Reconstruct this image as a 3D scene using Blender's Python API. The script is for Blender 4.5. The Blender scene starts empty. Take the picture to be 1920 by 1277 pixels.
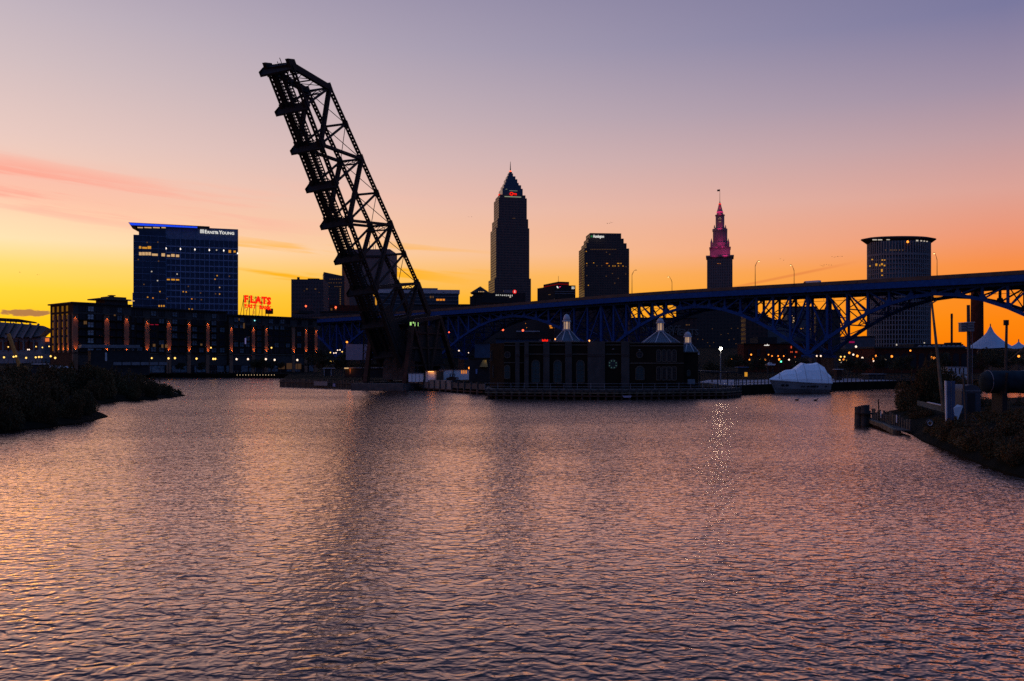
import bpy, math, random
import numpy as np
from mathutils import Vector, Matrix
random.seed(7); rng = np.random.default_rng(11)
R = math.radians
sc = bpy.context.scene
col = sc.collection

# ------------------------------------------------------------------ camera
FPX = 1663.0          # focal length in pixels of a 1920-wide picture
EYE = 6.0             # metres above the water
HOR = 681.0           # row of the horizon
cam = bpy.data.cameras.new('camera')
camo = bpy.data.objects.new('camera', cam); col.objects.link(camo)
camo.location = (0, 0, EYE); camo.rotation_euler = (R(90), 0, 0)
cam.sensor_width = 36; cam.lens = 36 * FPX / 1920
cam.shift_y = (HOR - 638.5) / 1920
cam.clip_start = 0.5; cam.clip_end = 60000
sc.camera = camo

# ------------------------------------------------------------------ light, sky, exposure
SUN_AZ = -33.0        # degrees from the view axis, left is negative
sun = bpy.data.lights.new('sun', 'SUN'); suno = bpy.data.objects.new('sun', sun); col.objects.link(suno)
sun.energy = 0.05; sun.angle = R(14); sun.color = (1.0, 0.50, 0.18)
_el = R(2.0); _az = R(SUN_AZ)
_d = Vector((math.sin(_az) * math.cos(_el), math.cos(_az) * math.cos(_el), math.sin(_el)))
suno.rotation_euler = (-_d).to_track_quat('-Z', 'Y').to_euler()
sc.view_settings.view_transform = 'Standard'; sc.view_settings.look = 'None'
sc.view_settings.exposure = 0.0; sc.view_settings.gamma = 1.0
sc.view_settings.use_curve_mapping = False

def lin(c):
    return tuple(((x / 255) / 12.92 if x / 255 <= 0.04045 else ((x / 255 + 0.055) / 1.055) ** 2.4) for x in c)

world = bpy.data.worlds.new('World'); sc.world = world; world.use_nodes = True
wn = world.node_tree.nodes; wl = world.node_tree.links; wn.clear()
def N(tree, t, **k):
    n = tree.nodes.new(t)
    for a, b in k.items(): setattr(n, a, b)
    return n
def wmath(op, a, b=None, c=None, clamp=False):
    n = wn.new('ShaderNodeMath'); n.operation = op; n.use_clamp = clamp
    for i, v in enumerate((a, b, c)):
        if v is None: continue
        if isinstance(v, (int, float)): n.inputs[i].default_value = v
        else: wl.new(v, n.inputs[i])
    return n.outputs[0]
def wrange(v, a, b, c=0.0, d=1.0, smooth=True):
    n = wn.new('ShaderNodeMapRange'); n.interpolation_type = 'SMOOTHSTEP' if smooth else 'LINEAR'
    wl.new(v, n.inputs['Value'])
    for k, x in zip(('From Min', 'From Max', 'To Min', 'To Max'), (a, b, c, d)): n.inputs[k].default_value = x
    return n.outputs['Result']
def wramp(v, stops):
    n = wn.new('ShaderNodeValToRGB'); cr = n.color_ramp; cr.interpolation = 'EASE'
    cr.interpolation = 'LINEAR'
    while len(cr.elements) > 1: cr.elements.remove(cr.elements[-1])
    first = True
    for p, c in stops:
        e = cr.elements[0] if first else cr.elements.new(p / 40.0)
        e.position = min(1, p / 40.0); e.color = (*lin(c), 1); first = False
    wl.new(v, n.inputs['Fac']); return n.outputs['Color']
def wmix(f, a, b, mode='MIX'):
    n = wn.new('ShaderNodeMix'); n.data_type = 'RGBA'; n.blend_type = mode; n.clamp_result = False
    if isinstance(f, (int, float)): n.inputs[0].default_value = f
    else: wl.new(f, n.inputs[0])
    for i, v in ((6, a), (7, b)):
        if isinstance(v, tuple): n.inputs[i].default_value = (*v, 1)
        else: wl.new(v, n.inputs[i])
    return n.outputs[2]
tc = wn.new('ShaderNodeTexCoord'); sx = wn.new('ShaderNodeSeparateXYZ'); wl.new(tc.outputs['Generated'], sx.inputs[0])
gx, gy, gz = sx.outputs
elev = wmath('MULTIPLY', wmath('ARCSINE', gz), 180 / math.pi)          # degrees
azim = wmath('MULTIPLY', wmath('ARCTAN2', gx, gy), 180 / math.pi)      # degrees, + to the right
hl = wmath('SQRT', wmath('ADD', wmath('MULTIPLY', gx, gx), wmath('ADD', wmath('MULTIPLY', gy, gy), 1e-6)))
cosd = wmath('DIVIDE', wmath('ADD', wmath('MULTIPLY', gx, math.sin(_az)), wmath('MULTIPLY', gy, math.cos(_az))), hl)
delta = wmath('MULTIPLY', wmath('ARCCOSINE', wmath('MAXIMUM', wmath('MINIMUM', cosd, 1.0), -1.0)), 180 / math.pi)
ef = wmath('DIVIDE', wmath('MAXIMUM', elev, 0.0), 40.0, clamp=True)
glow = wramp(ef, [(0, (255, 168, 0)), (2.4, (255, 198, 8)), (4.2, (255, 212, 60)), (5.6, (255, 217, 112)), (7.0, (255, 225, 178)),
                  (8.5, (253, 214, 178)), (10.5, (244, 205, 186)), (12.8, (230, 200, 192)), (16.8, (208, 189, 192)),
                  (19.5, (194, 180, 190)), (24, (166, 156, 178)), (32, (124, 120, 158)), (40, (86, 110, 172))])
side = wramp(ef, [(0, (252, 118, 0)), (2.4, (253, 133, 12)), (4.0, (252, 138, 34)), (5.7, (248, 142, 70)), (7.4, (237, 150, 116)), (9.8, (220, 162, 150)),
                  (12.7, (190, 156, 162)), (15.4, (160, 143, 164)), (19.5, (122, 120, 158)), (26, (102, 102, 144)), (40, (82, 110, 174))])
back = wramp(ef, [(0, (30, 36, 60)), (8, (34, 46, 84)), (20, (48, 72, 126)), (40, (80, 118, 192))])
f1 = wrange(delta, 3, 62, smooth=False)
f2 = wrange(delta, 62, 135)
sky = wmix(f2, wmix(f1, glow, side), back)
# thin streaks of cloud, low on the glow side
def wnoise(vec, scale, detail=4, rough=0.5):
    n = wn.new('ShaderNodeTexNoise'); n.inputs['Scale'].default_value = scale; n.inputs['Detail'].default_value = detail
    n.inputs['Roughness'].default_value = rough; wl.new(vec, n.inputs['Vector']); return n.outputs['Fac']
cv = wn.new('ShaderNodeCombineXYZ')
tilt = wmath('ADD', elev, wmath('MULTIPLY', azim, 0.09))
wl.new(wmath('MULTIPLY', azim, 0.055), cv.inputs[0]); wl.new(wmath('MULTIPLY', tilt, 0.95), cv.inputs[1])
cn = wnoise(cv.outputs[0], 1.0, 7, 0.6)
streak = wrange(cn, 0.44, 0.60)
near_sun = wrange(delta, 2, 34, 1.0, 0.0)
m_pink = wmath('MULTIPLY', wmath('MULTIPLY', wrange(elev, 7.4, 9.0), wrange(elev, 12.0, 9.6)), near_sun)
band = wmath('MULTIPLY', wrange(tilt, 5.4, 7.2), wrange(tilt, 9.6, 7.8))
m_pink2 = wmath('MULTIPLY', wmath('MULTIPLY', band, wrange(delta, 3, 24, 1.0, 0.0)), wmath('ADD', wmath('MULTIPLY', streak, 0.6), 0.4))
sky = wmix(wmath('MULTIPLY', wmath('MULTIPLY', m_pink, streak), 0.8), sky, lin((250, 190, 168)))
sky = wmix(m_pink2, sky, lin((250, 164, 146)))
m_gold = wmath('MULTIPLY', wmath('MULTIPLY', wrange(elev, 4.6, 5.6), wrange(elev, 8.2, 6.6)), wmath('MULTIPLY', wrange(delta, 9, 16), wrange(delta, 34, 24)))
cv2 = wn.new('ShaderNodeCombineXYZ')
wl.new(wmath('MULTIPLY', azim, 0.09), cv2.inputs[0]); wl.new(wmath('MULTIPLY', tilt, 1.35), cv2.inputs[1])
cn2 = wnoise(cv2.outputs[0], 1.0, 4, 0.5)
sky = wmix(wmath('MULTIPLY', m_gold, wrange(cn2, 0.5, 0.62)), sky, lin((255, 178, 18)))
# one small dusky cloud low in the glow and a thin dusky line on the far side
dx = wmath('DIVIDE', wmath('ADD', azim, 28.7), 1.35); dy = wmath('DIVIDE', wmath('SUBTRACT', elev, 2.86), 0.22)
cv3 = wn.new('ShaderNodeCombineXYZ'); wl.new(azim, cv3.inputs[0]); wl.new(wmath('MULTIPLY', elev, 2.2), cv3.inputs[1])
rr = wmath('ADD', wmath('ADD', wmath('MULTIPLY', dx, dx), wmath('MULTIPLY', dy, dy)), wmath('MULTIPLY', wmath('SUBTRACT', wnoise(cv3.outputs[0], 1.6, 5), 0.5), 3.2))
sky = wmix(wmath('MULTIPLY', wrange(rr, 1.1, 0.5), 0.85), sky, lin((132, 84, 76)))
ln = wmath('SUBTRACT', elev, wmath('ADD', 4.65, wmath('MULTIPLY', wmath('SUBTRACT', azim, 13.5), 0.185)))
lm = wmath('MULTIPLY', wrange(wmath('ABSOLUTE', ln), 0.13, 0.02), wmath('MULTIPLY', wrange(azim, 13.2, 15), wrange(azim, 22, 18)))
sky = wmix(wmath('MULTIPLY', lm, 0.35), sky, lin((205, 95, 60)))
# physical twilight sky underneath, faint
nish = wn.new('ShaderNodeTexSky'); nish.sky_type = 'NISHITA'; nish.sun_disc = False
nish.sun_elevation = _el; nish.sun_rotation = _az; nish.air_density = 1.0; nish.dust_density = 1.0
bg1 = wn.new('ShaderNodeBackground'); wl.new(sky, bg1.inputs[0]); bg1.inputs[1].default_value = 1.0
bg2 = wn.new('ShaderNodeBackground'); wl.new(nish.outputs[0], bg2.inputs[0]); bg2.inputs[1].default_value = 0.004
ad = wn.new('ShaderNodeAddShader'); wl.new(bg1.outputs[0], ad.inputs[0]); wl.new(bg2.outputs[0], ad.inputs[1])
wo = wn.new('ShaderNodeOutputWorld'); wl.new(ad.outputs[0], wo.inputs[0])

sc.cycles.max_bounces = 6; sc.cycles.diffuse_bounces = 2; sc.cycles.glossy_bounces = 3
sc.cycles.transparent_max_bounces = 6; sc.cycles.sample_clamp_indirect = 6.0
sc.cycles.use_denoising = False

# ------------------------------------------------------------------ helpers
ORIG = {}
def at(px, py, Y):
    return Vector(((px - 960) / FPX * Y, Y, EYE + (HOR - py) / FPX * Y))
def xat(px, Y): return (px - 960) / FPX * Y
def zat(py, Y): return EYE + (HOR - py) / FPX * Y
def wd(py): return EYE * FPX / (py - HOR)          # distance of a point of the water surface

def mat(name, c, rough=0.7, metal=0.0, var=0.25, scale=0.6, bump=0.0, bscale=6.0, spec=None):
    m = bpy.data.materials.new(name); m.use_nodes = True; t = m.node_tree; b = t.nodes['Principled BSDF']
    b.inputs['Roughness'].default_value = rough; b.inputs['Metallic'].default_value = metal
    if spec is not None: b.inputs['Specular IOR Level'].default_value = spec
    g = t.nodes.new('ShaderNodeTexCoord'); n = t.nodes.new('ShaderNodeTexNoise')
    n.inputs['Scale'].default_value = scale; n.inputs['Detail'].default_value = 6
    t.links.new(g.outputs['Object'], n.inputs['Vector'])
    r = t.nodes.new('ShaderNodeMapRange'); r.inputs['From Min'].default_value = 0.3; r.inputs['From Max'].default_value = 0.7
    r.inputs['To Min'].default_value = 1 - var; r.inputs['To Max'].default_value = 1 + var
    t.links.new(n.outputs['Fac'], r.inputs['Value'])
    x = t.nodes.new('ShaderNodeVectorMath'); x.operation = 'SCALE'; x.inputs[0].default_value = c[:3]
    t.links.new(r.outputs[0], x.inputs['Scale']); t.links.new(x.outputs[0], b.inputs['Base Color'])
    if bump:
        n2 = t.nodes.new('ShaderNodeTexNoise'); n2.inputs['Scale'].default_value = bscale; n2.inputs['Detail'].default_value = 4
        t.links.new(g.outputs['Object'], n2.inputs['Vector'])
        bp = t.nodes.new('ShaderNodeBump'); bp.inputs['Strength'].default_value = bump; bp.inputs['Distance'].default_value = 0.05
        t.links.new(n2.outputs['Fac'], bp.inputs['Height']); t.links.new(bp.outputs[0], b.inputs['Normal'])
    return m
def emi(name, c, s):
    m = bpy.data.materials.new(name); m.use_nodes = True; t = m.node_tree; t.nodes.clear()
    e = t.nodes.new('ShaderNodeEmission'); o = t.nodes.new('ShaderNodeOutputMaterial')
    g = t.nodes.new('ShaderNodeTexCoord'); n = t.nodes.new('ShaderNodeTexNoise'); n.inputs['Scale'].default_value = 2.0
    t.links.new(g.outputs['Object'], n.inputs['Vector'])
    r = t.nodes.new('ShaderNodeMapRange'); r.inputs['To Min'].default_value = s * 0.6; r.inputs['To Max'].default_value = s * 1.4
    t.links.new(n.outputs['Fac'], r.inputs['Value']); t.links.new(r.outputs[0], e.inputs['Strength'])
    e.inputs['Color'].default_value = (*c, 1); t.links.new(e.outputs[0], o.inputs['Surface']); return m
def grid_mat(name, wall, glass, pw, ph, fw=0.45, fh=0.5, rough=0.35):
    """far facade: rows of windows too small to pick apart, in metres of the building's own axes"""
    m = bpy.data.materials.new(name); m.use_nodes = True; t = m.node_tree; b = t.nodes['Principled BSDF']
    g = t.nodes.new('ShaderNodeTexCoord'); s = t.nodes.new('ShaderNodeSeparateXYZ'); t.links.new(g.outputs['Object'], s.inputs[0])
    def mm(op, a, b_=None):
        n = t.nodes.new('ShaderNodeMath'); n.operation = op
        for i, v in enumerate((a, b_)):
            if v is None: continue
            if isinstance(v, (int, float)): n.inputs[i].default_value = v
            else: t.links.new(v, n.inputs[i])
        return n.outputs[0]
    h = mm('FRACT', mm('DIVIDE', mm('ADD', s.outputs[0], s.outputs[1]), pw)); v = mm('FRACT', mm('DIVIDE', s.outputs[2], ph))
    k = mm('MULTIPLY', mm('LESS_THAN', h, fw), mm('LESS_THAN', v, fh))
    n = t.nodes.new('ShaderNodeTexNoise'); n.inputs['Scale'].default_value = 0.15; n.inputs['Detail'].default_value = 5
    t.links.new(g.outputs['Object'], n.inputs['Vector'])
    r = t.nodes.new('ShaderNodeMapRange'); r.inputs['To Min'].default_value = 0.7; r.inputs['To Max'].default_value = 1.3
    t.links.new(n.outputs['Fac'], r.inputs['Value'])
    mx = t.nodes.new('ShaderNodeMix'); mx.data_type = 'RGBA'; t.links.new(k, mx.inputs[0])
    mx.inputs[6].default_value = (*wall, 1); mx.inputs[7].default_value = (*glass, 1)
    x = t.nodes.new('ShaderNodeVectorMath'); x.operation = 'SCALE'; t.links.new(mx.outputs[2], x.inputs[0]); t.links.new(r.outputs[0], x.inputs['Scale'])
    t.links.new(x.outputs[0], b.inputs['Base Color'])
    q = t.nodes.new('ShaderNodeMapRange'); t.links.new(k, q.inputs['Value']); q.inputs['To Min'].default_value = 0.8; q.inputs['To Max'].default_value = rough
    t.links.new(q.outputs[0], b.inputs['Roughness'])
    return m

class MB:
    def __init__(s): s.v = []; s.f = []
    def add(s, vs, fs):
        o = len(s.v); s.v += [tuple(v) for v in vs]; s.f += [tuple(i + o for i in f) for f in fs]; return s
    def obox(s, c, a, b, d):
        c = Vector(c); a = Vector(a); b = Vector(b); d = Vector(d)
        vs = [c + i * a + j * b + k * d for i in (-1, 1) for j in (-1, 1) for k in (-1, 1)]
        fs = [(0, 1, 3, 2), (4, 6, 7, 5), (0, 4, 5, 1), (2, 3, 7, 6), (0, 2, 6, 4), (1, 5, 7, 3)]
        if a.cross(b).dot(d) < 0: fs = [f[::-1] for f in fs]
        return s.add(vs, fs)
    def box(s, x0, x1, y0, y1, z0, z1):
        return s.obox(((x0 + x1) / 2, (y0 + y1) / 2, (z0 + z1) / 2), ((x1 - x0) / 2, 0, 0), (0, (y1 - y0) / 2, 0), (0, 0, (z1 - z0) / 2))
    def bar(s, p, q, w, h, up=(0, 0, 1)):
        p = Vector(p); q = Vector(q); d = q - p; L = d.length
        if L < 1e-6: return s
        d /= L; a = d.cross(Vector(up))
        if a.length < 1e-3: a = d.cross(Vector((1, 0, 0)))
        a.normalize(); b = a.cross(d)
        return s.obox((p + q) / 2, d * L / 2, a * w / 2, b * h / 2)
    def tube(s, pts, r, n=8, cap=True):
        pts = [Vector(p) for p in pts]; rs = r if isinstance(r, (list, tuple)) else [r] * len(pts)
        o = len(s.v); ref = Vector((0, 0, 1))
        for i, p in enumerate(pts):
            d = (pts[min(i + 1, len(pts) - 1)] - pts[max(i - 1, 0)]).normalized()
            a = d.cross(ref)
            if a.length < 1e-2: a = d.cross(Vector((0, 1, 0)))
            a.normalize(); b = a.cross(d)
            for k in range(n):
                t = 2 * math.pi * k / n; s.v.append(tuple(p + rs[i] * (math.cos(t) * a + math.sin(t) * b)))
        for i in range(len(pts) - 1):
            for k in range(n):
                k2 = (k + 1) % n
                s.f.append((o + i * n + k, o + (i + 1) * n + k, o + (i + 1) * n + k2, o + i * n + k2))
        if cap:
            s.f.append(tuple(o + k for k in range(n))); s.f.append(tuple(o + (len(pts) - 1) * n + k for k in reversed(range(n))))
        return s
    def lathe(s, c, prof, n=16, ex=1.0, ey=1.0, rot=0.0):
        c = Vector(c); o = len(s.v)
        for r, z in prof:
            for k in range(n):
                t = 2 * math.pi * k / n + rot; s.v.append((c.x + r * ex * math.cos(t), c.y + r * ey * math.sin(t), c.z + z))
        for i in range(len(prof) - 1):
            for k in range(n):
                k2 = (k + 1) % n; s.f.append((o + i * n + k, o + i * n + k2, o + (i + 1) * n + k2, o + (i + 1) * n + k))
        s.f.append(tuple(o + k for k in reversed(range(n)))); s.f.append(tuple(o + (len(prof) - 1) * n + k for k in range(n)))
        return s
    def prism(s, poly, d):
        poly = [Vector(p) for p in poly]; d = Vector(d); n = len(poly); o = len(s.v)
        s.v += [tuple(p) for p in poly] + [tuple(p + d) for p in poly]
        s.f.append(tuple(o + i for i in reversed(range(n)))); s.f.append(tuple(o + n + i for i in range(n)))
        for i in range(n):
            j = (i + 1) % n; s.f.append((o + i, o + j, o + n + j, o + n + i))
        return s
    def build(s, name, m, parent=None, smooth=False, kind=None):
        off = ORIG.get(parent, Vector()) if parent is not None else Vector()
        me = bpy.data.meshes.new(name)
        vs = np.array(s.v, dtype=float) - np.array(off) if s.v else []
        me.from_pydata([tuple(v) for v in vs], [], s.f)
        if smooth: me.polygons.foreach_set('use_smooth', [True] * len(me.polygons))
        me.materials.append(m)
        o = bpy.data.objects.new(name, me); col.objects.link(o)
        if parent is not None: o.parent = parent
        ORIG[o] = Vector(off)
        if kind: o['kind'] = kind
        return o
def tag(o, label=None, cat=None, group=None, kind=None):
    for k, v in (('label', label), ('category', cat), ('group', group), ('kind', kind)):
        if v: o[k] = v
    return o
def thing(name, label, cat, loc=(0, 0, 0), group=None):
    o = bpy.data.objects.new(name, None); col.objects.link(o); o.location = loc; o.empty_display_size = 0.3
    ORIG[o] = Vector(loc); return tag(o, label, cat, group)
def piece(name, me, parent, loc, rot=None):
    """one more object that shares mesh data; loc in world metres"""
    o = bpy.data.objects.new(name, me); col.objects.link(o)
    if parent is not None: o.parent = parent
    o.location = Vector(loc) - ORIG.get(parent, Vector()); ORIG[o] = Vector(loc)
    if rot: o.rotation_euler = rot
    return o
def copy_tree(o, parent=None):
    c = o.copy(); col.objects.link(c); c.parent = parent
    if parent is not None: c.matrix_parent_inverse = o.matrix_parent_inverse.copy()
    for ch in list(o.children): copy_tree(ch, c)
    return c
def text(s, size, m, parent, loc, ang=0.0, name='lettering', ext=0.05, align='LEFT', sx=1.0, bold=0.02):
    cu = bpy.data.curves.new(name, 'FONT'); cu.body = s; cu.size = size; cu.extrude = ext; cu.align_x = align; cu.resolution_u = 2; cu.offset = bold * size
    to = bpy.data.objects.new(name, cu); col.objects.link(to)
    bpy.context.view_layer.update()
    me = bpy.data.meshes.new_from_object(to.evaluated_get(bpy.context.evaluated_depsgraph_get()))
    bpy.data.objects.remove(to); bpy.data.curves.remove(cu); me.name = name
    me.materials.clear(); me.materials.append(m)
    o = piece(name, me, parent, loc, (R(90), 0, ang)); o.scale = (sx, 1, 1); return o

class Fr:
    """upright facade plane: starts under pixel column px0 at distance Y0, runs at angle deg (plan), outward normal towards the camera"""
    def __init__(s, px0, Y0, deg=0.0):
        s.p = Vector((xat(px0, Y0), Y0, 0)); s.d = Vector((math.cos(R(deg)), math.sin(R(deg)), 0)); s.n = Vector((s.d.y, -s.d.x, 0)); s.a = R(deg)
    def u(s, px):
        k = (px - 960) / FPX; return (k * s.p.y - s.p.x) / (s.d.x - k * s.d.y)
    def Y(s, px): return s.p.y + s.u(px) * s.d.y
    def z(s, px, py): return zat(py, s.Y(px))
    def P(s, u, z, n=0.0): q = s.p + s.d * u + s.n * n; return Vector((q.x, q.y, z))
    def box(s, mb, u0, u1, z0, z1, n0, n1):
        return mb.obox(s.P((u0 + u1) / 2, (z0 + z1) / 2, (n0 + n1) / 2), s.d * (u1 - u0) / 2, s.n * (n1 - n0) / 2, Vector((0, 0, (z1 - z0) / 2)))
    def pbox(s, mb, px0, px1, py0, py1, n0, n1):
        c = (px0 + px1) / 2
        return s.box(mb, s.u(px0), s.u(px1), s.z(c, py1), s.z(c, py0), n0, n1)
ORD = ['first', 'second', 'third', 'fourth', 'fifth', 'sixth', 'seventh', 'eighth', 'ninth', 'tenth', 'eleventh', 'twelfth', 'thirteenth',
       'fourteenth', 'fifteenth', 'sixteenth', 'seventeenth', 'eighteenth', 'nineteenth', 'twentieth']

# ------------------------------------------------------------------ materials
M = {}
M['steel'] = mat('blackened_steel', (0.022, 0.018, 0.016), 0.75, 0.0, 0.35, 1.5, spec=0.2)
M['rust'] = mat('rusty_steel', (0.06, 0.028, 0.018), 0.85, 0.0, 0.4, 1.2, spec=0.2)
M['blue'] = mat('blue_paint', (0.008, 0.055, 0.22), 0.7, 0.0, 0.2, 0.8, spec=0.08)
M['parapet'] = mat('bridge_concrete', (0.10, 0.075, 0.06), 0.9, 0.0, 0.2, 0.4, spec=0.1)
M['under'] = mat('deck_underside', (0.03, 0.03, 0.035), 0.85)
M['asphalt'] = mat('asphalt', (0.05, 0.05, 0.05), 0.9)
M['concrete'] = mat('concrete', (0.16, 0.15, 0.14), 0.85, 0, 0.3, 0.7, 0.4)
M['dark_concrete'] = mat('stained_concrete', (0.07, 0.06, 0.055), 0.9, 0, 0.4, 0.8, 0.4)
M['timber'] = mat('wet_timber', (0.045, 0.035, 0.028), 0.8, 0, 0.5, 1.5, 0.5)
M['pale_timber'] = mat('weathered_timber', (0.13, 0.10, 0.065), 0.85, 0, 0.5, 1.5, 0.5, spec=0.1)
M['brick'] = mat('dark_brick', (0.042, 0.024, 0.018), 0.95, 0, 0.3, 0.8, 0.3, spec=0.1)
M['red_brick'] = mat('red_brick', (0.085, 0.024, 0.015), 0.95, 0, 0.3, 0.6, 0.3, spec=0.1)
M['pier_brick'] = mat('pier_brick', (0.22, 0.11, 0.06), 0.9, 0, 0.25, 0.8)
M['stucco'] = mat('brown_stucco', (0.017, 0.012, 0.008), 0.95, 0, 0.2, 0.7, spec=0.1)
M['trim'] = mat('pale_trim', (0.085, 0.072, 0.055), 0.9, 0, 0.15, 0.8, spec=0.1)
M['stone'] = mat('grey_stone', (0.062, 0.056, 0.052), 0.95, 0, 0.2, 0.9, spec=0.1)
M['grey'] = mat('grey_panel', (0.14, 0.14, 0.15), 0.7)
M['dgrey'] = mat('dark_panel', (0.028, 0.027, 0.027), 0.85, spec=0.15)
M['white'] = mat('white_paint', (0.72, 0.70, 0.68), 0.6, 0, 0.1)
M['offwhite'] = mat('dirty_white', (0.42, 0.41, 0.41), 0.7, 0, 0.2)
M['roofmetal'] = mat('seamed_roof_metal', (0.075, 0.095, 0.12), 0.55, 0.2, 0.15)
M['cupola'] = mat('cupola_paint', (0.36, 0.36, 0.38), 0.6)
M['glass'] = mat('dark_glass', (0.008, 0.012, 0.018), 0.08, 0, 0.1, 0.3, spec=0.7)
M['bglass'] = mat('blue_glass', (0.020, 0.048, 0.10), 0.12, 0.4, 0.25, 0.15, spec=0.8)
M['gglass'] = mat('green_glass', (0.02, 0.05, 0.055), 0.15, 0.1, 0.3, 0.5, spec=0.8)
M['blind'] = mat('window_blind', (0.34, 0.36, 0.36), 0.6, 0, 0.25, 0.9)
M['curtain'] = mat('window_curtain', (0.10, 0.13, 0.15), 0.4, 0, 0.5, 0.9)
M['mullion'] = mat('blue_mullion', (0.16, 0.22, 0.36), 0.5)
M['facade'] = mat('tower_facade', (0.11, 0.14, 0.22), 0.6)
M['wrap'] = mat('shrink_wrap', (0.80, 0.82, 0.84), 0.45, 0, 0.06, 1.2, 0.35, 1.2)
M['hull'] = mat('boat_hull', (0.16, 0.155, 0.16), 0.35)
M['leaf'] = mat('leaf_olive', (0.060, 0.050, 0.020), 0.8, 0, 0.7, 0.35, spec=0.15)
M['leaf2'] = mat('leaf_rust', (0.105, 0.058, 0.020), 0.8, 0, 0.7, 0.35, spec=0.15)
M['leaf3'] = mat('leaf_dark', (0.030, 0.030, 0.016), 0.8, 0, 0.6, 0.35, spec=0.15)
M['bark'] = mat('bark', (0.05, 0.038, 0.028), 0.9, 0, 0.3, 3)
M['soil'] = mat('soil', (0.010, 0.009, 0.006), 1.0, 0, 0.4, 0.5, 0.8, 2, spec=0.03)
M['tank'] = mat('tank_paint', (0.013, 0.022, 0.028), 0.8, 0.0, 0.5, 1.2, spec=0.1)
M['rubber'] = mat('rubber', (0.02, 0.02, 0.02), 0.7)
M['tent'] = mat('tent_membrane', (0.36, 0.44, 0.52), 0.7, 0, 0.12, 0.2)
M['yellow'] = mat('crane_yellow', (0.45, 0.20, 0.03), 0.6)
M['bird'] = mat('bird_feathers', (0.03, 0.028, 0.026), 0.9)
E_ = {}
E_['warm'] = emi('lit_window_warm', (1.0, 0.30, 0.03), 0.75)
E_['gold'] = emi('lit_window_gold', (1.0, 0.42, 0.04), 0.62)
E_['pale'] = emi('lit_window_pale', (1.0, 0.60, 0.28), 0.60)
E_['dim'] = emi('lit_window_dim', (1.0, 0.50, 0.2), 0.10)
E_['globe'] = emi('globe_lamp', (1.0, 0.58, 0.13), 1.9)
E_['wglobe'] = emi('white_globe_lamp', (1.0, 0.72, 0.55), 1.6)
E_['orange'] = emi('sodium_lamp', (1.0, 0.27, 0.03), 2.4)
E_['flood'] = emi('flood_lamp', (1.0, 0.93, 0.74), 44)
E_['redneon'] = emi('red_neon', (1.0, 0.015, 0.004), 1.15)
E_['redlamp'] = emi('red_lamp', (1.0, 0.10, 0.04), 3.0)
E_['whitesign'] = emi('white_sign', (1.0, 0.97, 0.9), 0.85)
E_['bluestrip'] = emi('blue_strip', (0.015, 0.07, 0.95), 0.9)
E_['greensign'] = emi('green_sign', (0.05, 0.5, 0.15), 0.35)
E_['greenlamp'] = emi('greenish_lamp', (0.55, 1.0, 0.30), 0.8)
E_['cyanlamp'] = emi('cyan_lamp', (0.3, 0.9, 1.0), 1.5)
E_['crown'] = emi('crown_light', (0.75, 0.85, 0.6), 0.35)
E_['pink'] = emi('pink_lamp', (1.0, 0.05, 0.25), 1.0)
E_['cuplit'] = emi('lit_cupola_pane', (1.0, 0.62, 0.38), 0.62)
E_['wsoft'] = emi('soft_white_light', (1.0, 0.85, 0.7), 0.55)
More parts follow.
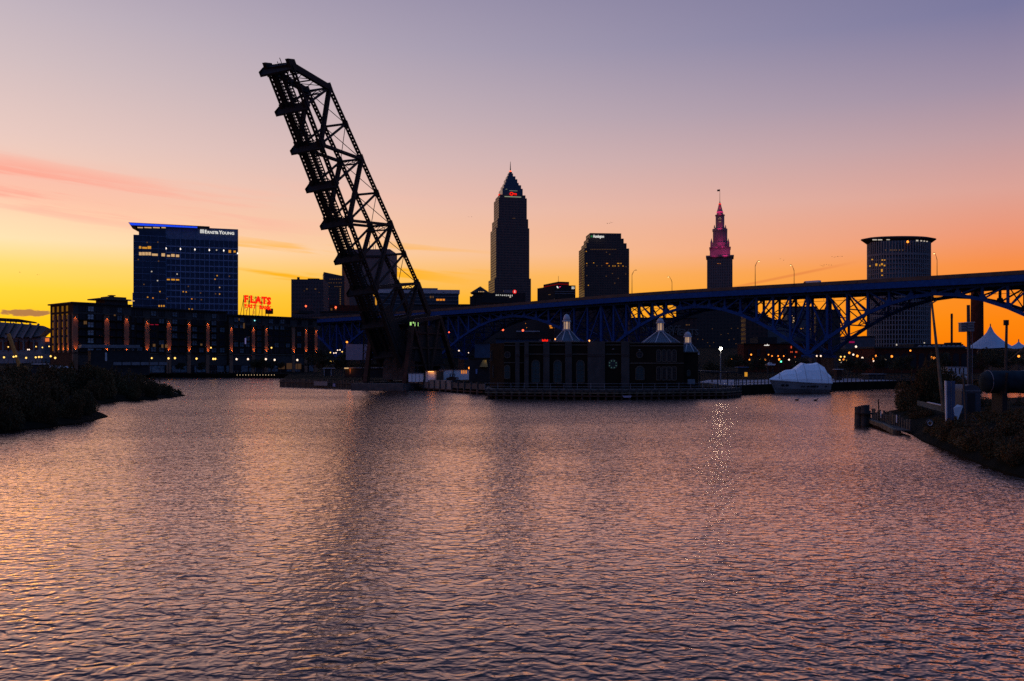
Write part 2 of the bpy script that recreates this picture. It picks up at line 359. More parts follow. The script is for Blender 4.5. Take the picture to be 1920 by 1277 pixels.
# ------------------------------------------------------------------ water
def water_material():
    """muddy river: slopes come from the wave height at three points a few centimetres apart, so they hold at every distance"""
    m = bpy.data.materials.new('river_water'); m.use_nodes = True; t = m.node_tree; t.nodes.clear()
    g = t.nodes.new('ShaderNodeTexCoord')
    def mm(op, a, b_=None):
        n = t.nodes.new('ShaderNodeMath'); n.operation = op
        for i, v in enumerate((a, b_)):
            if v is None: continue
            if isinstance(v, (int, float)): n.inputs[i].default_value = v
            else: t.links.new(v, n.inputs[i])
        return n.outputs[0]
    def height(off):
        ad_ = t.nodes.new('ShaderNodeVectorMath'); ad_.operation = 'ADD'; t.links.new(g.outputs['Object'], ad_.inputs[0]); ad_.inputs[1].default_value = off
        def noise(sx_, sy_, rot, scale, detail, rough=0.5, dist=0.0):
            mp = t.nodes.new('ShaderNodeMapping'); mp.inputs['Rotation'].default_value = (0, 0, R(rot)); mp.inputs['Scale'].default_value = (sx_ * scale, sy_ * scale, 1)
            t.links.new(ad_.outputs[0], mp.inputs['Vector'])
            n = t.nodes.new('ShaderNodeTexNoise'); n.noise_dimensions = '2D'; n.inputs['Scale'].default_value = 1.0; n.inputs['Detail'].default_value = detail
            n.inputs['Roughness'].default_value = rough; n.inputs['Distortion'].default_value = dist
            t.links.new(mp.outputs[0], n.inputs['Vector']); return n.outputs['Fac']
        w0 = noise(0.6, 1.2, -14, 0.55, 1.0, 0.5, 0.2)      # slow swell
        w1 = noise(0.80, 1.2, -9, 2.4, 1.5, 0.5, 0.5)     # wavelets over half a metre long
        w2 = noise(0.95, 1.15, 17, 5.0, 1.0, 0.5, 0.3)       # ripples
        return mm('ADD', mm('ADD', mm('MULTIPLY', w1, WAVE[1]), mm('MULTIPLY', w2, WAVE[2])), mm('MULTIPLY', w0, WAVE[0]))
    e = 0.04
    h0, hx, hy = height((0, 0, 0)), height((e, 0, 0)), height((0, e, 0))
    gm_ = t.nodes.new('ShaderNodeMapping'); gm_.inputs['Rotation'].default_value = (0, 0, R(-20)); gm_.inputs['Scale'].default_value = (.018, .05, 1); t.links.new(g.outputs['Object'], gm_.inputs['Vector'])
    gn = t.nodes.new('ShaderNodeTexNoise'); gn.noise_dimensions = '2D'; gn.inputs['Scale'].default_value = 1.0; gn.inputs['Detail'].default_value = 4; t.links.new(gm_.outputs[0], gn.inputs['Vector'])
    gust = t.nodes.new('ShaderNodeMapRange'); t.links.new(gn.outputs['Fac'], gust.inputs['Value'])
    for k_, v_ in (('From Min', .35), ('From Max', .65), ('To Min', .68), ('To Max', 1.3)): gust.inputs[k_].default_value = v_
    sp = t.nodes.new('ShaderNodeSeparateXYZ'); t.links.new(g.outputs['Object'], sp.inputs[0])
    lee = t.nodes.new('ShaderNodeMapRange'); lee.interpolation_type = 'SMOOTHSTEP'; t.links.new(mm('ADD', sp.outputs[0], mm('MULTIPLY', sp.outputs[1], -0.12)), lee.inputs['Value'])   # calmer under the lee of the right bank
    for k_, v_ in (('From Min', 14), ('From Max', 27), ('To Min', 1.0), ('To Max', .32)): lee.inputs[k_].default_value = v_
    amp = mm('MULTIPLY', gust.outputs[0], lee.outputs[0])
    c = t.nodes.new('ShaderNodeCombineXYZ'); c.inputs[2].default_value = 1.0
    t.links.new(mm('MULTIPLY', mm('DIVIDE', mm('SUBTRACT', h0, hx), e), amp), c.inputs[0]); ny = mm('MULTIPLY', mm('DIVIDE', mm('SUBTRACT', h0, hy), e), amp)      # wind from the far bank: steeper lee faces
    t.links.new(mm('ADD', mm('MULTIPLY', mm('MINIMUM', ny, 0.0), 1.7), mm('ADD', mm('MULTIPLY', mm('MAXIMUM', ny, 0.0), 0.55), mm('MULTIPLY', lee.outputs[0], -0.03))), c.inputs[1])
    nz = t.nodes.new('ShaderNodeVectorMath'); nz.operation = 'NORMALIZE'; t.links.new(c.outputs[0], nz.inputs[0])
    gl = t.nodes.new('ShaderNodeBsdfGlossy'); gl.inputs['Color'].default_value = (1.0, 0.73, 0.60, 1); gl.inputs['Roughness'].default_value = 0.13
    df = t.nodes.new('ShaderNodeBsdfDiffuse'); df.inputs['Color'].default_value = (0.018, 0.013, 0.011, 1)
    ge = t.nodes.new('ShaderNodeNewGeometry'); dt = t.nodes.new('ShaderNodeVectorMath'); dt.operation = 'DOT_PRODUCT'
    t.links.new(nz.outputs[0], dt.inputs[0]); t.links.new(ge.outputs['Incoming'], dt.inputs[1])
    cs = mm('MINIMUM', mm('MAXIMUM', dt.outputs['Value'], 0.0), 1.0)
    fr_ = mm('MINIMUM', mm('ADD', mm('MULTIPLY', mm('POWER', mm('SUBTRACT', 1.0, cs), 4.6), 2.15), 0.03), 0.97)      # reflectance rising to the grazing angle
    mx = t.nodes.new('ShaderNodeMixShader'); o = t.nodes.new('ShaderNodeOutputMaterial')
    t.links.new(nz.outputs[0], gl.inputs['Normal'])
    t.links.new(fr_, mx.inputs[0]); t.links.new(df.outputs[0], mx.inputs[1]); t.links.new(gl.outputs[0], mx.inputs[2]); t.links.new(mx.outputs[0], o.inputs['Surface'])
    return m
WAVE = (0.046, 0.084, 0.023)
M['water'] = water_material()
o = MB().add([(-900, -200, 0), (900, -200, 0), (900, 700, 0), (-900, 700, 0)], [(0, 1, 2, 3)]).build('river_water', M['water'])
tag(o, kind='structure')
o = MB().add([(-900, -200, -3), (900, -200, -3), (900, 700, -3), (-900, 700, -3)], [(0, 1, 2, 3)]).build('river_bed', M['soil'])
tag(o, kind='structure')

# ------------------------------------------------------------------ far bank: one sheet of ground from the quay to the horizon
SHORE = [(-700, 400), (-320, 378), (-130, 372), (-92, 356), (-88, 350), (-59, 227), (-31, 201), (-24, 206), (-4.8, 170), (-3.6, 160), (-3.5, 156),
         (17.5, 153), (36, 158), (41, 166), (51.6, 178), (77, 200), (94, 213), (120, 222), (320, 240), (700, 260)]
QUAY = 1.7
def ground_z(x, y):
    if y < 430: return QUAY
    k = min(1, (y - 430) / 420); k = k * k * (3 - 2 * k)
    return QUAY + (4 + 15 * min(1, max(0, (x + 260) / 200))) * k
mb = MB(); rows = [0.0, 0.25, 0.5, 1.0]; ys = [470, 540, 620, 720, 850, 1100, 1600, 3000, 8000, 26000]
vs = []; ncol = 0
for (x, y) in SHORE:
    c = [(x, y, -3.0), (x, y, QUAY)]
    for r_ in (0.3, 0.65, 1.0): c.append((x, y + (430 - y) * r_, QUAY))
    for yy in ys:
        k = yy / 430.0; xx = x * (1 + (k - 1) * 0.9) if abs(x) > 300 else x * (1 + (k - 1) * 0.55)
        c.append((xx, yy, ground_z(xx, yy)))
    ncol = len(c); vs += c
fs = []
for i in range(len(SHORE) - 1):
    for j in range(ncol - 1):
        fs.append((i * ncol + j, (i + 1) * ncol + j, (i + 1) * ncol + j + 1, i * ncol + j + 1))
o = mb.add(vs, fs).build('ground', M['soil']); tag(o, kind='structure')
# ------------------------------------------------------------------ raised railway bascule bridge
def bascule():
    T0 = Vector((-41.144, 165.0, 61.488)); az, el = -1.991, 0.948
    uu = Vector((math.cos(az), math.sin(az), 0)); zz = Vector((0, 0, 1)); vv = Vector((-uu.y, uu.x, 0))
    L = math.cos(el) * uu + math.sin(el) * zz; Nn = -math.sin(el) * uu + math.cos(el) * zz
    W = 5.292; ST = [0.0, 7.709, 15.654, 23.872, 32.217, 40.537, 48.514, 57.101, 65.2]
    lat = -vv                                     # from the near truss A to the far truss B
    def nd(k, side, up, extra=0.0):
        s = ST[k] if isinstance(k, int) else k
        return T0 - L * s + Nn * ((8.154 + 0.144 * s) * up + extra) + lat * W * side
    base = Vector((-24.5, 204, 0))
    t = thing('bascule_bridge', 'tall black riveted steel railway lift bridge raised steeply over the river', 'bridge', base)
    def laced(mb, p, q, w, h, up, gap=0.5, step=1.1):
        """built-up member: two solid webs joined by batten plates, daylight between them"""
        p = Vector(p); q = Vector(q); d = (q - p); Ln = d.length; d.normalize(); a = d.cross(Vector(up)).normalized(); b = a.cross(d)
        for s_ in (-1, 1): mb.bar(p + b * s_ * (h - (h - gap) / 2) / 2, q + b * s_ * (h - (h - gap) / 2) / 2, w, (h - gap) / 2, up)
        n = max(2, int(Ln / step))
        for i in range(n + 1):
            c = p + d * Ln * i / n; mb.obox(c, d * 0.23, a * w * 0.35, b * gap * 0.55)
    for sd in (0, 1):
        for k in range(1, 7):
            mb = MB(); laced(mb, nd(k, sd, 1), nd(k + 1, sd, 1), 0.34, 0.92, lat, 0.4, 0.8); mb.build('upper_chord', M['steel'], t)
        for k in range(0, 8):
            mb = MB(); laced(mb, nd(k, sd, 0), nd(k + 1, sd, 0), 0.36, 0.98, lat, 0.4, 0.8); mb.build('lower_chord', M['steel'], t)
        MB().bar(nd(0, sd, 0), nd(1, sd, 1), 0.7, 1.15, Nn).build('end_post', M['steel'], t)
        for k in range(1, 8):
            mb = MB(); laced(mb, nd(k, sd, 0), nd(k, sd, 1), 0.35, 0.42, lat, 0.12, 0.8); mb.build('hanger', M['steel'], t)
        for a_, b_ in ((2, 1), (2, 3), (4, 3), (4, 5), (6, 5), (6, 7), (8, 7)):
            mb = MB(); laced(mb, nd(a_, sd, 0), nd(b_, sd, 1), 0.5, 0.95 if a_ > b_ else 0.8, lat, 0.26 if a_ > b_ else 0.34, 1.3); mb.build('diagonal', M['steel'], t)
        for k in range(0, 9):
            c = nd(k, sd, 0); g = 1.25 if k % 2 == 0 else 0.9
            MB().prism([c - L * g * 1.1 - Nn * 0.6 - lat * 0.36, c + L * g * 1.1 - Nn * 0.6 - lat * 0.36, c + L * g * 0.5 + Nn * g - lat * 0.36, c - L * g * 0.5 + Nn * g - lat * 0.36], lat * 0.72).build('gusset_plate', M['steel'], t)
        for k in range(1, 8):
            c = nd(k, sd, 1); g = 1.0 if k % 2 else 0.6
            MB().prism([c - L * g - Nn * g * .9 - lat * 0.33, c + L * g - Nn * g * .9 - lat * 0.33, c + L * g * 0.9 + Nn * 0.5 - lat * 0.33, c - L * g * 0.9 + Nn * 0.5 - lat * 0.33], lat * 0.66).build('gusset_plate', M['steel'], t)
    for k in range(1, 8):                         # bracing between the two upper chords
        MB().bar(nd(k, 0, 1), nd(k, 1, 1), 0.34, 0.5, Nn).build('top_strut', M['steel'], t)
        if k < 7:
            for s0 in (0, 1): MB().bar(nd(k, s0, 1), nd(k + 1, 1 - s0, 1), 0.11, 0.11, Nn).build('bracing_rod', M['steel'], t)
        if k % 2:                                 # sway frame
            d_ = 3.0 if k == 1 else 2.4
            mb = MB().bar(nd(k, 0, 1, -d_), nd(k, 1, 1, -d_), 0.25, 0.32, Nn)
            for q in range(2):
                a0 = nd(k, q * .5, 1, -0.1); a1 = nd(k, q * .5 + .5, 1, -0.1); b0 = nd(k, q * .5, 1, -d_); b1 = nd(k, q * .5 + .5, 1, -d_)
                mb.bar(a0, b1, 0.12, 0.12, L); mb.bar(a1, b0, 0.12, 0.12, L); mb.bar(a1, b1, 0.12, 0.12, L)
            mb.build('sway_frame', M['steel'], t)
    # portal lattice on the sloping end posts
    mb = MB()
    for f0, f1 in ((0.32, 0.62), (0.62, 0.92)):
        p = [nd(0, s, 0) + (nd(1, s, 1) - nd(0, s, 0)) * f for s in (0, 1) for f in (f0, f1)]
        mb.bar(p[0], p[2], 0.22, 0.22, L)
        mb.bar(p[0], p[3], 0.12, 0.12, L); mb.bar(p[1], p[2], 0.12, 0.12, L)
    mb.build('portal_lattice', M['steel'], t)
    for k in range(0, 9):                         # floor beams that stick out past the far truss
        hgt = 0.85
        p0 = nd(k, -0.06, 0); p1 = nd(k, 1.16, 0)
        MB().prism([p0 - Nn * hgt - L * .5, p1 - Nn * 2.3 * hgt - L * .5, p1 - Nn * 2.3 * hgt + L * .15, p1 + Nn * 0.4 + L * .6, p0 + Nn * 0.5 + L * .4],
                   -L * 0.35).build('floor_beam', M['steel'], t)
    for f in (0.52, 0.80):
        MB().bar(nd(0.6, f, 0, 0.1), nd(65.0, f, 0, 0.1), 0.42, 0.8, Nn).build('stringer', M['steel'], t)
    mb = MB(); s = 0.8
    while s < 64:
        j = rng.normal(0, 0.02); mb.bar(nd(s, 0.38 + j, 0, 0.75), nd(s, 0.93 + j, 0, 0.75), 0.26, 0.2, Nn); s += 0.62
    mb.build('railway_ties', M['timber'], t, kind='stuff')
    for f in (0.52, 0.80): MB().bar(nd(0.5, f, 0, 0.96), nd(64.5, f, 0, 0.96), 0.09, 0.16, Nn).build('rail', M['rust'], t)
    for f, o_ in ((0.40, 0.9), (0.9, 0.9)):
        MB().bar(nd(0.8, f, 0, o_), nd(64.0, f, 0, o_), 0.25, 0.12, Nn).build('guard_timber', M['timber'], t)
    for k in range(0, 8):                         # floor laterals
        for s0 in (0, 1): MB().bar(nd(k, s0, 0, -0.55), nd(k + 1, 1 - s0, 0, -0.55), 0.13, 0.13, Nn).build('floor_lateral', M['steel'], t)
    # gear and lightning rods on the nose of the leaf
    mb = MB()
    for f, h in ((0.35, 1.6), (0.42, 0.7), (0.5, 1.0), (0.28, 0.6), (0.62, 0.6)): mb.bar(nd(0, f, 0, 0), nd(0, f, 0, 0) + L * h, 0.1, 0.1, Nn)
    mb.bar(nd(0, 0.0, 0), nd(0, 1.1, 0), 0.7, 0.9, Nn); mb.bar(nd(0.4, 0.4, 0, .5), nd(0.4, 0.9, 0, .5), 0.6, 0.8, Nn)
    mb.build('nose_gear', M['steel'], t)
    # heel: plated side girders running down to the trunnion
    for sd in (0, 1):
        a = nd(54.0, sd, 0, -0.8); b = nd(54.0, sd, 0, 2.2); c = nd(66.5, sd, 0, 4.0); d = nd(68.5, sd, 0, -1.5)
        MB().prism([p - lat * 0.4 for p in (a, b, c, d)], lat * 0.8).build('heel_girder', M['steel'], t)
        c = nd(65.2, sd, 0, 1.0)
        MB().tube([c - lat * 0.7, c + lat * 0.7], 1.5, 20).build('trunnion', M['steel'], t)
        # tail of the leaf: chord continues to the counterweight link
        tl = nd(7, sd, 1); e = nd(66.0, sd, 1, -1.0)
        MB().bar(tl, e, 0.8, 1.3, Nn).build('tail_chord', M['steel'], t)
        MB().bar(e, nd(65.2, sd, 0, 1.0), 0.8, 1.3, L).build('tail_strut', M['steel'], t)
        MB().bar(nd(57.1, sd, 0), e, 0.6, 0.9, L).build('tail_diagonal', M['steel'], t)
    # fixed tower behind the heel with its counterweight
    back_ = -uu; hz = nd(65.2, 0.5, 0, 1.0); hz.z = 0
    def tw(b_, l_, z): return hz + back_ * b_ + lat * l_ + zz * z
    for s_ in (-1, 1):
        l_ = s_ * 5.2
        for p, q, w in (((-2, 1.5), (1.0, 15.5), 1.0), ((1.0, 15.5), (13.5, 17.0), 0.9), ((13.5, 17.0), (23, 1.5), 1.1), ((1.0, 15.5), (8.5, 1.5), 0.8), ((13.5, 17), (8.5, 1.5), 0.8), ((8.5, 1.5), (7.5, 16.2), 0.6)):
            MB().bar(tw(p[0], l_, p[1]), tw(q[0], l_, q[1]), w, w, lat).build('tower_leg', M['rust'], t)
        for z in (5.5, 9.5, 13.0):
            MB().bar(tw(-1.2 + z * .13, l_, z), tw(22.5 - z * .55, l_, z), 0.35, 0.4, zz).build('tower_strut', M['rust'], t)
        MB().prism([tw(2, l_ * 0.93, 6.5), tw(16, l_ * 0.93, 5.5), tw(14, l_ * 0.93, 14.5), tw(4, l_ * 0.93, 14.8)], lat * s_ * 0.25).build('side_plate', M['steel'], t)
    for (b_, z) in ((1.0, 15.5), (13.5, 17), (7.2, 16.2)):
        MB().bar(tw(b_, -5.2, z), tw(b_, 5.2, z), 0.7, 0.7, zz).build('tower_cross_beam', M['steel'], t)
    mb = MB().prism([tw(3.5, -4.2, 2.2), tw(17.5, -4.2, 2.2), tw(15.5, -4.2, 12.5), tw(4.5, -4.2, 13.6)], lat * 8.4)
    mb.build('counterweight', M['dark_concrete'], t)
    for i in range(9):                            # vertical sheeting ribs on the counterweight
        x_ = 4.2 + i * 1.45
        MB().bar(tw(x_, -4.35, 2.4), tw(x_ * .78 + 1.9, -4.35, 12.4), 0.22, 0.22, lat).build('sheeting_rib', M['rust'], t)
    mb = MB().prism([tw(1.5, -4.4, 14.6), tw(11.5, -4.4, 14.6), tw(11.5, -4.4, 14.9), tw(1.5, -4.4, 14.9)], lat * 8.8)
    mb.build('machinery_platform', M['steel'], t)
    mb = MB()
    for i in range(7): mb.bar(tw(1.5 + i * 1.6, -4.4, 14.9), tw(1.5 + i * 1.6, -4.4, 16.0), 0.07, 0.07)
    mb.bar(tw(1.5, -4.4, 16.0), tw(11.5, -4.4, 16.0), 0.07, 0.07); mb.build('platform_railing', M['steel'], t)
    Yp = 198.0
    for (px, py, w, h) in ((770, 607, 3.2, 6), (775, 605, 2, 3), (778, 608, 1.2, 7), (784, 608, 1.0, 7)):
        p = at(px, py, Yp); MB().box(p.x - w * .06, p.x + w * .06, p.y, p.y + .1, p.z - h * .06, p.z + h * .06).build('work_light', E_['greenlamp'], t)
    # piers
    MB().prism([tw(-5.5, -6.8, -3), tw(5, -6.8, -3), tw(5, -6.8, 1.5), tw(-5.5, -6.8, 1.5)], lat * 13.6).build('pier', M['dark_concrete'], t)
    MB().prism([tw(5.2, -6.4, -1), tw(25, -6.4, -1), tw(25, -6.4, 1.75), tw(5.2, -6.4, 1.75)], lat * 12.8).build('rear_pier', M['dark_concrete'], t)
    # slender lattice mast beside the heel
    for px in (686,):
        Yq = 214.0; x0 = xat(px, Yq)
        mb = MB()
        for dx_ in (-.55, .55):
            for dy_ in (-.5, .5): mb.bar((x0 + dx_ * 1.5, Yq + dy_, QUAY), (x0 + dx_ * .8, Yq + dy_, zat(618, Yq)), 0.14, 0.14)
        zt = zat(618, Yq); n = 8
        for i in range(n):
            za = QUAY + (zt - QUAY) * i / n; zb = QUAY + (zt - QUAY) * (i + 1) / n; wa = .82 - .38 * i / n; wb = .82 - .38 * (i + 1) / n
            for s_ in (-1, 1): mb.bar((x0 - s_ * wa, Yq - .5, za), (x0 + s_ * wb, Yq - .5, zb), 0.09, 0.09)
        o = mb.build('signal_mast', M['steel']); tag(o, 'slender black lattice mast standing left of the raised bridge heel', 'mast')
bascule()
# ------------------------------------------------------------------ high-level blue truss bridge
BD = Vector((-0.711, 0.703, 0)); B0 = Vector((162.0, 280.0, 0)); BN = Vector((-0.703, -0.711, 0))
def bz(t): return 36.2 + 1.3 * math.exp(-((t - 145) / 95) ** 2)
def bp(t, n, z): q = B0 + BD * t + BN * n; return Vector((q.x, q.y, z))          # n = metres towards the camera from the near edge
def bt(px, n=0.0):                                                                # station under a pixel column
    k = (px - 960) / FPX; q = B0 + BN * n; return (q.x - k * q.y) / (k * BD.y - BD.x)
def main_bridge():
    t = thing('arch_truss_bridge', 'long blue steel arched truss road bridge crossing high over the far bank', 'bridge', bp(120, -12, 0))
    T0, T1, step = -150, 520, 10.0
    WID = 25.0
    def strip(name, m, n0, n1, dz0, dz1):
        mb = MB(); st = np.arange(T0, T1 + 1, step)
        for a, b in zip(st[:-1], st[1:]):
            o = len(mb.v)
            for q in (a, b):
                for (n_, dz) in ((n0, dz0), (n1, dz0), (n1, dz1), (n0, dz1)): mb.v.append(tuple(bp(q, n_, bz(q) + dz)))
            for i in range(4):
                j = (i + 1) % 4; mb.f.append((o + i, o + j, o + 4 + j, o + 4 + i))
        mb.f.append((0, 1, 2, 3)); return mb.build(name, m, t)
    strip('roadway', M['asphalt'], -WID + .4, -0.4, -2.9, -2.4)
    strip('parapet', M['parapet'], -0.38, 0.0, -2.2, -0.9)
    strip('parapet', M['parapet'], -WID, -WID + 0.38, -2.2, 0.0)
    strip('fascia_girder', M['blue'], -0.7, -0.1, -4.3, -2.2)
    strip('fascia_girder', M['blue'], -WID + .1, -WID + .7, -4.3, -2.2)
    strip('floor_system', M['under'], -WID + 1.2, -1.2, -4.6, -2.92)
    strip('bottom_flange', M['blue'], -0.85, 0.06, -4.45, -4.3)
    q = T0
    while q < T1:                                                                   # parapet posts
        MB().obox(bp(q, 0.05, bz(q) - 1.5), BD * 0.25, BN * 0.06, Vector((0, 0, 0.44))).build('parapet_post', M['parapet'], t); q += 12
    PIERS = [-17.0, 74.0, 173.5, 287.0, 384.0]; ZP, ZC = 9.3, 29.6
    rows = [-3.0, -21.5]
    spans = [(PIERS[i], PIERS[i + 1], (12, 13, 14, 12)[i]) for i in range(4)] + [(384.0, 476.0, 12)]
    for si, (a, b, n) in enumerate(spans):
        def lowz(u): return ZP + (ZC - ZP) * (1 - abs(2 * u - 1) ** 1.85)
        n2 = n if n % 2 == 0 else n + 1
        rng_ = range(n2) if si < 4 else range(4)
        for ri, rr_ in enumerate(rows):
            for k in rng_:
                u0, u1 = k / n2, (k + 1) / n2; t0, t1 = a + (b - a) * u0, a + (b - a) * u1
                top0, top1 = bz(t0) - 5.0, bz(t1) - 5.0
                p0, p1 = bp(t0, rr_, lowz(u0)), bp(t1, rr_, lowz(u1)); q0, q1 = bp(t0, rr_, top0), bp(t1, rr_, top1)
                MB().bar(p0, p1, 0.8, 1.15).build('lower_chord', M['blue'], t)
                MB().bar(q0, q1, 0.6, 0.8).build('upper_chord', M['blue'], t)
                if k > 0 or si == 0 or True:
                    MB().bar(p0, q0, 0.8, 0.75, BN).build('post', M['blue'], t)
                if k < n2 / 2: MB().bar(q0, p1, 0.5, 0.6, BN).build('diagonal', M['blue'], t)
                else: MB().bar(p0, q1, 0.5, 0.6, BN).build('diagonal', M['blue'], t)
                g = p0; MB().prism([g + BN * .5 - BD * 1.2, g + BN * .5 + BD * 1.2, g + BN * .5 + BD * .7 + Vector((0, 0, 1.5)), g + BN * .5 - BD * .7 + Vector((0, 0, 1.5))], -BN * 1.0).build('gusset_plate', M['blue'], t)
        for k in rng_:                                                               # bracing across between the trusses
            u0, u1 = k / n2, (k + 1) / n2; t0, t1 = a + (b - a) * u0, a + (b - a) * u1
            A0, C0 = bp(t0, rows[0], lowz(u0)), bp(t0, rows[1], lowz(u0)); A1, C1 = bp(t1, rows[0], lowz(u1)), bp(t1, rows[1], lowz(u1))
            mid = (A1 + C1) / 2
            MB().bar(A0, C0, 0.35, 0.45).build('lateral_strut', M['blue'], t)
            mb = MB().bar(A0, mid, 0.3, 0.3); mb.bar(C0, mid, 0.3, 0.3); mb.build('lateral_brace', M['blue'], t)
            h = bz(t0) - 5.2 - lowz(u0)
            if h > 4.5:
                mb = MB(); up_ = Vector((0, 0, h))
                if h > 11:
                    hm = Vector((0, 0, h * .5)); mb.bar(A0 + hm, C0 + hm, 0.3, 0.4)
                    mb.bar(A0 + hm, C0 + up_, 0.28, 0.28); mb.bar(C0 + hm, A0 + up_, 0.28, 0.28); mb.bar(A0, C0 + hm, 0.28, 0.28); mb.bar(C0, A0 + hm, 0.28, 0.28)
                else:
                    mb.bar(A0, C0 + up_, 0.28, 0.28); mb.bar(C0, A0 + up_, 0.28, 0.28)
                mb.build('sway_brace', M['blue'], t)
    for i, pt in enumerate(PIERS):
        for rr_ in rows:
            c = bp(pt, rr_, ZP)
            MB().bar(c, bp(pt, rr_, bz(pt) - 5), 1.1, 1.0, BN).build('pier_post', M['blue'], t)
            MB().obox(c - Vector((0, 0, .7)), BD * 2.0, BN * 1.3, Vector((0, 0, .5))).build('bearing', M['blue'], t)
            MB().obox(Vector((c.x, c.y, (ZP - 1.2) / 2)), BD * 2.6, BN * 2.2, Vector((0, 0, (ZP - 1.2) / 2))).build('pier', M['dark_concrete'], t)
    # inspection walkway slung under the deck
    mb = MB()
    for q in np.arange(-40, 170, 4.0):
        z = bz(q) - 7.2; mb.bar(bp(q, -12, z), bp(q + 4, -12, z), 0.1, 0.14); mb.bar(bp(q, -12, z + 1.1), bp(q + 4, -12, z + 1.1), 0.08, 0.08); mb.bar(bp(q, -12, z), bp(q, -12, bz(q) - 4.6), 0.09, 0.09)
    mb.build('walkway_rail', M['under'], t)
    # deck lamps
    def lamp(px, side, label, lit=True, ht=12.0, double=False):
        n = -1.0 if side > 0 else -WID + 1.0; tt = bt(px, n)
        q = bp(tt, n, bz(tt) - 2.4)
        L_ = thing('street_lamp', label, 'street lamp', q, 'lamps on the bridge deck')
        d = (-BN if side > 0 else BN)
        MB().tube([q, q + Vector((0, 0, 1.3))], 0.22, 8).build('base', M['dgrey'], L_)
        MB().tube([q + Vector((0, 0, 1.2)), q + Vector((0, 0, ht - 2.0))], [0.15, 0.09], 8).build('pole', M['dgrey'], L_)
        e = q + Vector((0, 0, ht)) + d * 2.6
        MB().tube([q + Vector((0, 0, ht - 2.1)), q + Vector((0, 0, ht - 1.2)) + d * .7, q + Vector((0, 0, ht - .3)) + d * 1.7, e], 0.075, 6).build('arm', M['dgrey'], L_)
        MB().bar(q + Vector((0, 0, ht - 2.6)), q + Vector((0, 0, ht - .8)) + d * 1.2, .06, .06).build('brace', M['dgrey'], L_)
        h = MB().bar(e - d * .2, e + d * .7, 0.42, 0.2).build('lamp_head', M['dgrey'], L_)
        if lit: MB().lathe(e + d * .3 + Vector((0, 0, -.34)), [(0.05, 0), (0.26, .06), (0.3, .2), (0.1, .26)], 10).build('lens', E_['pale_l'], L_)
        return L_
    E_['pale_l'] = emi('deck_lamp_glow', (1.0, 0.62, 0.25), 2.6)
    for i, (px, sd, ht, lb) in enumerate(((1757, -1, 11.5, 'lit bridge deck lamp just right of the round-topped tower'), (1489, -1, 11, 'lit bridge deck lamp, right one of the pair between spire and round-topped tower'),
            (1416, 1, 11.5, 'lit bridge deck lamp, left one of the pair right of the pink-lit spire'), (1260, -1, 10, 'lit bridge deck lamp left of the pink-lit spire'),
            (1185, 1, 12, 'unlit bridge deck lamp beside the stepped dark tower'), (1048, -1, 9.5, 'bridge deck lamp above the low building with the number sign'),
            (893, -1, 10, 'lit bridge deck lamp beside the small pyramid roof'), (824, 1, 10.5, 'unlit bridge deck lamp right of the raised bridge'))):
        lamp(px, sd, lb, lit=px not in (1185, 824, 1048), ht=ht)
    return t
main_bridge()
def vehicle_on_bridge(px, name, label, cat, ln, ht, van):
    tt = bt(px); q = bp(tt, -3.4, bz(tt) - 2.4)
    v = thing(name, label, cat, q)
    up = Vector((0, 0, 1)); d = BD
    if van:
        MB().prism([q + up * .45 - d * ln / 2, q + up * .45 + d * ln / 2, q + up * 1.2 + d * ln / 2, q + up * 1.6 + d * ln * .38, q + up * ht + d * ln * .30, q + up * ht - d * ln / 2], BN * 2.0).build('body', M['white'], v)
        MB().prism([q + up * 1.65 + d * ln * .365 + BN * 2.01, q + up * 1.65 + d * ln * .22 + BN * 2.01, q + up * (ht - .2) + d * ln * .22 + BN * 2.01, q + up * (ht - .2) + d * ln * .3 + BN * 2.01], BN * .02).build('window', M['glass'], v)
    else:
        MB().prism([q + up * .35 - d * ln / 2, q + up * .35 + d * ln / 2, q + up * .8 + d * ln / 2, q + up * .95 + d * ln * .2, q + up * ht + d * ln * .05, q + up * ht - d * ln * .25, q + up * .95 - d * ln * .45], BN * 1.8).build('body', M['offwhite'], v)
        MB().prism([q + up * 1.0 + d * ln * .17 + BN * 1.81, q + up * 1.0 - d * ln * .38 + BN * 1.81, q + up * (ht - .08) - d * ln * .24 + BN * 1.81, q + up * (ht - .08) + d * ln * .04 + BN * 1.81], BN * .02).build('window', M['glass'], v)
    for a in (-.32, .32):
        for s in (0.1, 1.7): 
            c = q + d * ln * a + BN * s + up * .36; MB().tube([c, c + BN * .22], 0.36, 12).build('wheel', M['rubber'], v)
    return v
vehicle_on_bridge(1515, 'delivery_van', 'white high-roofed van driving across the blue bridge', 'van', 7.0, 2.3, True)
vehicle_on_bridge(1462, 'car', 'pale car on the blue bridge ahead of the white van', 'car', 4.4, 1.45, False)
# ------------------------------------------------------------------ city: far towers
def lit(fr, parent, rects, m, off=0.08):
    for (x0, x1, y0, y1) in rects:
        mb = MB(); fr.pbox(mb, x0, x1, y0, y1, off - .3, off); mb.build('lit_window', m, parent)
def tier(mb, cx, cy, w, d, z0, z1, rot):
    c, s = math.cos(rot), math.sin(rot)
    return mb.obox((cx, cy, (z0 + z1) / 2), Vector((c, s, 0)) * w / 2, Vector((-s, c, 0)) * d / 2, Vector((0, 0, (z1 - z0) / 2)))

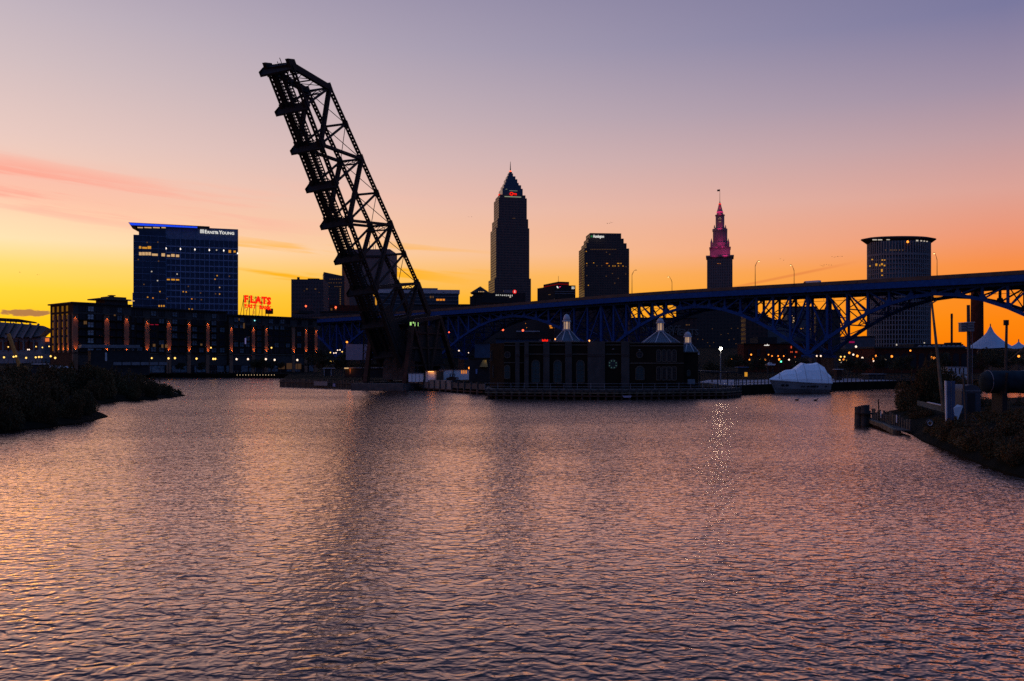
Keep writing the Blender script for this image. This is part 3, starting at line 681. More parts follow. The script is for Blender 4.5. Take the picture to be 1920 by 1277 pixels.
# tall stepped skyscraper with a pyramid crown
def tall_tower():
    Y = 1366.0; s = FPX / Y; th = R(11); cx = xat(956, Y)
    t = thing('skyscraper', 'tallest dark tower with stepped sides, glass pyramid crown and needle spire', 'skyscraper', (cx, Y, 0))
    t.rotation_euler = (0, 0, 0)
    gm = grid_mat('tall_tower_facade', (0.12, 0.075, 0.06), (0.016, 0.014, 0.022), 2.6, 3.9, 0.55, 0.6)
    k = math.cos(th) + math.sin(th)
    def body(x0, x1, y0, y1, name='shaft', m=gm, dx=0):
        w = (x1 - x0) / s / k; c = xat((x0 + x1) / 2, Y)
        mb = MB(); tier(mb, c, Y, w, w, zat(y1, Y), zat(y0, Y), th); return mb.build(name, m, t)
    body(915, 995, 525, 690, 'base'); body(919, 992, 432, 525.5); body(922, 990, 415, 432.5); body(925.5, 987.5, 376, 415.5); body(928.5, 985, 370, 376.5)
    glassm = mat('crown_glass', (0.06, 0.09, 0.12), 0.3, 0.5)
    for i, (x0, x1, y0, y1) in enumerate(((935, 980, 357, 370.5), (938.5, 977, 350, 357.5), (942, 972.5, 345, 350.5), (944.5, 970, 338, 345.5), (948, 966.5, 332, 338.5), (951.5, 962, 326, 332.5), (954, 960, 322.5, 326.5))):
        body(x0, x1, y0, y1, 'crown_tier', glassm)
    MB().tube([at(957, 324, Y), at(957, 303, Y)], [1.0, 0.25], 6).build('spire', M['dgrey'], t)
    MB().lathe(at(957, 323.5, Y), [(.4, 0), (1.6, .8), (1.6, 2), (.4, 3)], 8).build('beacon', E_['redlamp'], t)
    fr = Fr(939, Y - 24, 11)
    mb = MB(); fr.pbox(mb, 946, 977, 368.5, 369.8, .2, .6); mb.build('crown_light', E_['crown'], t)
    for (x0, x1, y) in ((955, 970, 357.6), (948, 951, 354.5)): 
        mb = MB(); fr.pbox(mb, x0, x1, y, y + .6, .2, .5); mb.build('crown_light', E_['crown'], t)
    # key-shaped emblem: ring, shank and bit
    c = fr.P(fr.u(959), fr.z(959, 363.6), .8); ring = [c + fr.d * 2.4 * math.cos(a) + Vector((0, 0, 2.0 * math.sin(a))) for a in np.linspace(0, 2 * math.pi, 15)]
    MB().tube(ring, 0.75, 6).build('key_emblem_ring', E_['redneon'], t)
    mb = MB(); fr.pbox(mb, 960.8, 968.5, 362.7, 364.4, .6, 1.0); fr.pbox(mb, 965, 966, 364.4, 366.2, .6, 1.0); fr.pbox(mb, 967.2, 968.5, 364.4, 366.2, .6, 1.0); mb.build('key_emblem_shank', E_['redneon'], t)
    mb = MB(); a = at(936, 366, Y - 6); mb.obox(a, Vector((1.2, -1.6, 0)), Vector((.2, .2, 0)), Vector((0, 0, 1.8))); mb.build('key_emblem', E_['redneon'], t)
    # lit offices
    f2 = Fr(931, Y - 26, 11)
    rects = []
    for y, xs in ((463, [936, 939, 943, 947, 951, 955, 957, 976, 979]), (460, [969, 972, 975, 979]), (488, [947, 963, 967]), (492, [941, 950, 957, 963, 966, 970, 974, 977]), (518, [942]), (529, range(936, 981, 3)), (533.5, [937, 944, 948, 955, 963, 972, 975, 978]), (409, [961, 964]), (484, [948])):
        rects += [(x, x + 1.3, y, y + 1.4) for x in xs]
    lit(f2, t, rects, E_['dim'], 2.0)
tall_tower()

def stepped_tower():
    Y = 1450.0; s = FPX / Y; th = R(5); k = math.cos(th) + math.sin(th)
    t = thing('office_tower', 'broad dark office tower with three stepped shoulders left of the pink-lit spire', 'skyscraper', (xat(1131, Y), Y, 0))
    gm = grid_mat('stepped_tower_facade', (0.085, 0.052, 0.042), (0.014, 0.012, 0.014), 3.0, 3.9, 0.5, 0.6)
    for i, (x0, x1, y0, y1) in enumerate(((1086.5, 1177, 469.5, 700), (1091, 1172.5, 459.5, 470), (1095.5, 1167.5, 450.5, 460), (1099.5, 1163, 440.5, 451))):
        w = (x1 - x0) / s / k; mb = MB(); tier(mb, xat((x0 + x1) / 2, Y), Y, w, w * .75, zat(y1, Y), zat(y0, Y), th); mb.build('shaft' if i == 0 else 'shoulder', gm, t)
    fr = Fr(1087.5, Y - 34, 5)
    # pale strips of window on the narrow left side, dawn gleam painted in
    text('Huntington', 6.2, E_['whitesign'], t, fr.P(fr.u(1112), fr.z(1112, 445.6), 1.0), R(5), 'sign_lettering', 0.3, sx=.62)
    mb = MB(); c = fr.P(fr.u(1109), fr.z(1109, 443.4), 1.0); mb.tube([c, c + fr.n * .4], 1.7, 6); mb.build('sign_emblem', E_['greensign'], t)
    lw = [(1100, 494, E_['gold']), (1113, 493, E_['gold']), (1137, 494, E_['warm']), (1139, 494, E_['warm']), (1158, 494, E_['gold']), (1160, 494, E_['gold']), (1164, 494, E_['gold']), (1100, 498.5, E_['dim']), (1119, 498.5, E_['dim']),
          (1128, 498.5, E_['dim']), (1142, 498.8, E_['gold']), (1149, 498.8, E_['gold']), (1153, 498.8, E_['gold']), (1159.5, 498.8, E_['gold']), (1168, 499, E_['gold']), (1173.5, 500, E_['dim']), (1099, 471.5, E_['gold']), (1137, 473, E_['dim']),
          (1143, 477, E_['dim']), (1100, 517, E_['dim']), (1136.5, 518, E_['dim']), (1148, 513, E_['dim']), (1173, 514, E_['dim']), (1103, 535, E_['gold']), (1159, 522, E_['dim']), (1152.5, 531, E_['dim'])]
    for x, y, m_ in lw: lit(fr, t, [(x - .8, x + .9, y - .7, y + .7)], m_, 1.0)
    for i in range(16): lit(fr, t, [(1107 + i * 3.1, 1108.6 + i * 3.1, 467.2, 468.2)], E_['dim'], 1.0)
    c, sn = math.cos(th), math.sin(th)
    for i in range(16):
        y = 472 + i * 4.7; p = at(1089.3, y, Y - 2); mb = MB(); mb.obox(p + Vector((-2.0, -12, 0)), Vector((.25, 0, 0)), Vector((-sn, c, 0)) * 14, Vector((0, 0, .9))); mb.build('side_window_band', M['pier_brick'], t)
stepped_tower()

def spire_tower():
    Y = 1300.0; cx = xat(1349.7, Y)
    t = thing('spire_tower', 'slim stone tower with tiered magenta-lit crown, cone spire and flag', 'skyscraper', (cx, Y, 0))
    gm = grid_mat('spire_tower_stone', (0.10, 0.085, 0.085), (0.03, 0.025, 0.03), 2.4, 4.0, 0.4, 0.6)
    st = mat('spire_stone', (0.20, 0.16, 0.16), 0.85, 0, 0.3, .12)
    s = FPX / Y
    def blk(x0, x1, y0, y1, name, m=gm, n=4):
        w = (x1 - x0) / s; c = xat((x0 + x1) / 2, Y)
        if n == 4: return tier(MB(), c, Y, w, w, zat(y1, Y), zat(y0, Y), -math.atan2(cx, Y)).build(name, m, t)
        return MB().lathe((c, Y, zat(y1, Y)), [(w / 2, 0), (w / 2, zat(y0, Y) - zat(y1, Y))], n, rot=math.pi / n).build(name, m, t)
    blk(1326.5, 1372.5, 484, 700, 'shaft'); blk(1324.5, 1375, 481.5, 484.2, 'cornice', st)
    blk(1331.5, 1368.5, 467, 481.6, 'tier', st); blk(1330.5, 1369.5, 465.5, 467.1, 'cornice', st)
    blk(1334.5, 1365.5, 456, 465.6, 'tier', st, 8); blk(1337, 1362.5, 434, 456.1, 'tier', st, 12); blk(1336, 1363.5, 429.5, 434.1, 'cornice', st, 12)
    blk(1340.5, 1359, 427, 429.6, 'tier', st, 12); blk(1342, 1358, 405, 427.1, 'tier', st, 16); blk(1341, 1358.8, 403, 405.1, 'cornice', st, 16)
    blk(1344, 1355.8, 398.5, 403.1, 'tier', st, 16); blk(1344, 1355.8, 397, 398.6, 'cornice', st, 16)
    z0 = zat(397, Y); hh = zat(381, Y) - z0
    MB().lathe((cx, Y, z0), [(4.4, 0), (3.2, hh * .35), (1.9, hh * .75), (1.9, hh * .8), (.9, hh), (.5, hh + 3)], 16).build('cone_roof', st, t)
    for px in (1334, 1365.5):
        MB().lathe((xat(px, Y - 12), Y - 12, zat(467, Y)), [(1.7, 0), (1.7, 7), (1.9, 7.5), (.9, 11), (.2, 14)], 8).build('turret', st, t)
    for px in (1339.5, 1360.5):
        MB().lathe((xat(px, Y - 8), Y - 8, zat(429.5, Y)), [(.9, 0), (.9, 2), (.2, 5)], 8).build('turret', st, t)
    for i in range(8):                                # piers of the drum
        a = math.pi * (1 + (i + .5) / 8); r_ = 9.9; c = (cx + r_ * math.cos(a), Y + r_ * math.sin(a))
        MB().tube([(c[0], c[1], zat(456, Y)), (c[0], c[1], zat(434, Y))], .8, 6).build('column', st, t)
    MB().tube([(cx, Y, zat(380, Y)), (cx, Y, zat(354.5, Y))], [.35, .2], 6).build('flagpole', M['dgrey'], t)
    f = MB(); 
    for i in range(6):
        x = cx - .2 - i * .75; y_ = Y + .3 * math.sin(i * 1.3); f.v += [(x, y_, zat(358.6, Y) - .05 * i * i * .3), (x, y_, zat(355.2, Y) - .05 * i * i * .3)]
    for i in range(5): f.f.append((2 * i, 2 * i + 1, 2 * i + 3, 2 * i + 2))
    f.build('flag', M['dgrey'], t)
    mb = MB(); w = 5.0
    lit(Fr(1349.7, Y - 6.5), t, [(1349.4, 1350.6, 407.5, 408.5), (1347.3, 1348.3, 410, 411), (1351, 1352, 410, 411), (1348, 1349, 415.3, 416.3), (1350.6, 1351.6, 415.3, 416.3)], E_['pale'], 0.4)
    lit(Fr(1349.7, Y - 18), t, [(1345, 1345.8, 493.8, 494.6), (1347.2, 1348, 493.8, 494.6), (1350, 1350.8, 493.8, 494.6)], E_['warm'], 0.4)
    # magenta floodlights standing on the setbacks
    for (px, py, dy, pw, c) in ((1340, 484, 27, 9000, (1, .03, .30)), (1360, 484, 27, 9000, (1, .03, .30)), (1343, 466, 20, 5200, (1, .03, .28)), (1356, 466, 20, 5200, (1, .03, .28)), (1349.7, 432, 15, 5200, (1, .03, .25)), (1349.7, 403.8, 11, 5200, (1, .03, .22)), (1349.7, 392, 9, 4200, (1, .02, .08))):
        l = bpy.data.lights.new('floodlight', 'SPOT'); l.energy = pw * 0.6; l.color = c; l.shadow_soft_size = 0.6; l.spot_size = R(100); l.spot_blend = .9
        lo = bpy.data.objects.new('floodlight', l); col.objects.link(lo); lo.parent = t
        lo.location = Vector((xat(px, Y - dy), Y - dy, zat(py, Y))) - ORIG[t]; lo.rotation_euler = Vector((.2, 1, .75)).to_track_quat('-Z', 'Y').to_euler()
    MB().lathe((cx, Y, zat(383.5, Y)), [(2.0, 0), (2.0, 1.2)], 12).build('light_ring', E_['redneon'], t)
    MB().lathe((cx, Y, zat(398.9, Y)), [(4.95, 0), (4.95, .9)], 16).build('light_ring', E_['pink'], t)
spire_tower()

def round_top_tower():
    Y = 900.0; s = FPX / Y; cx = xat(1684.5, Y); RX = 57.5 / s; RY = 20.0
    t = thing('courthouse_tower', 'grey gridded tower with bowed front and wide flared round roof rim', 'skyscraper', (cx, Y, 0))
    wallm = mat('courthouse_stone', (0.17, 0.165, 0.17), 0.85, 0, 0.15, .2)
    glm = mat('courthouse_glass', (0.018, 0.02, 0.028), 0.3)
    z0, z1 = 15.0, zat(456, Y)
    MB().lathe((cx, Y, z0), [(1, 0), (1, z1 - z0)], 48, RX, RY).build('glass_core', glm, t, True)
    mb = MB(); nc = 34
    for i in range(nc + 1):
        a = math.pi + math.pi * i / nc; p = Vector((cx + RX * 1.003 * math.cos(a), Y + RY * 1.01 * math.sin(a), 0))
        mb.bar(p + Vector((0, 0, z0)), p + Vector((0, 0, z1)), 1.0, 1.0, Vector((math.cos(a), math.sin(a), 0)))
    mb.build('facade_piers', wallm, t, kind='stuff')
    mb = MB(); z = zat(655, Y); zt = zat(482, Y); rows_ = 20
    for i in range(rows_ + 1):
        zz_ = z + (zt - z) * i / rows_; o = len(mb.v); h = 1.0 if i < rows_ else 2.0
        n = 40
        for j in range(n + 1):
            a = math.pi + math.pi * j / n
            for (rr_, dz) in ((1.0, 0), (1.018, 0), (1.018, h), (1.0, h)): mb.v.append((cx + RX * rr_ * math.cos(a), Y + RY * rr_ * 1.01 * math.sin(a), zz_ + dz))
        for j in range(n):
            for q in range(4): mb.f.append((o + j * 4 + q, o + (j + 1) * 4 + q, o + (j + 1) * 4 + (q + 1) % 4, o + j * 4 + (q + 1) % 4))
    mb.build('floor_bands', wallm, t, kind='stuff')
    MB().lathe((cx, Y, z1 - 1), [(RX * 1.02, 0), (RX * 1.17, 3.4), (RX * 1.21, 4.2), (RX * 1.21, 5.0), (RX * .98, 6.4)], 56, 1, 0.45).build('roof_rim', M['dgrey'], t, True)
    fr = Fr(1684.5, Y - RY - .5)
    fl = Fr(1684.5, Y - RY * .62 - .6)
    lit(fl, t, [(1630, 1638, 450.8, 452.6), (1640, 1648, 450.8, 452.6), (1656, 1662, 450.8, 452.2), (1711, 1715, 452, 454.4), (1719, 1722, 452.6, 454.6), (1725, 1727.5, 453.2, 455), (1730, 1732.5, 454, 455.5)], E_['wsoft'], 8)
    MB().lathe(at(1702, 455.5, Y - RY - 1.5), [(.2, 0), (1.1, .6), (1.1, 1.6), (.2, 2.4)], 8).build('warning_lamp', E_['orange'], t)
    lit(fr, t, [(x, x + 1.6, 468, 470.2) for x in (1659, 1668, 1671, 1675, 1679, 1685, 1691)], E_['dim'], 1)
    f3 = Fr(1640, Y - RY * .78 - .4, -24)
    lit(f3, t, [(1652, 1655.5, 494, 497.5), (1652, 1655, 505, 510), (1652.5, 1655.5, 515.5, 517.5), (1641.5, 1645, 494.5, 499), (1649, 1650.5, 496.5, 499.5), (1657, 1660, 497, 499.5), (1630, 1632.5, 498, 500.5), (1634, 1637, 486, 488), (1653, 1656, 487, 489), (1658, 1660, 487, 489)], E_['gold'], 2.0)
    lit(fr, t, [(1679, 1681, 645, 648), (1731, 1733, 642, 644)], E_['wsoft'], 1.5)
round_top_tower()

def block(name, label, fr, x0, x1, y0, y1, m, depth, cat='building', top=None, extra=None):
    z0 = 0.5; t = thing(name, label, cat, fr.P(fr.u((x0 + x1) / 2), 0, -depth / 2))
    u0, u1 = fr.u(x0), fr.u(x1); za, zb = fr.z(x0, y0), fr.z(x1, top if top else y0)
    if top is None: zb = za
    MB().prism([fr.P(u0, z0), fr.P(u1, z0), fr.P(u1, zb), fr.P(u0, za)], -fr.n * depth).build('wall', m, t)
    return t
def downtown():
    ga = grid_mat('slab_facade', (0.05, 0.045, 0.05), (0.02, 0.02, 0.025), 3.0, 3.6, 0.55, 0.5)
    fr = Fr(546, 860, 4)
    t = block('office_slab', 'dark boxy office slab behind the right end of the brick apartments', fr, 546, 606, 523.5, 600, ga, 40)
    mb = MB(); fr.pbox(mb, 556, 560, 519, 523.5, -6, -3); fr.pbox(mb, 576, 597, 521.5, 523.5, -9, -3); mb.build('roof_plant', M['dgrey'], t)
    lit(fr, t, [(574, 577, 541, 543), (590, 593, 541, 543), (570, 571, 545, 546), (598, 599, 548, 549)], E_['dim'], .5)
    MB().lathe(at(573.5, 576, 850), [(.1, 0), (.8, .5), (.8, 1.4), (.1, 2)], 8).build('warning_lamp', E_['redlamp'], t)
    fr = Fr(606, 950, 14)
    t = block('wedge_tower', 'dark tower with a slanting wedge top and gold-coloured sky gleam on its corner edge', fr, 607, 646, 510, 600, grid_mat('wedge_facade', (0.05, 0.04, 0.04), (0.02, 0.018, 0.02), 2.6, 3.8, .6, .45), 30, top=518)
    MB().bar(fr.P(fr.u(607), fr.z(607, 594)) + Vector((-.2, -.6, 0)), fr.P(fr.u(607), fr.z(607, 527)) + Vector((-.2, -.6, 0)), 1.2, 1.2, BN).build('sky_gleam_strip', mat('sky_gleam_gold', (0.5, 0.42, 0.2), .2, .9), t)  # gold strip added for the sky's reflection in the side glass
    for y_, xs in ((523, (618, 622, 626, 630, 634, 638)), (530, (616, 620, 625, 630, 635, 639)), (537, (612, 616, 627, 631, 635, 638)), (566, (606.5,))):
        lit(fr, t, [(x, x + 2, y_, y_ + 1) for x in xs], E_['dim'], .5)
    lit(fr, t, [(637, 639, 541 + i * 4, 543 + i * 4) for i in range(9)], E_['dim'], .5)
    MB().lathe(at(615, 562, 935), [(.1, 0), (.9, .5), (.9, 1.5), (.1, 2)], 8).build('warning_lamp', E_['redlamp'], t)
    fr = Fr(654, 1000, -3)
    t = block('slab_tower', 'broad windowless slab tower seen through the raised bridge trusses', fr, 655, 731, 467.5, 600, mat('slab_stone', (0.13, 0.105, 0.10), .85, 0, .12, .05), 45)
    sd = MB().prism([at(641, 600, 1006), at(655, 600, 1000.2), at(655, 468, 1000.2), at(641, 468, 1006)], Vector((0, 45, 0))).build('side_wing', mat('slab_side', (0.16, 0.12, 0.10), .85), t)
    f3 = Fr(641, 1005.5, -20)
    for i in range(22): 
        mb = MB(); f3.pbox(mb, 643, 653.5, 478 + i * 5, 480.4 + i * 5, .1, .6); mb.build('window_band', M['glass'], t)
    mb = MB(); 
    for px, h in ((688, 6), (693, 9), (700, 4), (704, 5)): p = at(px, 467, 1010); mb.bar(p, p + Vector((0, 0, h)), .5, .5)
    mb.build('roof_masts', M['dgrey'], t)
    mb = MB(); fr.pbox(mb, 676, 721, 479, 483, .1, .8); mb.build('louvre_band', M['dgrey'], t)
    fr = Fr(617, 700, 8)
    t = block('brick_warehouse', 'low brick building peeping over the left end of the blue bridge deck', fr, 618, 700, 572, 600, M['red_brick'], 30)
    lit(fr, t, [(620, 623, 578, 582), (628, 631, 577, 581)], E_['dim'], .2)
    MB().lathe(at(629.5, 578.5, 690), [(.1, 0), (.7, .5), (.7, 1.2), (.1, 1.8)], 8).build('warning_lamp', E_['redlamp'], t)
    fr = Fr(700, 800, 6)
    t = block('glass_office', 'low modern pale-topped glass building right behind the raised bridge', fr, 702, 860, 545, 600, mat('office_glass', (0.03, 0.05, 0.065), .2, .2, .3, .1), 40)
    mb = MB(); fr.pbox(mb, 700, 862, 543, 550, -41, .6); mb.build('roof_band', M['offwhite'], t)
    mb = MB(); fr.pbox(mb, 765, 821, 539, 543, -30, -6); mb.build('penthouse', M['grey'], t)
    for y in (555, 562, 569): mb = MB(); fr.pbox(mb, 702, 860, y, y + 1.2, .02, .35); mb.build('floor_band', M['grey'], t)
    lit(fr, t, [(818, 829, 560.5, 563.8), (830, 834, 560.5, 563.8)], E_['warm'], .4); lit(fr, t, [(806, 809, 555, 559), (811, 813, 555, 559)], E_['dim'], .4)
    mb = MB(); fr.pbox(mb, 703.5, 706.5, 552, 572, .3, 1.0); fr.pbox(mb, 700, 706, 552, 555, .3, 1.0); mb.build('lit_stair', E_['gold'], t)
    fr = Fr(888, 1000, 0)
    t = thing('pyramid_roof_building', 'small dark building with a pyramid roof beside the tallest tower', 'building', (xat(899, 1000), 1010, 0))
    MB().box(xat(885, 1000), xat(914, 1000), 1000, 1018, 0, zat(549, 1000)).build('wall', M['dgrey'], t)
    MB().lathe((xat(900, 1000), 1009, zat(549, 1000)), [(15.5, 0), (.3, 8.0)], 4, rot=math.pi / 4).build('roof', M['dgrey'], t)
    MB().box(xat(881, 1000), xat(890, 1000), 998, 1018, 0, zat(556, 1000)).build('wing', M['dgrey'], t)
    lit(Fr(888, 999), t, [(897 + i * 3, 898.5 + i * 3, 546.3, 547.6) for i in range(4)], E_['pale'], .3)
    # low theatre roofs and their lettering in front of the tallest tower
    fr = Fr(900, 860, 2)
    t = block('theatre_block', 'low dark block with white letters and a round red sign below the tallest tower', fr, 905, 985, 549, 600, M['dgrey'], 30)
    mb = MB(); fr.pbox(mb, 945, 961, 543, 549, -9, -4); mb.build('roof_screen', M['grey'], t)
    for i, ch in enumerate('NETANCARE'): text(ch, 1.7, E_['whitesign'], t, fr.P(fr.u(929.5 + i * 3.75), fr.z(945, 554.6 + i * .08), .5), 0, 'sign_letter', .15)
    c = at(965, 547, 852); MB().tube([c, c + Vector((0, .6, 0))], 1.9, 20).build('sign_disc', emi('round_sign', (1, .03, .03), .8), t)
    MB().tube([at(965, 552, 852.3), c + Vector((0, .3, 0))], .2, 6).build('sign_post', M['dgrey'], t)
    text('S', 2.6, E_['whitesign'], t, at(964.1, 548.6, 851.6), 0, 'sign_letter', .1)
    mb = MB(); fr.pbox(mb, 955.5, 958, 555.8, 558, .1, .4); mb.build('lit_window', E_['wsoft'], t)
    # number building
    fr = Fr(1040, 900, 4)
    t = block('number_building', 'low dark office building with a lit 55 sign and red roof stripe', fr, 1040, 1079, 535, 600, M['dgrey'], 30)
    fs = Fr(1007.5, 917, -42); 
    MB().prism([at(1007.5, 600, 914), at(1040.2, 600, 900.3), at(1040.2, 535.6, 900.3), at(1007.5, 540.8, 914)], Vector((6, 24, 0))).build('wing', M['dgrey'], t)
    MB().prism([at(1019, 541, 918), at(1047, 541, 904), at(1047, 528, 904), at(1019, 533.8, 918)], Vector((9, 18, 0))).build('penthouse', M['dgrey'], t)
    MB().prism([at(1047, 541, 904), at(1067, 541, 905), at(1067, 528.6, 905), at(1047, 528, 904)], Vector((0, 18, 0))).build('penthouse', M['dgrey'], t)
    mb = MB().bar(at(1047, 532.6, 903.2), at(1066, 533.2, 904.2), .5, 1.0); mb.bar(at(1020, 538, 917), at(1047, 532.6, 903.2), .5, .8); mb.build('red_stripe', emi('red_stripe', (1, .02, .02), .12), t)
    text('55', 3.2, E_['whitesign'], t, fr.P(fr.u(1071.5), fr.z(1071, 541.8), .5), R(4), 'sign_number', .15)
    mb = MB().prism([fr.P(fr.u(a), fr.z(a, b), .6) for a, b in ((1043.2, 536.8), (1045.5, 536.8), (1047.5, 540.4), (1044.8, 540.4))], fr.n * .2); mb.build('sign_emblem', E_['whitesign'], t)
    mb = MB().prism([fr.P(fr.u(a), fr.z(a, b), .6) for a, b in ((1047.8, 538.6), (1049.5, 537.2), (1051.6, 536.8), (1050, 538.8))], fr.n * .2); mb.build('sign_emblem', E_['pink'], t)
    for y in (546, 550): mb = MB(); fr.pbox(mb, 1040, 1079, y, y + 1.2, .02, .3); mb.build('window_band', M['grey'], t)
    mb = MB(); a = at(1047, 528, 908); mb.tube([a, a + Vector((0, 0, 5.5))], .18, 5); mb.build('roof_pole', M['dgrey'], t)
    mb = MB(); fs.pbox(mb, 1024, 1034, 552.2, 553.4, 1, 1.4); mb.build('lit_sign', E_['dim'], t)
downtown()
def low_blocks():
    # mass of the lower city seen under the bridge
    gd = grid_mat('low_block_facade', (0.030, 0.024, 0.022), (0.014, 0.013, 0.015), 3.4, 3.4, .45, .5)
    gr = grid_mat('apartment_facade', (0.045, 0.022, 0.018), (0.014, 0.012, 0.013), 3.2, 3.2, .45, .55)
    defs = [('parking_block', 'broad dark parking block behind the left spans of the blue bridge', 600, 770, 585, 640, gd, 660, 0),
            ('brick_block', 'dark brick block low between the raised bridge and the river restaurant', 760, 905, 572, 660, gd, 640, 0),
            ('stone_block', 'brownish tall block under the blue bridge left of the first cupola', 900, 1045, 568, 660, mat('brown_stone', (0.040, 0.028, 0.024), .9, 0, .2, .1), 620, 0),
            ('apartment_block', 'dark gridded apartment block behind the first and second cupolas', 1040, 1184, 560, 690, gr, 600, 0),
            ('lettered_apartments', 'dark brick apartments with pale rooftop letters behind the middle cupola', 1180, 1306, 597, 690, gr, 560, 0),
            ('terminal_block', 'wide dark office block below the pink-lit spire tower', 1272, 1420, 556, 690, gd, 900, 0),
            ('ribbed_block', 'reddish ribbed block left of the grey arena wall', 1398, 1440, 592, 690, gr, 620, 0),
            ('pale_hall', 'big pale windowless hall wall behind the blue bridge pier', 1438, 1480, 602, 690, mat('pale_hall', (0.11, 0.10, 0.105), .9, 0, .1, .1), 640, 0),
            ('arena_block', 'bluish arena facade behind the web of the bridge pier', 1476, 1532, 576, 690, mat('arena_wall', (0.05, 0.06, 0.075), .7, 0, .5, .06), 760, 0),
            ('domed_block', 'dark block with domed roof right behind the bridge pier', 1530, 1576, 582, 690, gd, 700, 0),
            ('brick_market', 'long low brick market hall with lit signs behind the boat', 1395, 1560, 645, 700, M['red_brick'], 420, 0),
            ('far_shed', 'far low shed on the horizon seen through the right bridge arch', 1585, 1640, 632, 690, mat('far_shed', (0.09, 0.08, 0.09), .9), 800, 0)]
    for (nm, lb, x0, x1, y0, y1, m_, Y, dg) in defs:
        fr = Fr(x0, Y, dg); t = block(nm, lb, fr, x0, x1, y0, y1, m_, 12)
        mb = MB(); fr.pbox(mb, x0 - .5, x1 + .5, y0 - 1.6, y0, -12.5, .5); mb.build('parapet', M['dgrey'], t)
        for i in range(3):
            a = random.uniform(x0 + 4, x1 - 14); mb = MB(); fr.pbox(mb, a, a + random.uniform(4, 9), y0 - 4 if Y < 560 else y0 - 2.4, y0 - 1.6, -9, -3); mb.build('roof_plant', M['dgrey'], t)
        if nm == 'lettered_apartments':
            text('STONEBRIDGE', 5.6, mat('pale_letters', (0.10, 0.095, 0.09), .7), t, fr.P(fr.u(1204), fr.z(1204, 622), .4), 0, 'sign_lettering', .2, sx=.66)
            text('APARTMENTS', 5.6, bpy.data.materials['pale_letters'], t, fr.P(fr.u(1212), fr.z(1212, 628.5), .4), 0, 'sign_lettering', .2, sx=.95)
            lit(fr, t, [(1286, 1289, 608.5, 610), (1291, 1293, 608.5, 610)], E_['dim'], .3)
        if nm == 'terminal_block':
            for i in range(26):
                x = 1276 + random.random() * 130; y = 595 + random.random() * 70; lit(fr, t, [(x, x + 1.2, y, y + 1.2)], E_['dim'], .3)
        if nm == 'arena_block':
            lit(fr, t, [(1485, 1488.5, 591, 597), (1486, 1489, 600, 605)], E_['pale'], .4); lit(fr, t, [(1501, 1502.5, 615.5, 617.5), (1505.5, 1507, 615.5, 617.5), (1519, 1520.5, 615.5, 617.5)], E_['gold'], .4)
        if nm == 'brick_market':
            lit(fr, t, [(1432.5, 1442, 646.8, 648.2), (1438, 1439, 645.2, 646.8)], E_['whitesign'], .4)
            for i in range(9):
                x0_ = 1402 + i * 17; mb = MB(); fr.pbox(mb, x0_, x0_ + 6, 655, 668, .05, .3); mb.build('window', M['glass'], t)
            lit(fr, t, [(1482.5, 1484, 649, 653), (1482, 1483, 659, 661), (1484.5, 1485.5, 659, 661), (1491, 1492, 658.5, 661.5), (1493, 1494, 658.5, 661.5), (1490, 1491, 668, 670.5)], emi('red_sign_' + nm, (1, .12, .04), .8), .4)
            mb = MB(); fr.pbox(mb, 1428, 1464, 631.5, 645, -20, -6); mb.build('rear_wing', M['dgrey'], t)
        if nm == 'stone_block':
            lit(fr, t, [(1030, 1034, 610, 612.5), (1031, 1036, 613.5, 615.5), (983, 984, 598, 599), (985, 986, 606, 607), (987, 988, 614, 615)], E_['warm'], .3)
            mb = MB(); fr.pbox(mb, 968, 1012, 620.5, 622.3, 2, 3); mb.build('canopy', M['cupola'], t)
        if nm == 'brick_block':
            lit(fr, t, [(876, 879, 585.5, 590.5), (884, 885.5, 586, 588)], E_['gold'], .3)
        if nm == 'far_shed':
            mb = MB(); fr.pbox(mb, 1592, 1602, 640, 643, .1, .3); mb.build('lit_sign', emi('magenta_sign', (1, .02, .25), .25), t)
    # blue-roofed sheds behind the restaurant
    for nm, lb, x0, x1, y0, y1, Y in (('blue_shed', 'blue flat shed standing left behind the restaurant', 890, 918, 643, 690, 205), ('blue_hall', 'long blue roofed hall with a red sign behind the restaurant', 930, 1034, 635, 690, 215)):
        fr = Fr(x0, Y); t = block(nm, lb, fr, x0, x1, y0, y1, mat(nm + '_paint', (0.025, 0.055, 0.10), .7), 14)
        mb = MB(); fr.pbox(mb, x0 - 1, x1 + 1, y0 - 1.2, y0, -14.5, .4); mb.build('roof_edge', M['dgrey'], t)
        if nm == 'blue_hall':
            mb = MB(); fr.pbox(mb, 1010, 1033, 636, 645, .05, .25); mb.build('sign_board', M['grey'], t)
            text('MM', 1.25, E_['redneon'], t, fr.P(fr.u(1016.2), fr.z(1016, 643), .4), 0, 'sign_lettering', .1, sx=.75)
    for (px, py, Y, lb) in ((943, 620.5, 500, 'red-orange street light left above the blue hall'), (980.5, 621.5, 500, 'red-orange street light right above the blue hall')):
        q = at(px, py, Y); L_ = thing('street_lamp', lb, 'street lamp', (q.x, q.y, QUAY + 1), 'red-orange lamps above the blue hall')
        MB().tube([(q.x, q.y, QUAY), (q.x, q.y, q.z)], .12, 6).build('pole', M['dgrey'], L_); MB().lathe((q.x, q.y, q.z), [(.1, 0), (.55, .3), (.55, .8), (.1, 1.2)], 10).build('lamp_head', E_['redlamp'], L_)
    # power house, chimneys and tent on the right
    Y = 385.0; fr = Fr(1560, Y)
    t = block('power_house', 'long red brick power house with tall dark windows seen under the right bridge arch', fr, 1640, 1842, 652, 705, M['red_brick'], 25)
    mb = MB(); fr.pbox(mb, 1638, 1844, 650, 653, -26, .6); mb.build('cornice', M['stone'], t)
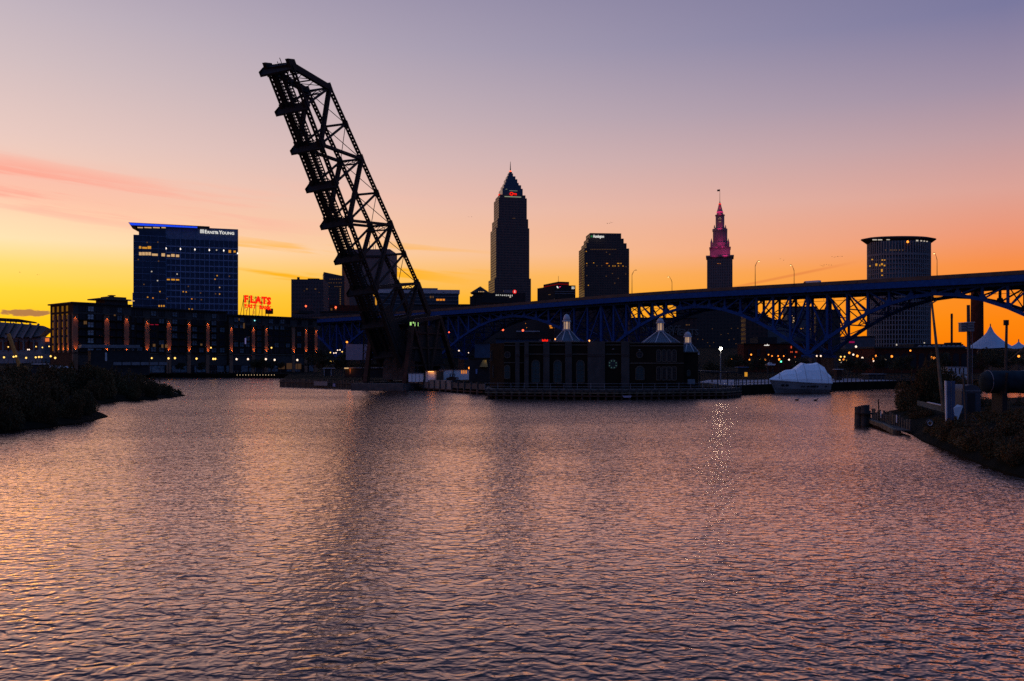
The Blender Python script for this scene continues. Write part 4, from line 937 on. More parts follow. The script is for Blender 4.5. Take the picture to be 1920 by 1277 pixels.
    mb = MB(); fr.pbox(mb, 1722, 1815, 644.5, 650, -20, -4); mb.build('roof_monitor', M['dgrey'], t)
    mb = MB()
    for i in range(10): mb.lathe(fr.P(fr.u(1728 + i * 9), fr.z(1728, 652), -1.5), [(1.0, 0), (1.0, .5), (.7, .9), (.1, 1.1)], 10)
    mb.build('skylights', M['grey'], t)
    mb = MB(); fr.pbox(mb, 1795, 1816, 641.5, 646, -12, -6); mb.build('roof_house', M['dgrey'], t)
    for i in range(12):
        x = 1648 + i * 16; c = fr.u(x); w = 1.3; zt = fr.z(x, 668)
        arc = [fr.P(c + w * math.cos(a), zt + w * math.sin(a), .02) for a in np.linspace(0, math.pi, 9)]
        MB().prism([fr.P(c + w, fr.z(x, 690), .02)] + arc + [fr.P(c - w, fr.z(x, 690), .02)], fr.n * .12).build('window', M['glass'], t)
    for px, nm, lb, x0, x1, yt, Yc, m_ in ((1784, 'chimney', 'slim dark chimney against the orange sky under the right arch', 1782.5, 1786.5, 588, 520, M['dgrey']), (1831, 'brick_chimney', 'thick brick chimney rising behind the right end of the blue bridge', 1821, 1843, 528, 392, M['red_brick'])):
        r0 = (x1 - x0) / 2 * Yc / FPX; c = xat((x0 + x1) / 2, Yc); zt = zat(yt, Yc)
        o = MB().lathe((c, Yc, 1), [(r0 * 1.06, 0), (r0 * .97, zt - 4), (r0 * 1.05, zt - 3.4), (r0 * 1.05, zt - 2.2), (r0 * .95, zt - 1), (r0 * .7, zt - .98), (r0 * .7, zt - 2)], 20).build(nm, m_); tag(o, lb, 'chimney')
    # tent
    Y = 330.0; t = thing('tent_pavilion', 'pale blue peaked fabric tent pavilion at the right edge under the bridge', 'tent', (xat(1880, Y), Y, 0))
    pk = [(1857, 612), (1910, 641)]
    for i, (px, py) in enumerate(pk):
        mb = MB(); n, m2 = 16, 8; c = at(px, py, Y + 6); o = 0; zb = zat(652, Y)
        for j in range(m2 + 1):
            f = j / m2; r_ = 0.25 + ((8.2 if i == 0 else 4.5) - .25) * f; z = c.z + (zb - c.z) * (f ** .62)
            for k in range(n):
                a = 2 * math.pi * k / n; sg = 1 + .04 * math.cos(4 * a) * f; mb.v.append((c.x + r_ * sg * math.cos(a) * 1.05, c.y + r_ * sg * math.sin(a), z - (.5 * f * (1 - math.cos(4 * a)) * .4)))
        for j in range(m2):
            for k in range(n): mb.f.append((j * n + k, j * n + (k + 1) % n, (j + 1) * n + (k + 1) % n, (j + 1) * n + k))
        mb.build('canopy', M['tent'], t, True)
        MB().tube([(c.x, c.y, QUAY), (c.x, c.y, c.z + 1)], .2, 8).build('mast', M['grey'], t)
    fr = Fr(1845, Y); mb = MB(); fr.pbox(mb, 1848, 1868, 653, 664, -6, -5.7); mb.build('side_screen', M['tent'], t)
low_blocks()

M['stad'] = mat('stadium_concrete', (.20, .18, .17), .9, 0, .2, .1)
M['stad2'] = mat('stadium_panel', (.24, .22, .22), .9, 0, .2, .1)
def stadium():
    Y = 690.0
    t = thing('stadium', 'grey concrete football stadium with flaring upper deck at the left edge', 'stadium', (xat(20, Y), Y + 30, 0))
    # upper deck: raking slab that flares outwards to the right
    poly = [(-60, 603), (0, 604), (40, 607), (62, 609), (82, 611), (91.5, 615), (84, 621), (74, 630), (60, 632), (34, 632), (0, 632), (-60, 632)]
    MB().prism([at(x, y, Y) for x, y in poly], Vector((-20, 46, 0))).build('upper_deck', M['stad'], t)
    for i in range(7):
        x = -30 + i * 15.5; MB().bar(at(x + 10, 604 + i * .5, Y - .8), at(x - 6, 634, Y - .8), 1.0, 1.4).build('raker', M['stad2'], t)
    MB().prism([at(x, y, Y + 4) for x, y in ((-60, 594), (0, 596), (35, 598), (66, 603.5), (66, 605.5), (0, 601.5), (-60, 600))], Vector((-4, 10, 0))).build('roof_truss_cover', M['rust'], t)
    for i in range(9):
        x = -20 + i * 10; MB().bar(at(x, 606, Y + 3), at(x, 597 + max(0, x) * .1, Y + 3), .6, .6).build('roof_post', M['dgrey'], t)
    MB().box(xat(-60, Y), xat(73, Y), Y + 3, Y + 30, 0, zat(631, Y)).build('concourse', M['stad2'], t)
    fr = Fr(-60, Y + 3)
    mb = MB(); fr.pbox(mb, 15, 35, 622, 636, .05, .4); mb.build('wall_panel', M['offwhite'], t)
    for i in range(9):
        x = -14 + i * 9.6; mb = MB(); fr.pbox(mb, x, x + 2.4, 638, 658, .05, .8); mb.build('pilaster', M['red_brick'] if i % 2 else M['stad2'], t)
        mb = MB(); fr.pbox(mb, x + 3.4, x + 8.4, 641, 656, .05, .2); mb.build('window', M['glass'], t)
    MB().box(xat(73, Y), xat(93, Y), Y + 10, Y + 30, 0, zat(640, Y)).build('corner_block', M['stad2'], t)
    f2 = Fr(73, Y + 10); mb = MB(); f2.pbox(mb, 78, 85, 632, 639, .1, .6); mb.build('video_screen', emi('video_screen', (.55, .7, 1), .9), t)
    mb = MB(); f2.pbox(mb, 85, 92.5, 634, 640.5, .1, .6); mb.build('lit_banner', emi('lit_banner', (1, .22, .05), .8), t)
    MB().bar(at(95.5, 690, Y - 3), at(95.5, 634, Y - 3), 1.0, 1.0).build('light_mast', M['red_brick'], t)
    # elevated road in front
    o = MB().box(xat(-80, 520), xat(100, 520), 520, 530, zat(672, 520), zat(664.5, 520)).build('approach_wall', M['concrete']); tag(o, 'low concrete approach wall below the stadium', 'wall')
    # yellow boom
    Yc = 440.0; c = thing('boom_crane', 'yellow lattice boom crane leaning in front of the stadium', 'crane', (xat(34, Yc), Yc, QUAY))
    MB().bar(at(38, 690, Yc), at(16, 626, Yc), 1.3, 1.3).build('boom', M['yellow'], c)
    MB().box(xat(30, Yc), xat(47, Yc), Yc - 2, Yc + 2, QUAY, QUAY + 3.0).build('body', M['yellow'], c)
    MB().bar(at(17.5, 630, Yc), at(11, 625, Yc), 1.0, .8).build('boom_head', M['steel'], c)
    MB().box(xat(28, Yc), xat(49, Yc), Yc - 2.3, Yc + 2.3, 1.0, QUAY + 1.0).build('tracks', M['rubber'], c)
    # small white vehicle roofs near the left bank
    o = MB().prism([at(60, 690, 300), at(82, 690, 300), at(82, 686.5, 300), at(80, 684.5, 300), at(61, 684.5, 300)], Vector((0, 3, 0)))
    t2 = thing('white_shed', 'small pale flat-roofed hut behind the left bank bushes', 'hut', (xat(71, 300), 300, QUAY))
    MB().box(xat(61, 300), xat(81, 300), 300, 303, 1, zat(683.5, 300)).build('wall', M['dgrey'], t2)
    MB().box(xat(60, 300), xat(82, 300), 299.5, 303.5, zat(683.5, 300), zat(681.5, 300)).build('roof', M['offwhite'], t2)
    t2 = thing('marquee', 'low pale grey canopy just above the left bank bushes', 'canopy', (xat(90, 310), 312, QUAY))
    a = Fr(64, 310)
    MB().prism([at(64, 690, 310), at(118, 690, 310), at(112, 687.5, 310), at(88, 685.5, 310), at(68, 686.5, 310)], Vector((0, 8, 0))).build('roof', M['offwhite'], t2)
    for px in (66, 90, 114): MB().tube([(xat(px, 310), 311, QUAY), (xat(px, 310), 311, zat(688, 310))], .1, 6).build('post', M['stad2'], t2)
stadium()
# ------------------------------------------------------------------ blue glass office tower
def glass_tower():
    fr = Fr(252, 545, 18)
    t = thing('glass_office_tower', 'blue glass office block with blue-lit slanting roof edge and white sign letters', 'office building', fr.P(32, 0, -15))
    P = fr.P; u = fr.u
    uL, uM, uR = u(253), u(311), u(446.5)
    zt = fr.z(311, 424.5); zb = 2.0
    fr.box(MB(), 0, 0, 0, 0, 0, 0)
    mb = MB(); fr.box(mb, uM, uR, zb, fr.z(380, 427), -26, 0); mb.build('main_wall', M['facade'], t)
    mb = MB(); fr.box(mb, uL - .8, uM, zb, fr.z(280, 441.5), -26, 0.9); mb.build('glass_wing', M['bglass'], t)
    mb = MB(); fr.box(mb, uL + 2.2, uM, fr.z(280, 441.5), fr.z(285, 428), -24, 0.2); mb.build('upper_wing', M['bglass'], t)
    # roof blade, cantilevered to the left and lit blue on its edge
    a0, a1 = u(241), u(393)
    za, zc = fr.z(243, 417.5), fr.z(371, 425.5)
    MB().prism([P(a0, za, 1.5), P(a1, fr.z(393, 425.2), 1.5), P(a1, fr.z(393, 428.5), 1.5), P(u(252), fr.z(252, 423.5), 1.5)], -fr.n * 27).build('roof_blade', M['dgrey'], t)
    MB().prism([P(a0 + .3, za - .25, 1.55), P(u(370), zc - .1, 1.55), P(u(370), zc - .95, 1.55), P(a0 + 1.6, za - 1.7, 1.55)], fr.n * .25).build('blue_light_strip', E_['bluestrip'], t)
    for x0, x1 in ((258, 268), (271, 284), (287, 299.5), (303, 310.5)): mb = MB(); fr.pbox(mb, x0, x1, 426.3, 427.8, -.2, .9); mb.build('terrace_light', E_['pale'], t)
    mb = MB(); fr.pbox(mb, 409, 416, 427.3, 430, -14, -6); fr.pbox(mb, 426, 433, 428, 430.5, -14, -6); mb.build('roof_plant', M['dgrey'], t)
    # sign
    text('E', 3.0, E_['whitesign'], t, P(u(383.5), fr.z(383, 437.4), .35), fr.a, 'sign_letter', .1, sx=.95)
    text('RNST', 2.3, E_['whitesign'], t, P(u(388.6), fr.z(389, 437.9), .35), fr.a, 'sign_letter', .1, sx=.98)
    text('&', 2.3, E_['whitesign'], t, P(u(405.2), fr.z(405, 438.5), .35), fr.a, 'sign_letter', .1, sx=.9)
    text('Y', 3.0, E_['whitesign'], t, P(u(410.8), fr.z(411, 438.8), .35), fr.a, 'sign_letter', .1, sx=.95)
    text('OUNG', 2.3, E_['whitesign'], t, P(u(415.8), fr.z(416, 439.2), .35), fr.a, 'sign_letter', .1, sx=1.08)
    for i in range(4):
        mb = MB(); fr.box(mb, u(375.5) + i * .58, u(375.5) + i * .58 + .34, fr.z(378, 437.2), fr.z(378, 430.2), .1, .3); mb.build('sign_emblem_bar', E_['whitesign'], t)
    # window grid of the right wing: five bays of three panes
    bays = [311.5, 338.5, 365.5, 392.5, 419.5, 446]
    pane_cache = {}
    def pane(w, h, m):
        k = (round(w, 2), round(h, 2), m.name)
        if k not in pane_cache:
            b = MB(); fr2 = Fr(960, 0.001, 18); b.obox((0, 0, 0), fr.d * w / 2, fr.n * .05, Vector((0, 0, h / 2))); me = bpy.data.meshes.new('window_pane'); me.from_pydata(b.v, [], b.f); me.materials.append(m); pane_cache[k] = me
        return pane_cache[k]
    ztop = fr.z(378, 450); pitch = 3.93; nrow = 12
    for bi in range(5):
        ua, ub = u(bays[bi]), u(bays[bi + 1]); w = (ub - ua) / 3
        for c in range(3):
            uc = ua + w * (c + .5)
            piece('window_pane', pane(w * .86, 4.0, M['bglass']), t, P(uc, ztop - 2.0, .06))
            for r_ in range(nrow):
                zc_ = ztop - 4.6 - pitch * (r_ + .5)
                piece('window_pane', pane(w * .80, pitch * .74, M['bglass']), t, P(uc, zc_, .06))
            MB().obox(P(ua + w * c, ztop - 4.6 - pitch * nrow / 2, .1), fr.d * (.2 if c == 0 else .1), fr.n * .12, Vector((0, 0, pitch * nrow / 2))).build('mullion', M['mullion'], t)
        # light fitting with a bright drop at the foot of each fin
        MB().obox(P(ua, ztop + 1.0, .18), fr.d * .12, fr.n * .16, Vector((0, 0, 6.5))).build('fin', M['mullion'], t)
        MB().lathe(P(ua, ztop - 6.8, .6), [(.05, 0), (.38, .25), (.38, .7), (.05, 1.3)], 8).build('fin_light', E_['wsoft2'], t)
    MB().lathe(P(u(445.5), ztop - 8.2, .6), [(.05, 0), (.38, .25), (.38, .7), (.05, 1.3)], 8).build('fin_light', E_['wsoft2'], t)
    for r_ in range(nrow + 1):
        z = ztop - 4.6 - pitch * r_; mb = MB(); fr.box(mb, uM, uR, z - .3, z + .3, .04, .16); mb.build('floor_band', M['mullion'], t)
    for r_ in range(14):
        z = fr.z(280, 441.5) - .4 - 3.9 * r_; mb = MB(); fr.box(mb, uL - .8, uM, z - .1, z + .1, .9, 1.05); mb.build('floor_line', M['mullion'], t)
    for px in (268, 283, 297): mb = MB(); fr.box(mb, u(px) - .05, u(px) + .05, zb, fr.z(280, 441.5), .9, 1.0); mb.build('mullion', M['mullion'], t)
    mb = MB(); fr.pbox(mb, 283, 283.8, 530, 551, .95, 1.2); mb.build('mullion', M['mullion'], t)
    # lit rooms
    lit(fr, t, [(261, 265, 462, 466.5), (267, 276, 463.5, 466.8), (277, 283.5, 462, 467)], E_['gold'], 1.15)
    lit(fr, t, [(261 + i * 5.8, 266 + i * 5.8, 473.2, 479) for i in range(4)] + [(285, 296, 476, 480), (303, 309.5, 475.5, 481)], E_['pale'], 1.15)
    lit(fr, t, [(313, 319, 478, 481.5), (321, 327.5, 476.5, 481.5), (329.5, 336, 477.5, 482)], E_['pale'], .2)
    lit(fr, t, [(313, 318.5, 523, 525.5), (321, 328, 523, 525.8), (329.5, 336, 523.5, 526)], E_['gold'], .2)
    lit(fr, t, [(428, 433, 469, 474), (438, 442, 470, 473.5)], E_['gold'], .2)
    for x, y, m_ in ((407, 517, 'gold'), (403, 523.5, 'gold'), (411.5, 539, 'pale'), (332, 514, 'wsoft'), (300, 547, 'gold'), (343.5, 547, 'gold'), (349, 547.5, 'gold'), (277, 557.5, 'gold'), (287, 559, 'warm'), (359.5, 560.5, 'warm'), (313, 560, 'dim'), (404, 551, 'dim'), (411.5, 551.5, 'gold'), (376, 549.5, 'dim'), (259.5, 487, 'dim'), (297.5, 490, 'dim'), (284.5, 509.5, 'wsoft'), (295.5, 526.5, 'wsoft'), (406, 469, 'wsoft'), (353, 537, 'dim'), (270, 533.5, 'dim'), (377.5, 562, 'dim'), (365.5, 560.8, 'dim'), (296, 454.5, 'dim'), (276, 455, 'dim'), (430, 518, 'dim')):
        lit(fr, t, [(x - 1.0, x + 1.2, y - 1.0, y + 1.0)], E_[m_], 1.2 if x < 311 else .2)
    mb = MB(); fr.pbox(mb, 248.5, 254, 549, 575, -20, .5); mb.build('lower_wing', M['facade'], t)
E_['wsoft2'] = emi('fin_light_glow', (1.0, .85, .75), 1.6)
glass_tower()

# ------------------------------------------------------------------ long brick apartment house on the far quay
def apartments():
    fr = Fr(137, 345, 48.4)
    u = fr.u; P = fr.P
    t = thing('apartment_building', 'long dark brick apartment building with orange uplit piers along the far quay', 'apartment building', P(55, 0, -12))
    zb = QUAY - .2; z_pod = 10.2
    wallm = M['brick']
    zA = 29.6
    secs = [(137, 246, 29.3, 0.0), (246, 428, 28.6, -1.2), (428, 593, 27.2, 0.4)]
    for i, (x0, x1, zt, n0) in enumerate(secs):
        mb = MB(); fr.box(mb, u(x0), u(x1), zb, zt, -22, n0); mb.build('wall', wallm, t)
        mb = MB(); fr.box(mb, u(x0) - (.9 if i == 0 else -.02), u(x1) + (.9 if i == 2 else -.02), zt, zt + .55, -22.4, n0 + 1.1); mb.build('cornice', M['dgrey'], t)
        mb = MB(); fr.box(mb, u(x0) + .01, u(x1) - .01, zt - 4.0, zt - .02, n0, n0 + .15); mb.build('attic_band', M['stone'], t)
        mb = MB(); fr.box(mb, u(x0) + .02, u(x1) - .02, z_pod - .5, z_pod, n0, n0 + .5); mb.build('podium_cornice', M['trim'], t)
        mb = MB(); fr.box(mb, u(x0) + .03, u(x1) - .03, zb + 3.6, z_pod - .5, n0 + .02, n0 + .2); mb.build('podium_band', M['stone'], t)
    # left end wall
    e = Fr(137, 345, 48.4 + 90); e.n = -fr.d
    # roof canopies
    mb = MB(); fr.pbox(mb, 182, 243, 560.5, 562.8, -9, 1.6); mb.build('roof_canopy', M['trim'], t)
    mb = MB(); fr.pbox(mb, 196, 239, 562.8, 571, -8, .4); mb.build('roof_storey', M['stone'], t)
    mb = MB(); fr.pbox(mb, 203, 239, 556.5, 560.4, -7, -1); fr.pbox(mb, 212, 221, 552.8, 554.4, -5, -2); fr.pbox(mb, 214, 219, 554.4, 556.5, -4.6, -2.4); mb.build('roof_house', M['trim'], t)
    mb = MB(); fr.pbox(mb, 511, 519, 578, 588, -6, -3); mb.build('chimney', M['red_brick'], t)
    mb = MB(); fr.pbox(mb, 240, 252, 563.2, 564.6, -2, .2); mb.build('terrace_light', E_['pale'], t)
    mb = MB(); fr.pbox(mb, 560, 588, 582.5, 588, -6, .2); mb.build('roof_storey', M['dgrey'], t)
    # piers and their lamps
    ups = []
    piers = [140, 199, 236, 277, 318, 356, 391, 431.5, 473, 497, 548, 571.5, 590]
    def up_n(px):
        for x0, x1, zt, n0 in secs:
            if x0 <= px <= x1: return n0, zt
    lampme = None
    for i, px in enumerate(piers):
        n0, zt = up_n(px); c = u(px); w = 1.0 if i in (0, 1, 2, 3, 4) else .75
        pz1 = zt - 4.1
        pr = MB(); fr.box(pr, c - w, c + w, z_pod, pz1, n0, n0 + .75); pr = pr.build('pier', M['pier_brick'], t)
        mb = MB(); fr.box(mb, c - w - .15, c + w + .15, pz1, pz1 + .5, n0, n0 + 1.0); mb.build('pier_cap', M['trim'], t)
        mb = MB(); fr.box(mb, c - w - .02, c + w + .02, zb, z_pod - .5, n0 + .2, n0 + .65); mb.build('podium_pier', M['pier_brick'], t)
        for (z, dz, pw) in ((z_pod + .25, 1, 1.0), (pz1 - .35, -1, .85)):
            if i in (10,) and dz < 0: continue
            if i == 0 and dz < 0: pw = .6
            q = P(c, z, n0 + 1.15)
            MB().obox(q - Vector((0, 0, .12 * dz)), fr.d * .22, fr.n * .16, Vector((0, 0, .09))).build('uplight', M['dgrey'], t)
            l = bpy.data.lights.new('pier_uplight', 'SPOT'); l.energy = 900 * pw; l.color = (1.0, .25, .035); l.spot_size = R(60); l.spot_blend = .9; l.shadow_soft_size = .12
            lo = bpy.data.objects.new('pier_uplight', l); col.objects.link(lo); lo.parent = t; lo.location = q - ORIG[t]
            lo.rotation_euler = (Vector((0, 0, dz)) - fr.n * .10).to_track_quat('-Z', 'Y').to_euler()
    # windows: frame with mullions and a pane, shared meshes
    def wmesh(w, h, m_, nv=2, nh=1):
        a = MB(); f = .09
        for s_ in (-1, 1):
            a.obox(fr.d * s_ * (w / 2 - f) + fr.n * .08, fr.d * f, fr.n * .1, Vector((0, 0, h / 2))); a.obox(Vector((0, 0, s_ * (h / 2 - f))) + fr.n * .08, fr.d * w / 2, fr.n * .1, Vector((0, 0, f)))
        for i in range(1, nv): a.obox(fr.d * (w * i / nv - w / 2) + fr.n * .06, fr.d * .05, fr.n * .08, Vector((0, 0, h / 2)))
        for i in range(1, nh + 1): a.obox(Vector((0, 0, h * i / (nh + 1) - h / 2)) + fr.n * .05, fr.d * w / 2, fr.n * .07, Vector((0, 0, .04)))
        me = bpy.data.meshes.new('window'); me.from_pydata(a.v, [], a.f); me.materials.append(m_); return me
    def pmesh(w, h, m_):
        a = MB(); a.obox(fr.n * .02, fr.d * w / 2, fr.n * .02, Vector((0, 0, h / 2))); me = bpy.data.meshes.new('pane'); me.from_pydata(a.v, [], a.f); me.materials.append(m_); return me
    wm = {}; pm = {}
    edges = piers + [593]
    rows = 6
    cols = []
    for i in range(len(piers) - 1):
        a, b = u(piers[i]) + 1.2, u(piers[i + 1]) - 1.2
        n = max(1, int(round((b - a) / 3.4)))
        for k in range(n): cols.append((a + (b - a) * (k + .5) / n, min(2.6, (b - a) / n * .8)))
    spots = {}
    for (c, w) in cols:
        px = 960 + P(c, 0).x / P(c, 0).y * FPX
        n0, zt = up_n(min(592, max(137, px)))
        for r_ in range(rows):
            top = zt - .7; h = 2.3; ph = (zt - z_pod - .4) / rows
            zc = zt - ph * (r_ + .5) - .3
            if abs(px - 172.5) < 9: kind = 'blind'
            elif abs(px - 402) < 11 and r_ in (0, 1, 2, 4, 5): kind = 'curtain2'
            elif abs(px - 484) < 7: kind = 'teal'
            else:
                q = random.random(); kind = 'dark' if q < .70 else ('curtain' if q < .92 else 'blind2')
            m_ = {'blind': M['blind'], 'curtain2': M['curtain'], 'teal': M['gglass'], 'dark': M['glass'], 'curtain': M['curtain'], 'blind2': M['curtain']}[kind]
            k1 = round(w, 1); 
            if k1 not in wm: wm[k1] = wmesh(k1, h, M['dgrey'])
            if (k1, m_.name) not in pm: pm[(k1, m_.name)] = pmesh(k1, h, m_)
            off = n0 + (.16 if r_ == 0 else .02)
            wo_ = piece('window', wm[k1], t, P(c, zc, off))
            po = piece('pane', pm[(k1, m_.name)], wo_, P(c, zc, off))
            if r_ > 0 and int(c) % 3 == 0:
                mb = MB(); fr.box(mb, c - w / 2 - .2, c + w / 2 + .2, zc - h / 2 - .25, zc - h / 2 - .1, n0, n0 + 1.3); mb.build('balcony', M['dgrey'], t)
    lit(fr, t, [(299, 301, 572, 575), (303.5, 305.5, 572, 575), (308, 310, 572, 575), (355.5, 357, 578.5, 580.5), (361, 363, 579, 581)], E_['gold'], -.6)
    lit(fr, t, [(156.5, 158.5, 602, 608), (159.5, 161.5, 602, 608), (286, 290, 645, 650), (302, 305, 646, 652), (309, 313, 646, 652), (213, 215.5, 590, 592.5), (375, 378, 644.5, 648), (455, 457.5, 606, 616), (446, 448, 597, 601)], E_['dim'], .6)
    mb = MB(); fr.pbox(mb, 457, 459, 634, 645, .9, 1.1); mb.build('lit_window', emi('violet_window', (.45, .4, 1), .25), t)
    mb = MB(); fr.pbox(mb, 473.8, 475.4, 600.2, 602.2, 1.2, 1.4); mb.build('lit_window', E_['cyanlamp'], t)
    mb = MB(); fr.pbox(mb, 472.2, 475.6, 583, 589.5, .6, .8); mb.build('terrace_light', E_['gold'], t)
    for px, py in ((457, 579.5), (460.5, 584.5)): MB().lathe(P(u(px), fr.z(px, py), .8), [(.1, 0), (.45, .3), (.45, .6), (.1, .9)], 8).build('terrace_light', E_['gold'], t)
    mb = MB(); fr.pbox(mb, 283, 289, 608.2, 609.2, -.6, -.4); fr.pbox(mb, 292, 298, 608.2, 609.2, -.6, -.4); mb.build('lit_window', emi('red_window', (1, .02, .1), .3), t)
    # end wall with its own orange-lit piers
    a0 = P(0, 0); ed = Vector((-fr.n.x, -fr.n.y, 0)); en = -fr.d
    for k, dd in enumerate((3.2, 7.5, 12.0, 16.5)):
        c = a0 + ed * dd
        MB().obox(c + en * .3 + Vector((0, 0, (z_pod + 25) / 2)), ed * .6, en * .35, Vector((0, 0, (25 - z_pod) / 2))).build('pier', M['pier_brick'], t)
        if k < 3:
            q = c + en * 1.0 + Vector((0, 0, z_pod + .4))
            l = bpy.data.lights.new('pier_uplight', 'SPOT'); l.energy = 900; l.color = (1.0, .30, .06); l.spot_size = R(60); l.spot_blend = .9; l.shadow_soft_size = .12
            lo = bpy.data.objects.new('pier_uplight', l); col.objects.link(lo); lo.parent = t; lo.location = q - ORIG[t]; lo.rotation_euler = (Vector((0, 0, 1)) - en * .10).to_track_quat('-Z', 'Y').to_euler()
        for r_ in range(6):
            z = z_pod + 1.8 + r_ * 3.1
            MB().obox(c + ed * 2.1 + en * .08 + Vector((0, 0, z)), ed * .9, en * .06, Vector((0, 0, 1.1))).build('window', M['glass'], t)
    # ground floor shop fronts
    for px in range(150, 590, 14):
        n0, zt = up_n(px); c = u(px)
        mb = MB(); fr.box(mb, c - 1.7, c + 1.7, zb + .6, zb + 3.4, n0 + .02, n0 + .12); mb.build('shop_window', M['curtain'] if px % 3 else M['glass'], t)
    lit(fr, t, [(521, 532, 681, 692), (536, 546, 681, 692), (553, 563, 682, 692)], E_['faint'], .8)
    lit(fr, t, [(166, 171, 680, 686)], E_['gold'], .8)
    # rooftop sign frame and letters, a thing of its own
    f2 = Fr(457, fr.Y(457) - .5, 48.4); s0 = P(u(482), 27.8, -1.5)
    g = thing('rooftop_sign', 'red neon rooftop letters on an open black frame above the brick apartments', 'sign', s0)
    for i, (x, ytop, ybot) in enumerate(((457.3, 553.5, 566.5), (468.5, 554, 567.5), (478.5, 555.3, 568.3), (490.2, 556.3, 569.3), (500, 557.3, 570.6))):
        h = f2.z(x, ytop) - f2.z(x, ybot)
        text('FLATS'[i], h * 1.38, E_['redneon'], g, f2.P(f2.u(x), f2.z(x, ybot), .3), f2.a, 'letter', .12, sx=.98, bold=.055)
    for i, ch in enumerate('EAST BANK'):
        if ch == ' ': continue
        x = 457.6 + i * 5.55; y1 = 576.6 + i * .55; text(ch, 2.4, E_['redneon'], g, f2.P(f2.u(x), f2.z(x, y1), .3), f2.a, 'letter', .12, sx=.98, bold=.035)
    for x in (457.3, 468, 480, 491.5, 504):
        MB().bar(f2.P(f2.u(x), 26.5, -.1), f2.P(f2.u(x), f2.z(x, 553.5 + (x - 457) * .085), -.1), .22, .22).build('frame_post', M['steel'], g)
        MB().bar(f2.P(f2.u(x), 26.5, -3.4), f2.P(f2.u(x), f2.z(x, 560 + (x - 457) * .085), -.2), .16, .16).build('frame_brace', M['steel'], g)
    xs = (457.3, 468, 480, 491.5, 504)
    for i in range(4):
        a, b = xs[i], xs[i + 1]; ya, yb = (a - 457) * .085, (b - 457) * .085
        for y in (555.5, 565.5, 571.5): MB().bar(f2.P(f2.u(a), f2.z(a, y + ya), -.1), f2.P(f2.u(b), f2.z(b, y + yb), -.1), .14, .14).build('frame_rail', M['steel'], g)
        MB().bar(f2.P(f2.u(a), f2.z(a, 565.5 + ya), -.1), f2.P(f2.u(b), f2.z(b, 556 + yb), -.1), .12, .12).build('frame_cross', M['steel'], g)
        MB().bar(f2.P(f2.u(a), f2.z(a, 556 + ya), -.1), f2.P(f2.u(b), f2.z(b, 565.5 + yb), -.1), .12, .12).build('frame_cross', M['steel'], g)
    # dark pavilion in front, left half
    fp = Fr(170, 330, 30); pv = thing('quay_pavilion', 'low black quay pavilion with grey flat roof before the brick apartments', 'pavilion', fp.P(18, 0, -6))
    mb = MB(); fp.box(mb, fp.u(170), fp.u(280), QUAY - .2, fp.z(225, 657), -12, 0); mb.build('wall', M['dgrey'], pv)
    mb = MB(); fp.box(mb, fp.u(152), fp.u(262), fp.z(205, 652.5), fp.z(205, 646.5), -12.5, 1.0); mb.build('roof_fascia', M['grey'], pv)
    mb = MB(); fp.box(mb, fp.u(197), fp.u(200.5), fp.z(200, 677), fp.z(200, 661), 0, .3); mb.build('ladder_panel', M['offwhite'], pv)
    for i in range(6):
        a = 212 + i * 17; mb = MB(); fp.pbox(mb, a, a + 15, 679, 684.5, 1, 1.4); mb.build('terrace_screen', M['grey'], pv)
    # quay-side balustrade with small lights, steps
    q = MB()
    xs = np.arange(-128, -96, 1.6)
    for x in xs: q.bar((x, 374.0 - (x + 128) * .45, QUAY), (x, 374 - (x + 128) * .45, QUAY + 1.1), .08, .08)
    q.bar((-128, 374, QUAY + 1.1), (-96, 359.6, QUAY + 1.1), .08, .08)
    o = q.build('quay_railing', M['grey']); tag(o, 'thin railing along the far quay edge below the brick apartments', 'railing')
    for i in range(14):
        px = 441 + i * 5.4; Yq = 352; p = (xat(px, Yq), Yq + 2.5, zat(704.2, Yq))
        l_ = thing('step_light', 'small step light, %s from the left in the row along the quay' % ORD[i], 'light', p, 'step lights along the far quay')
        MB().lathe(p, [(.05, 0), (.14, .1), (.14, .3), (.05, .4)], 6).build('lens', E_['dimlamp'], l_)
        MB().tube([(p[0], p[1], QUAY), p], .05, 5).build('stem', M['dgrey'], l_)
E_['dimlamp'] = emi('step_lamp', (1, .7, .4), 0.6)
E_['faint'] = emi('lit_window_faint', (1.0, .5, .28), .045)
apartments()

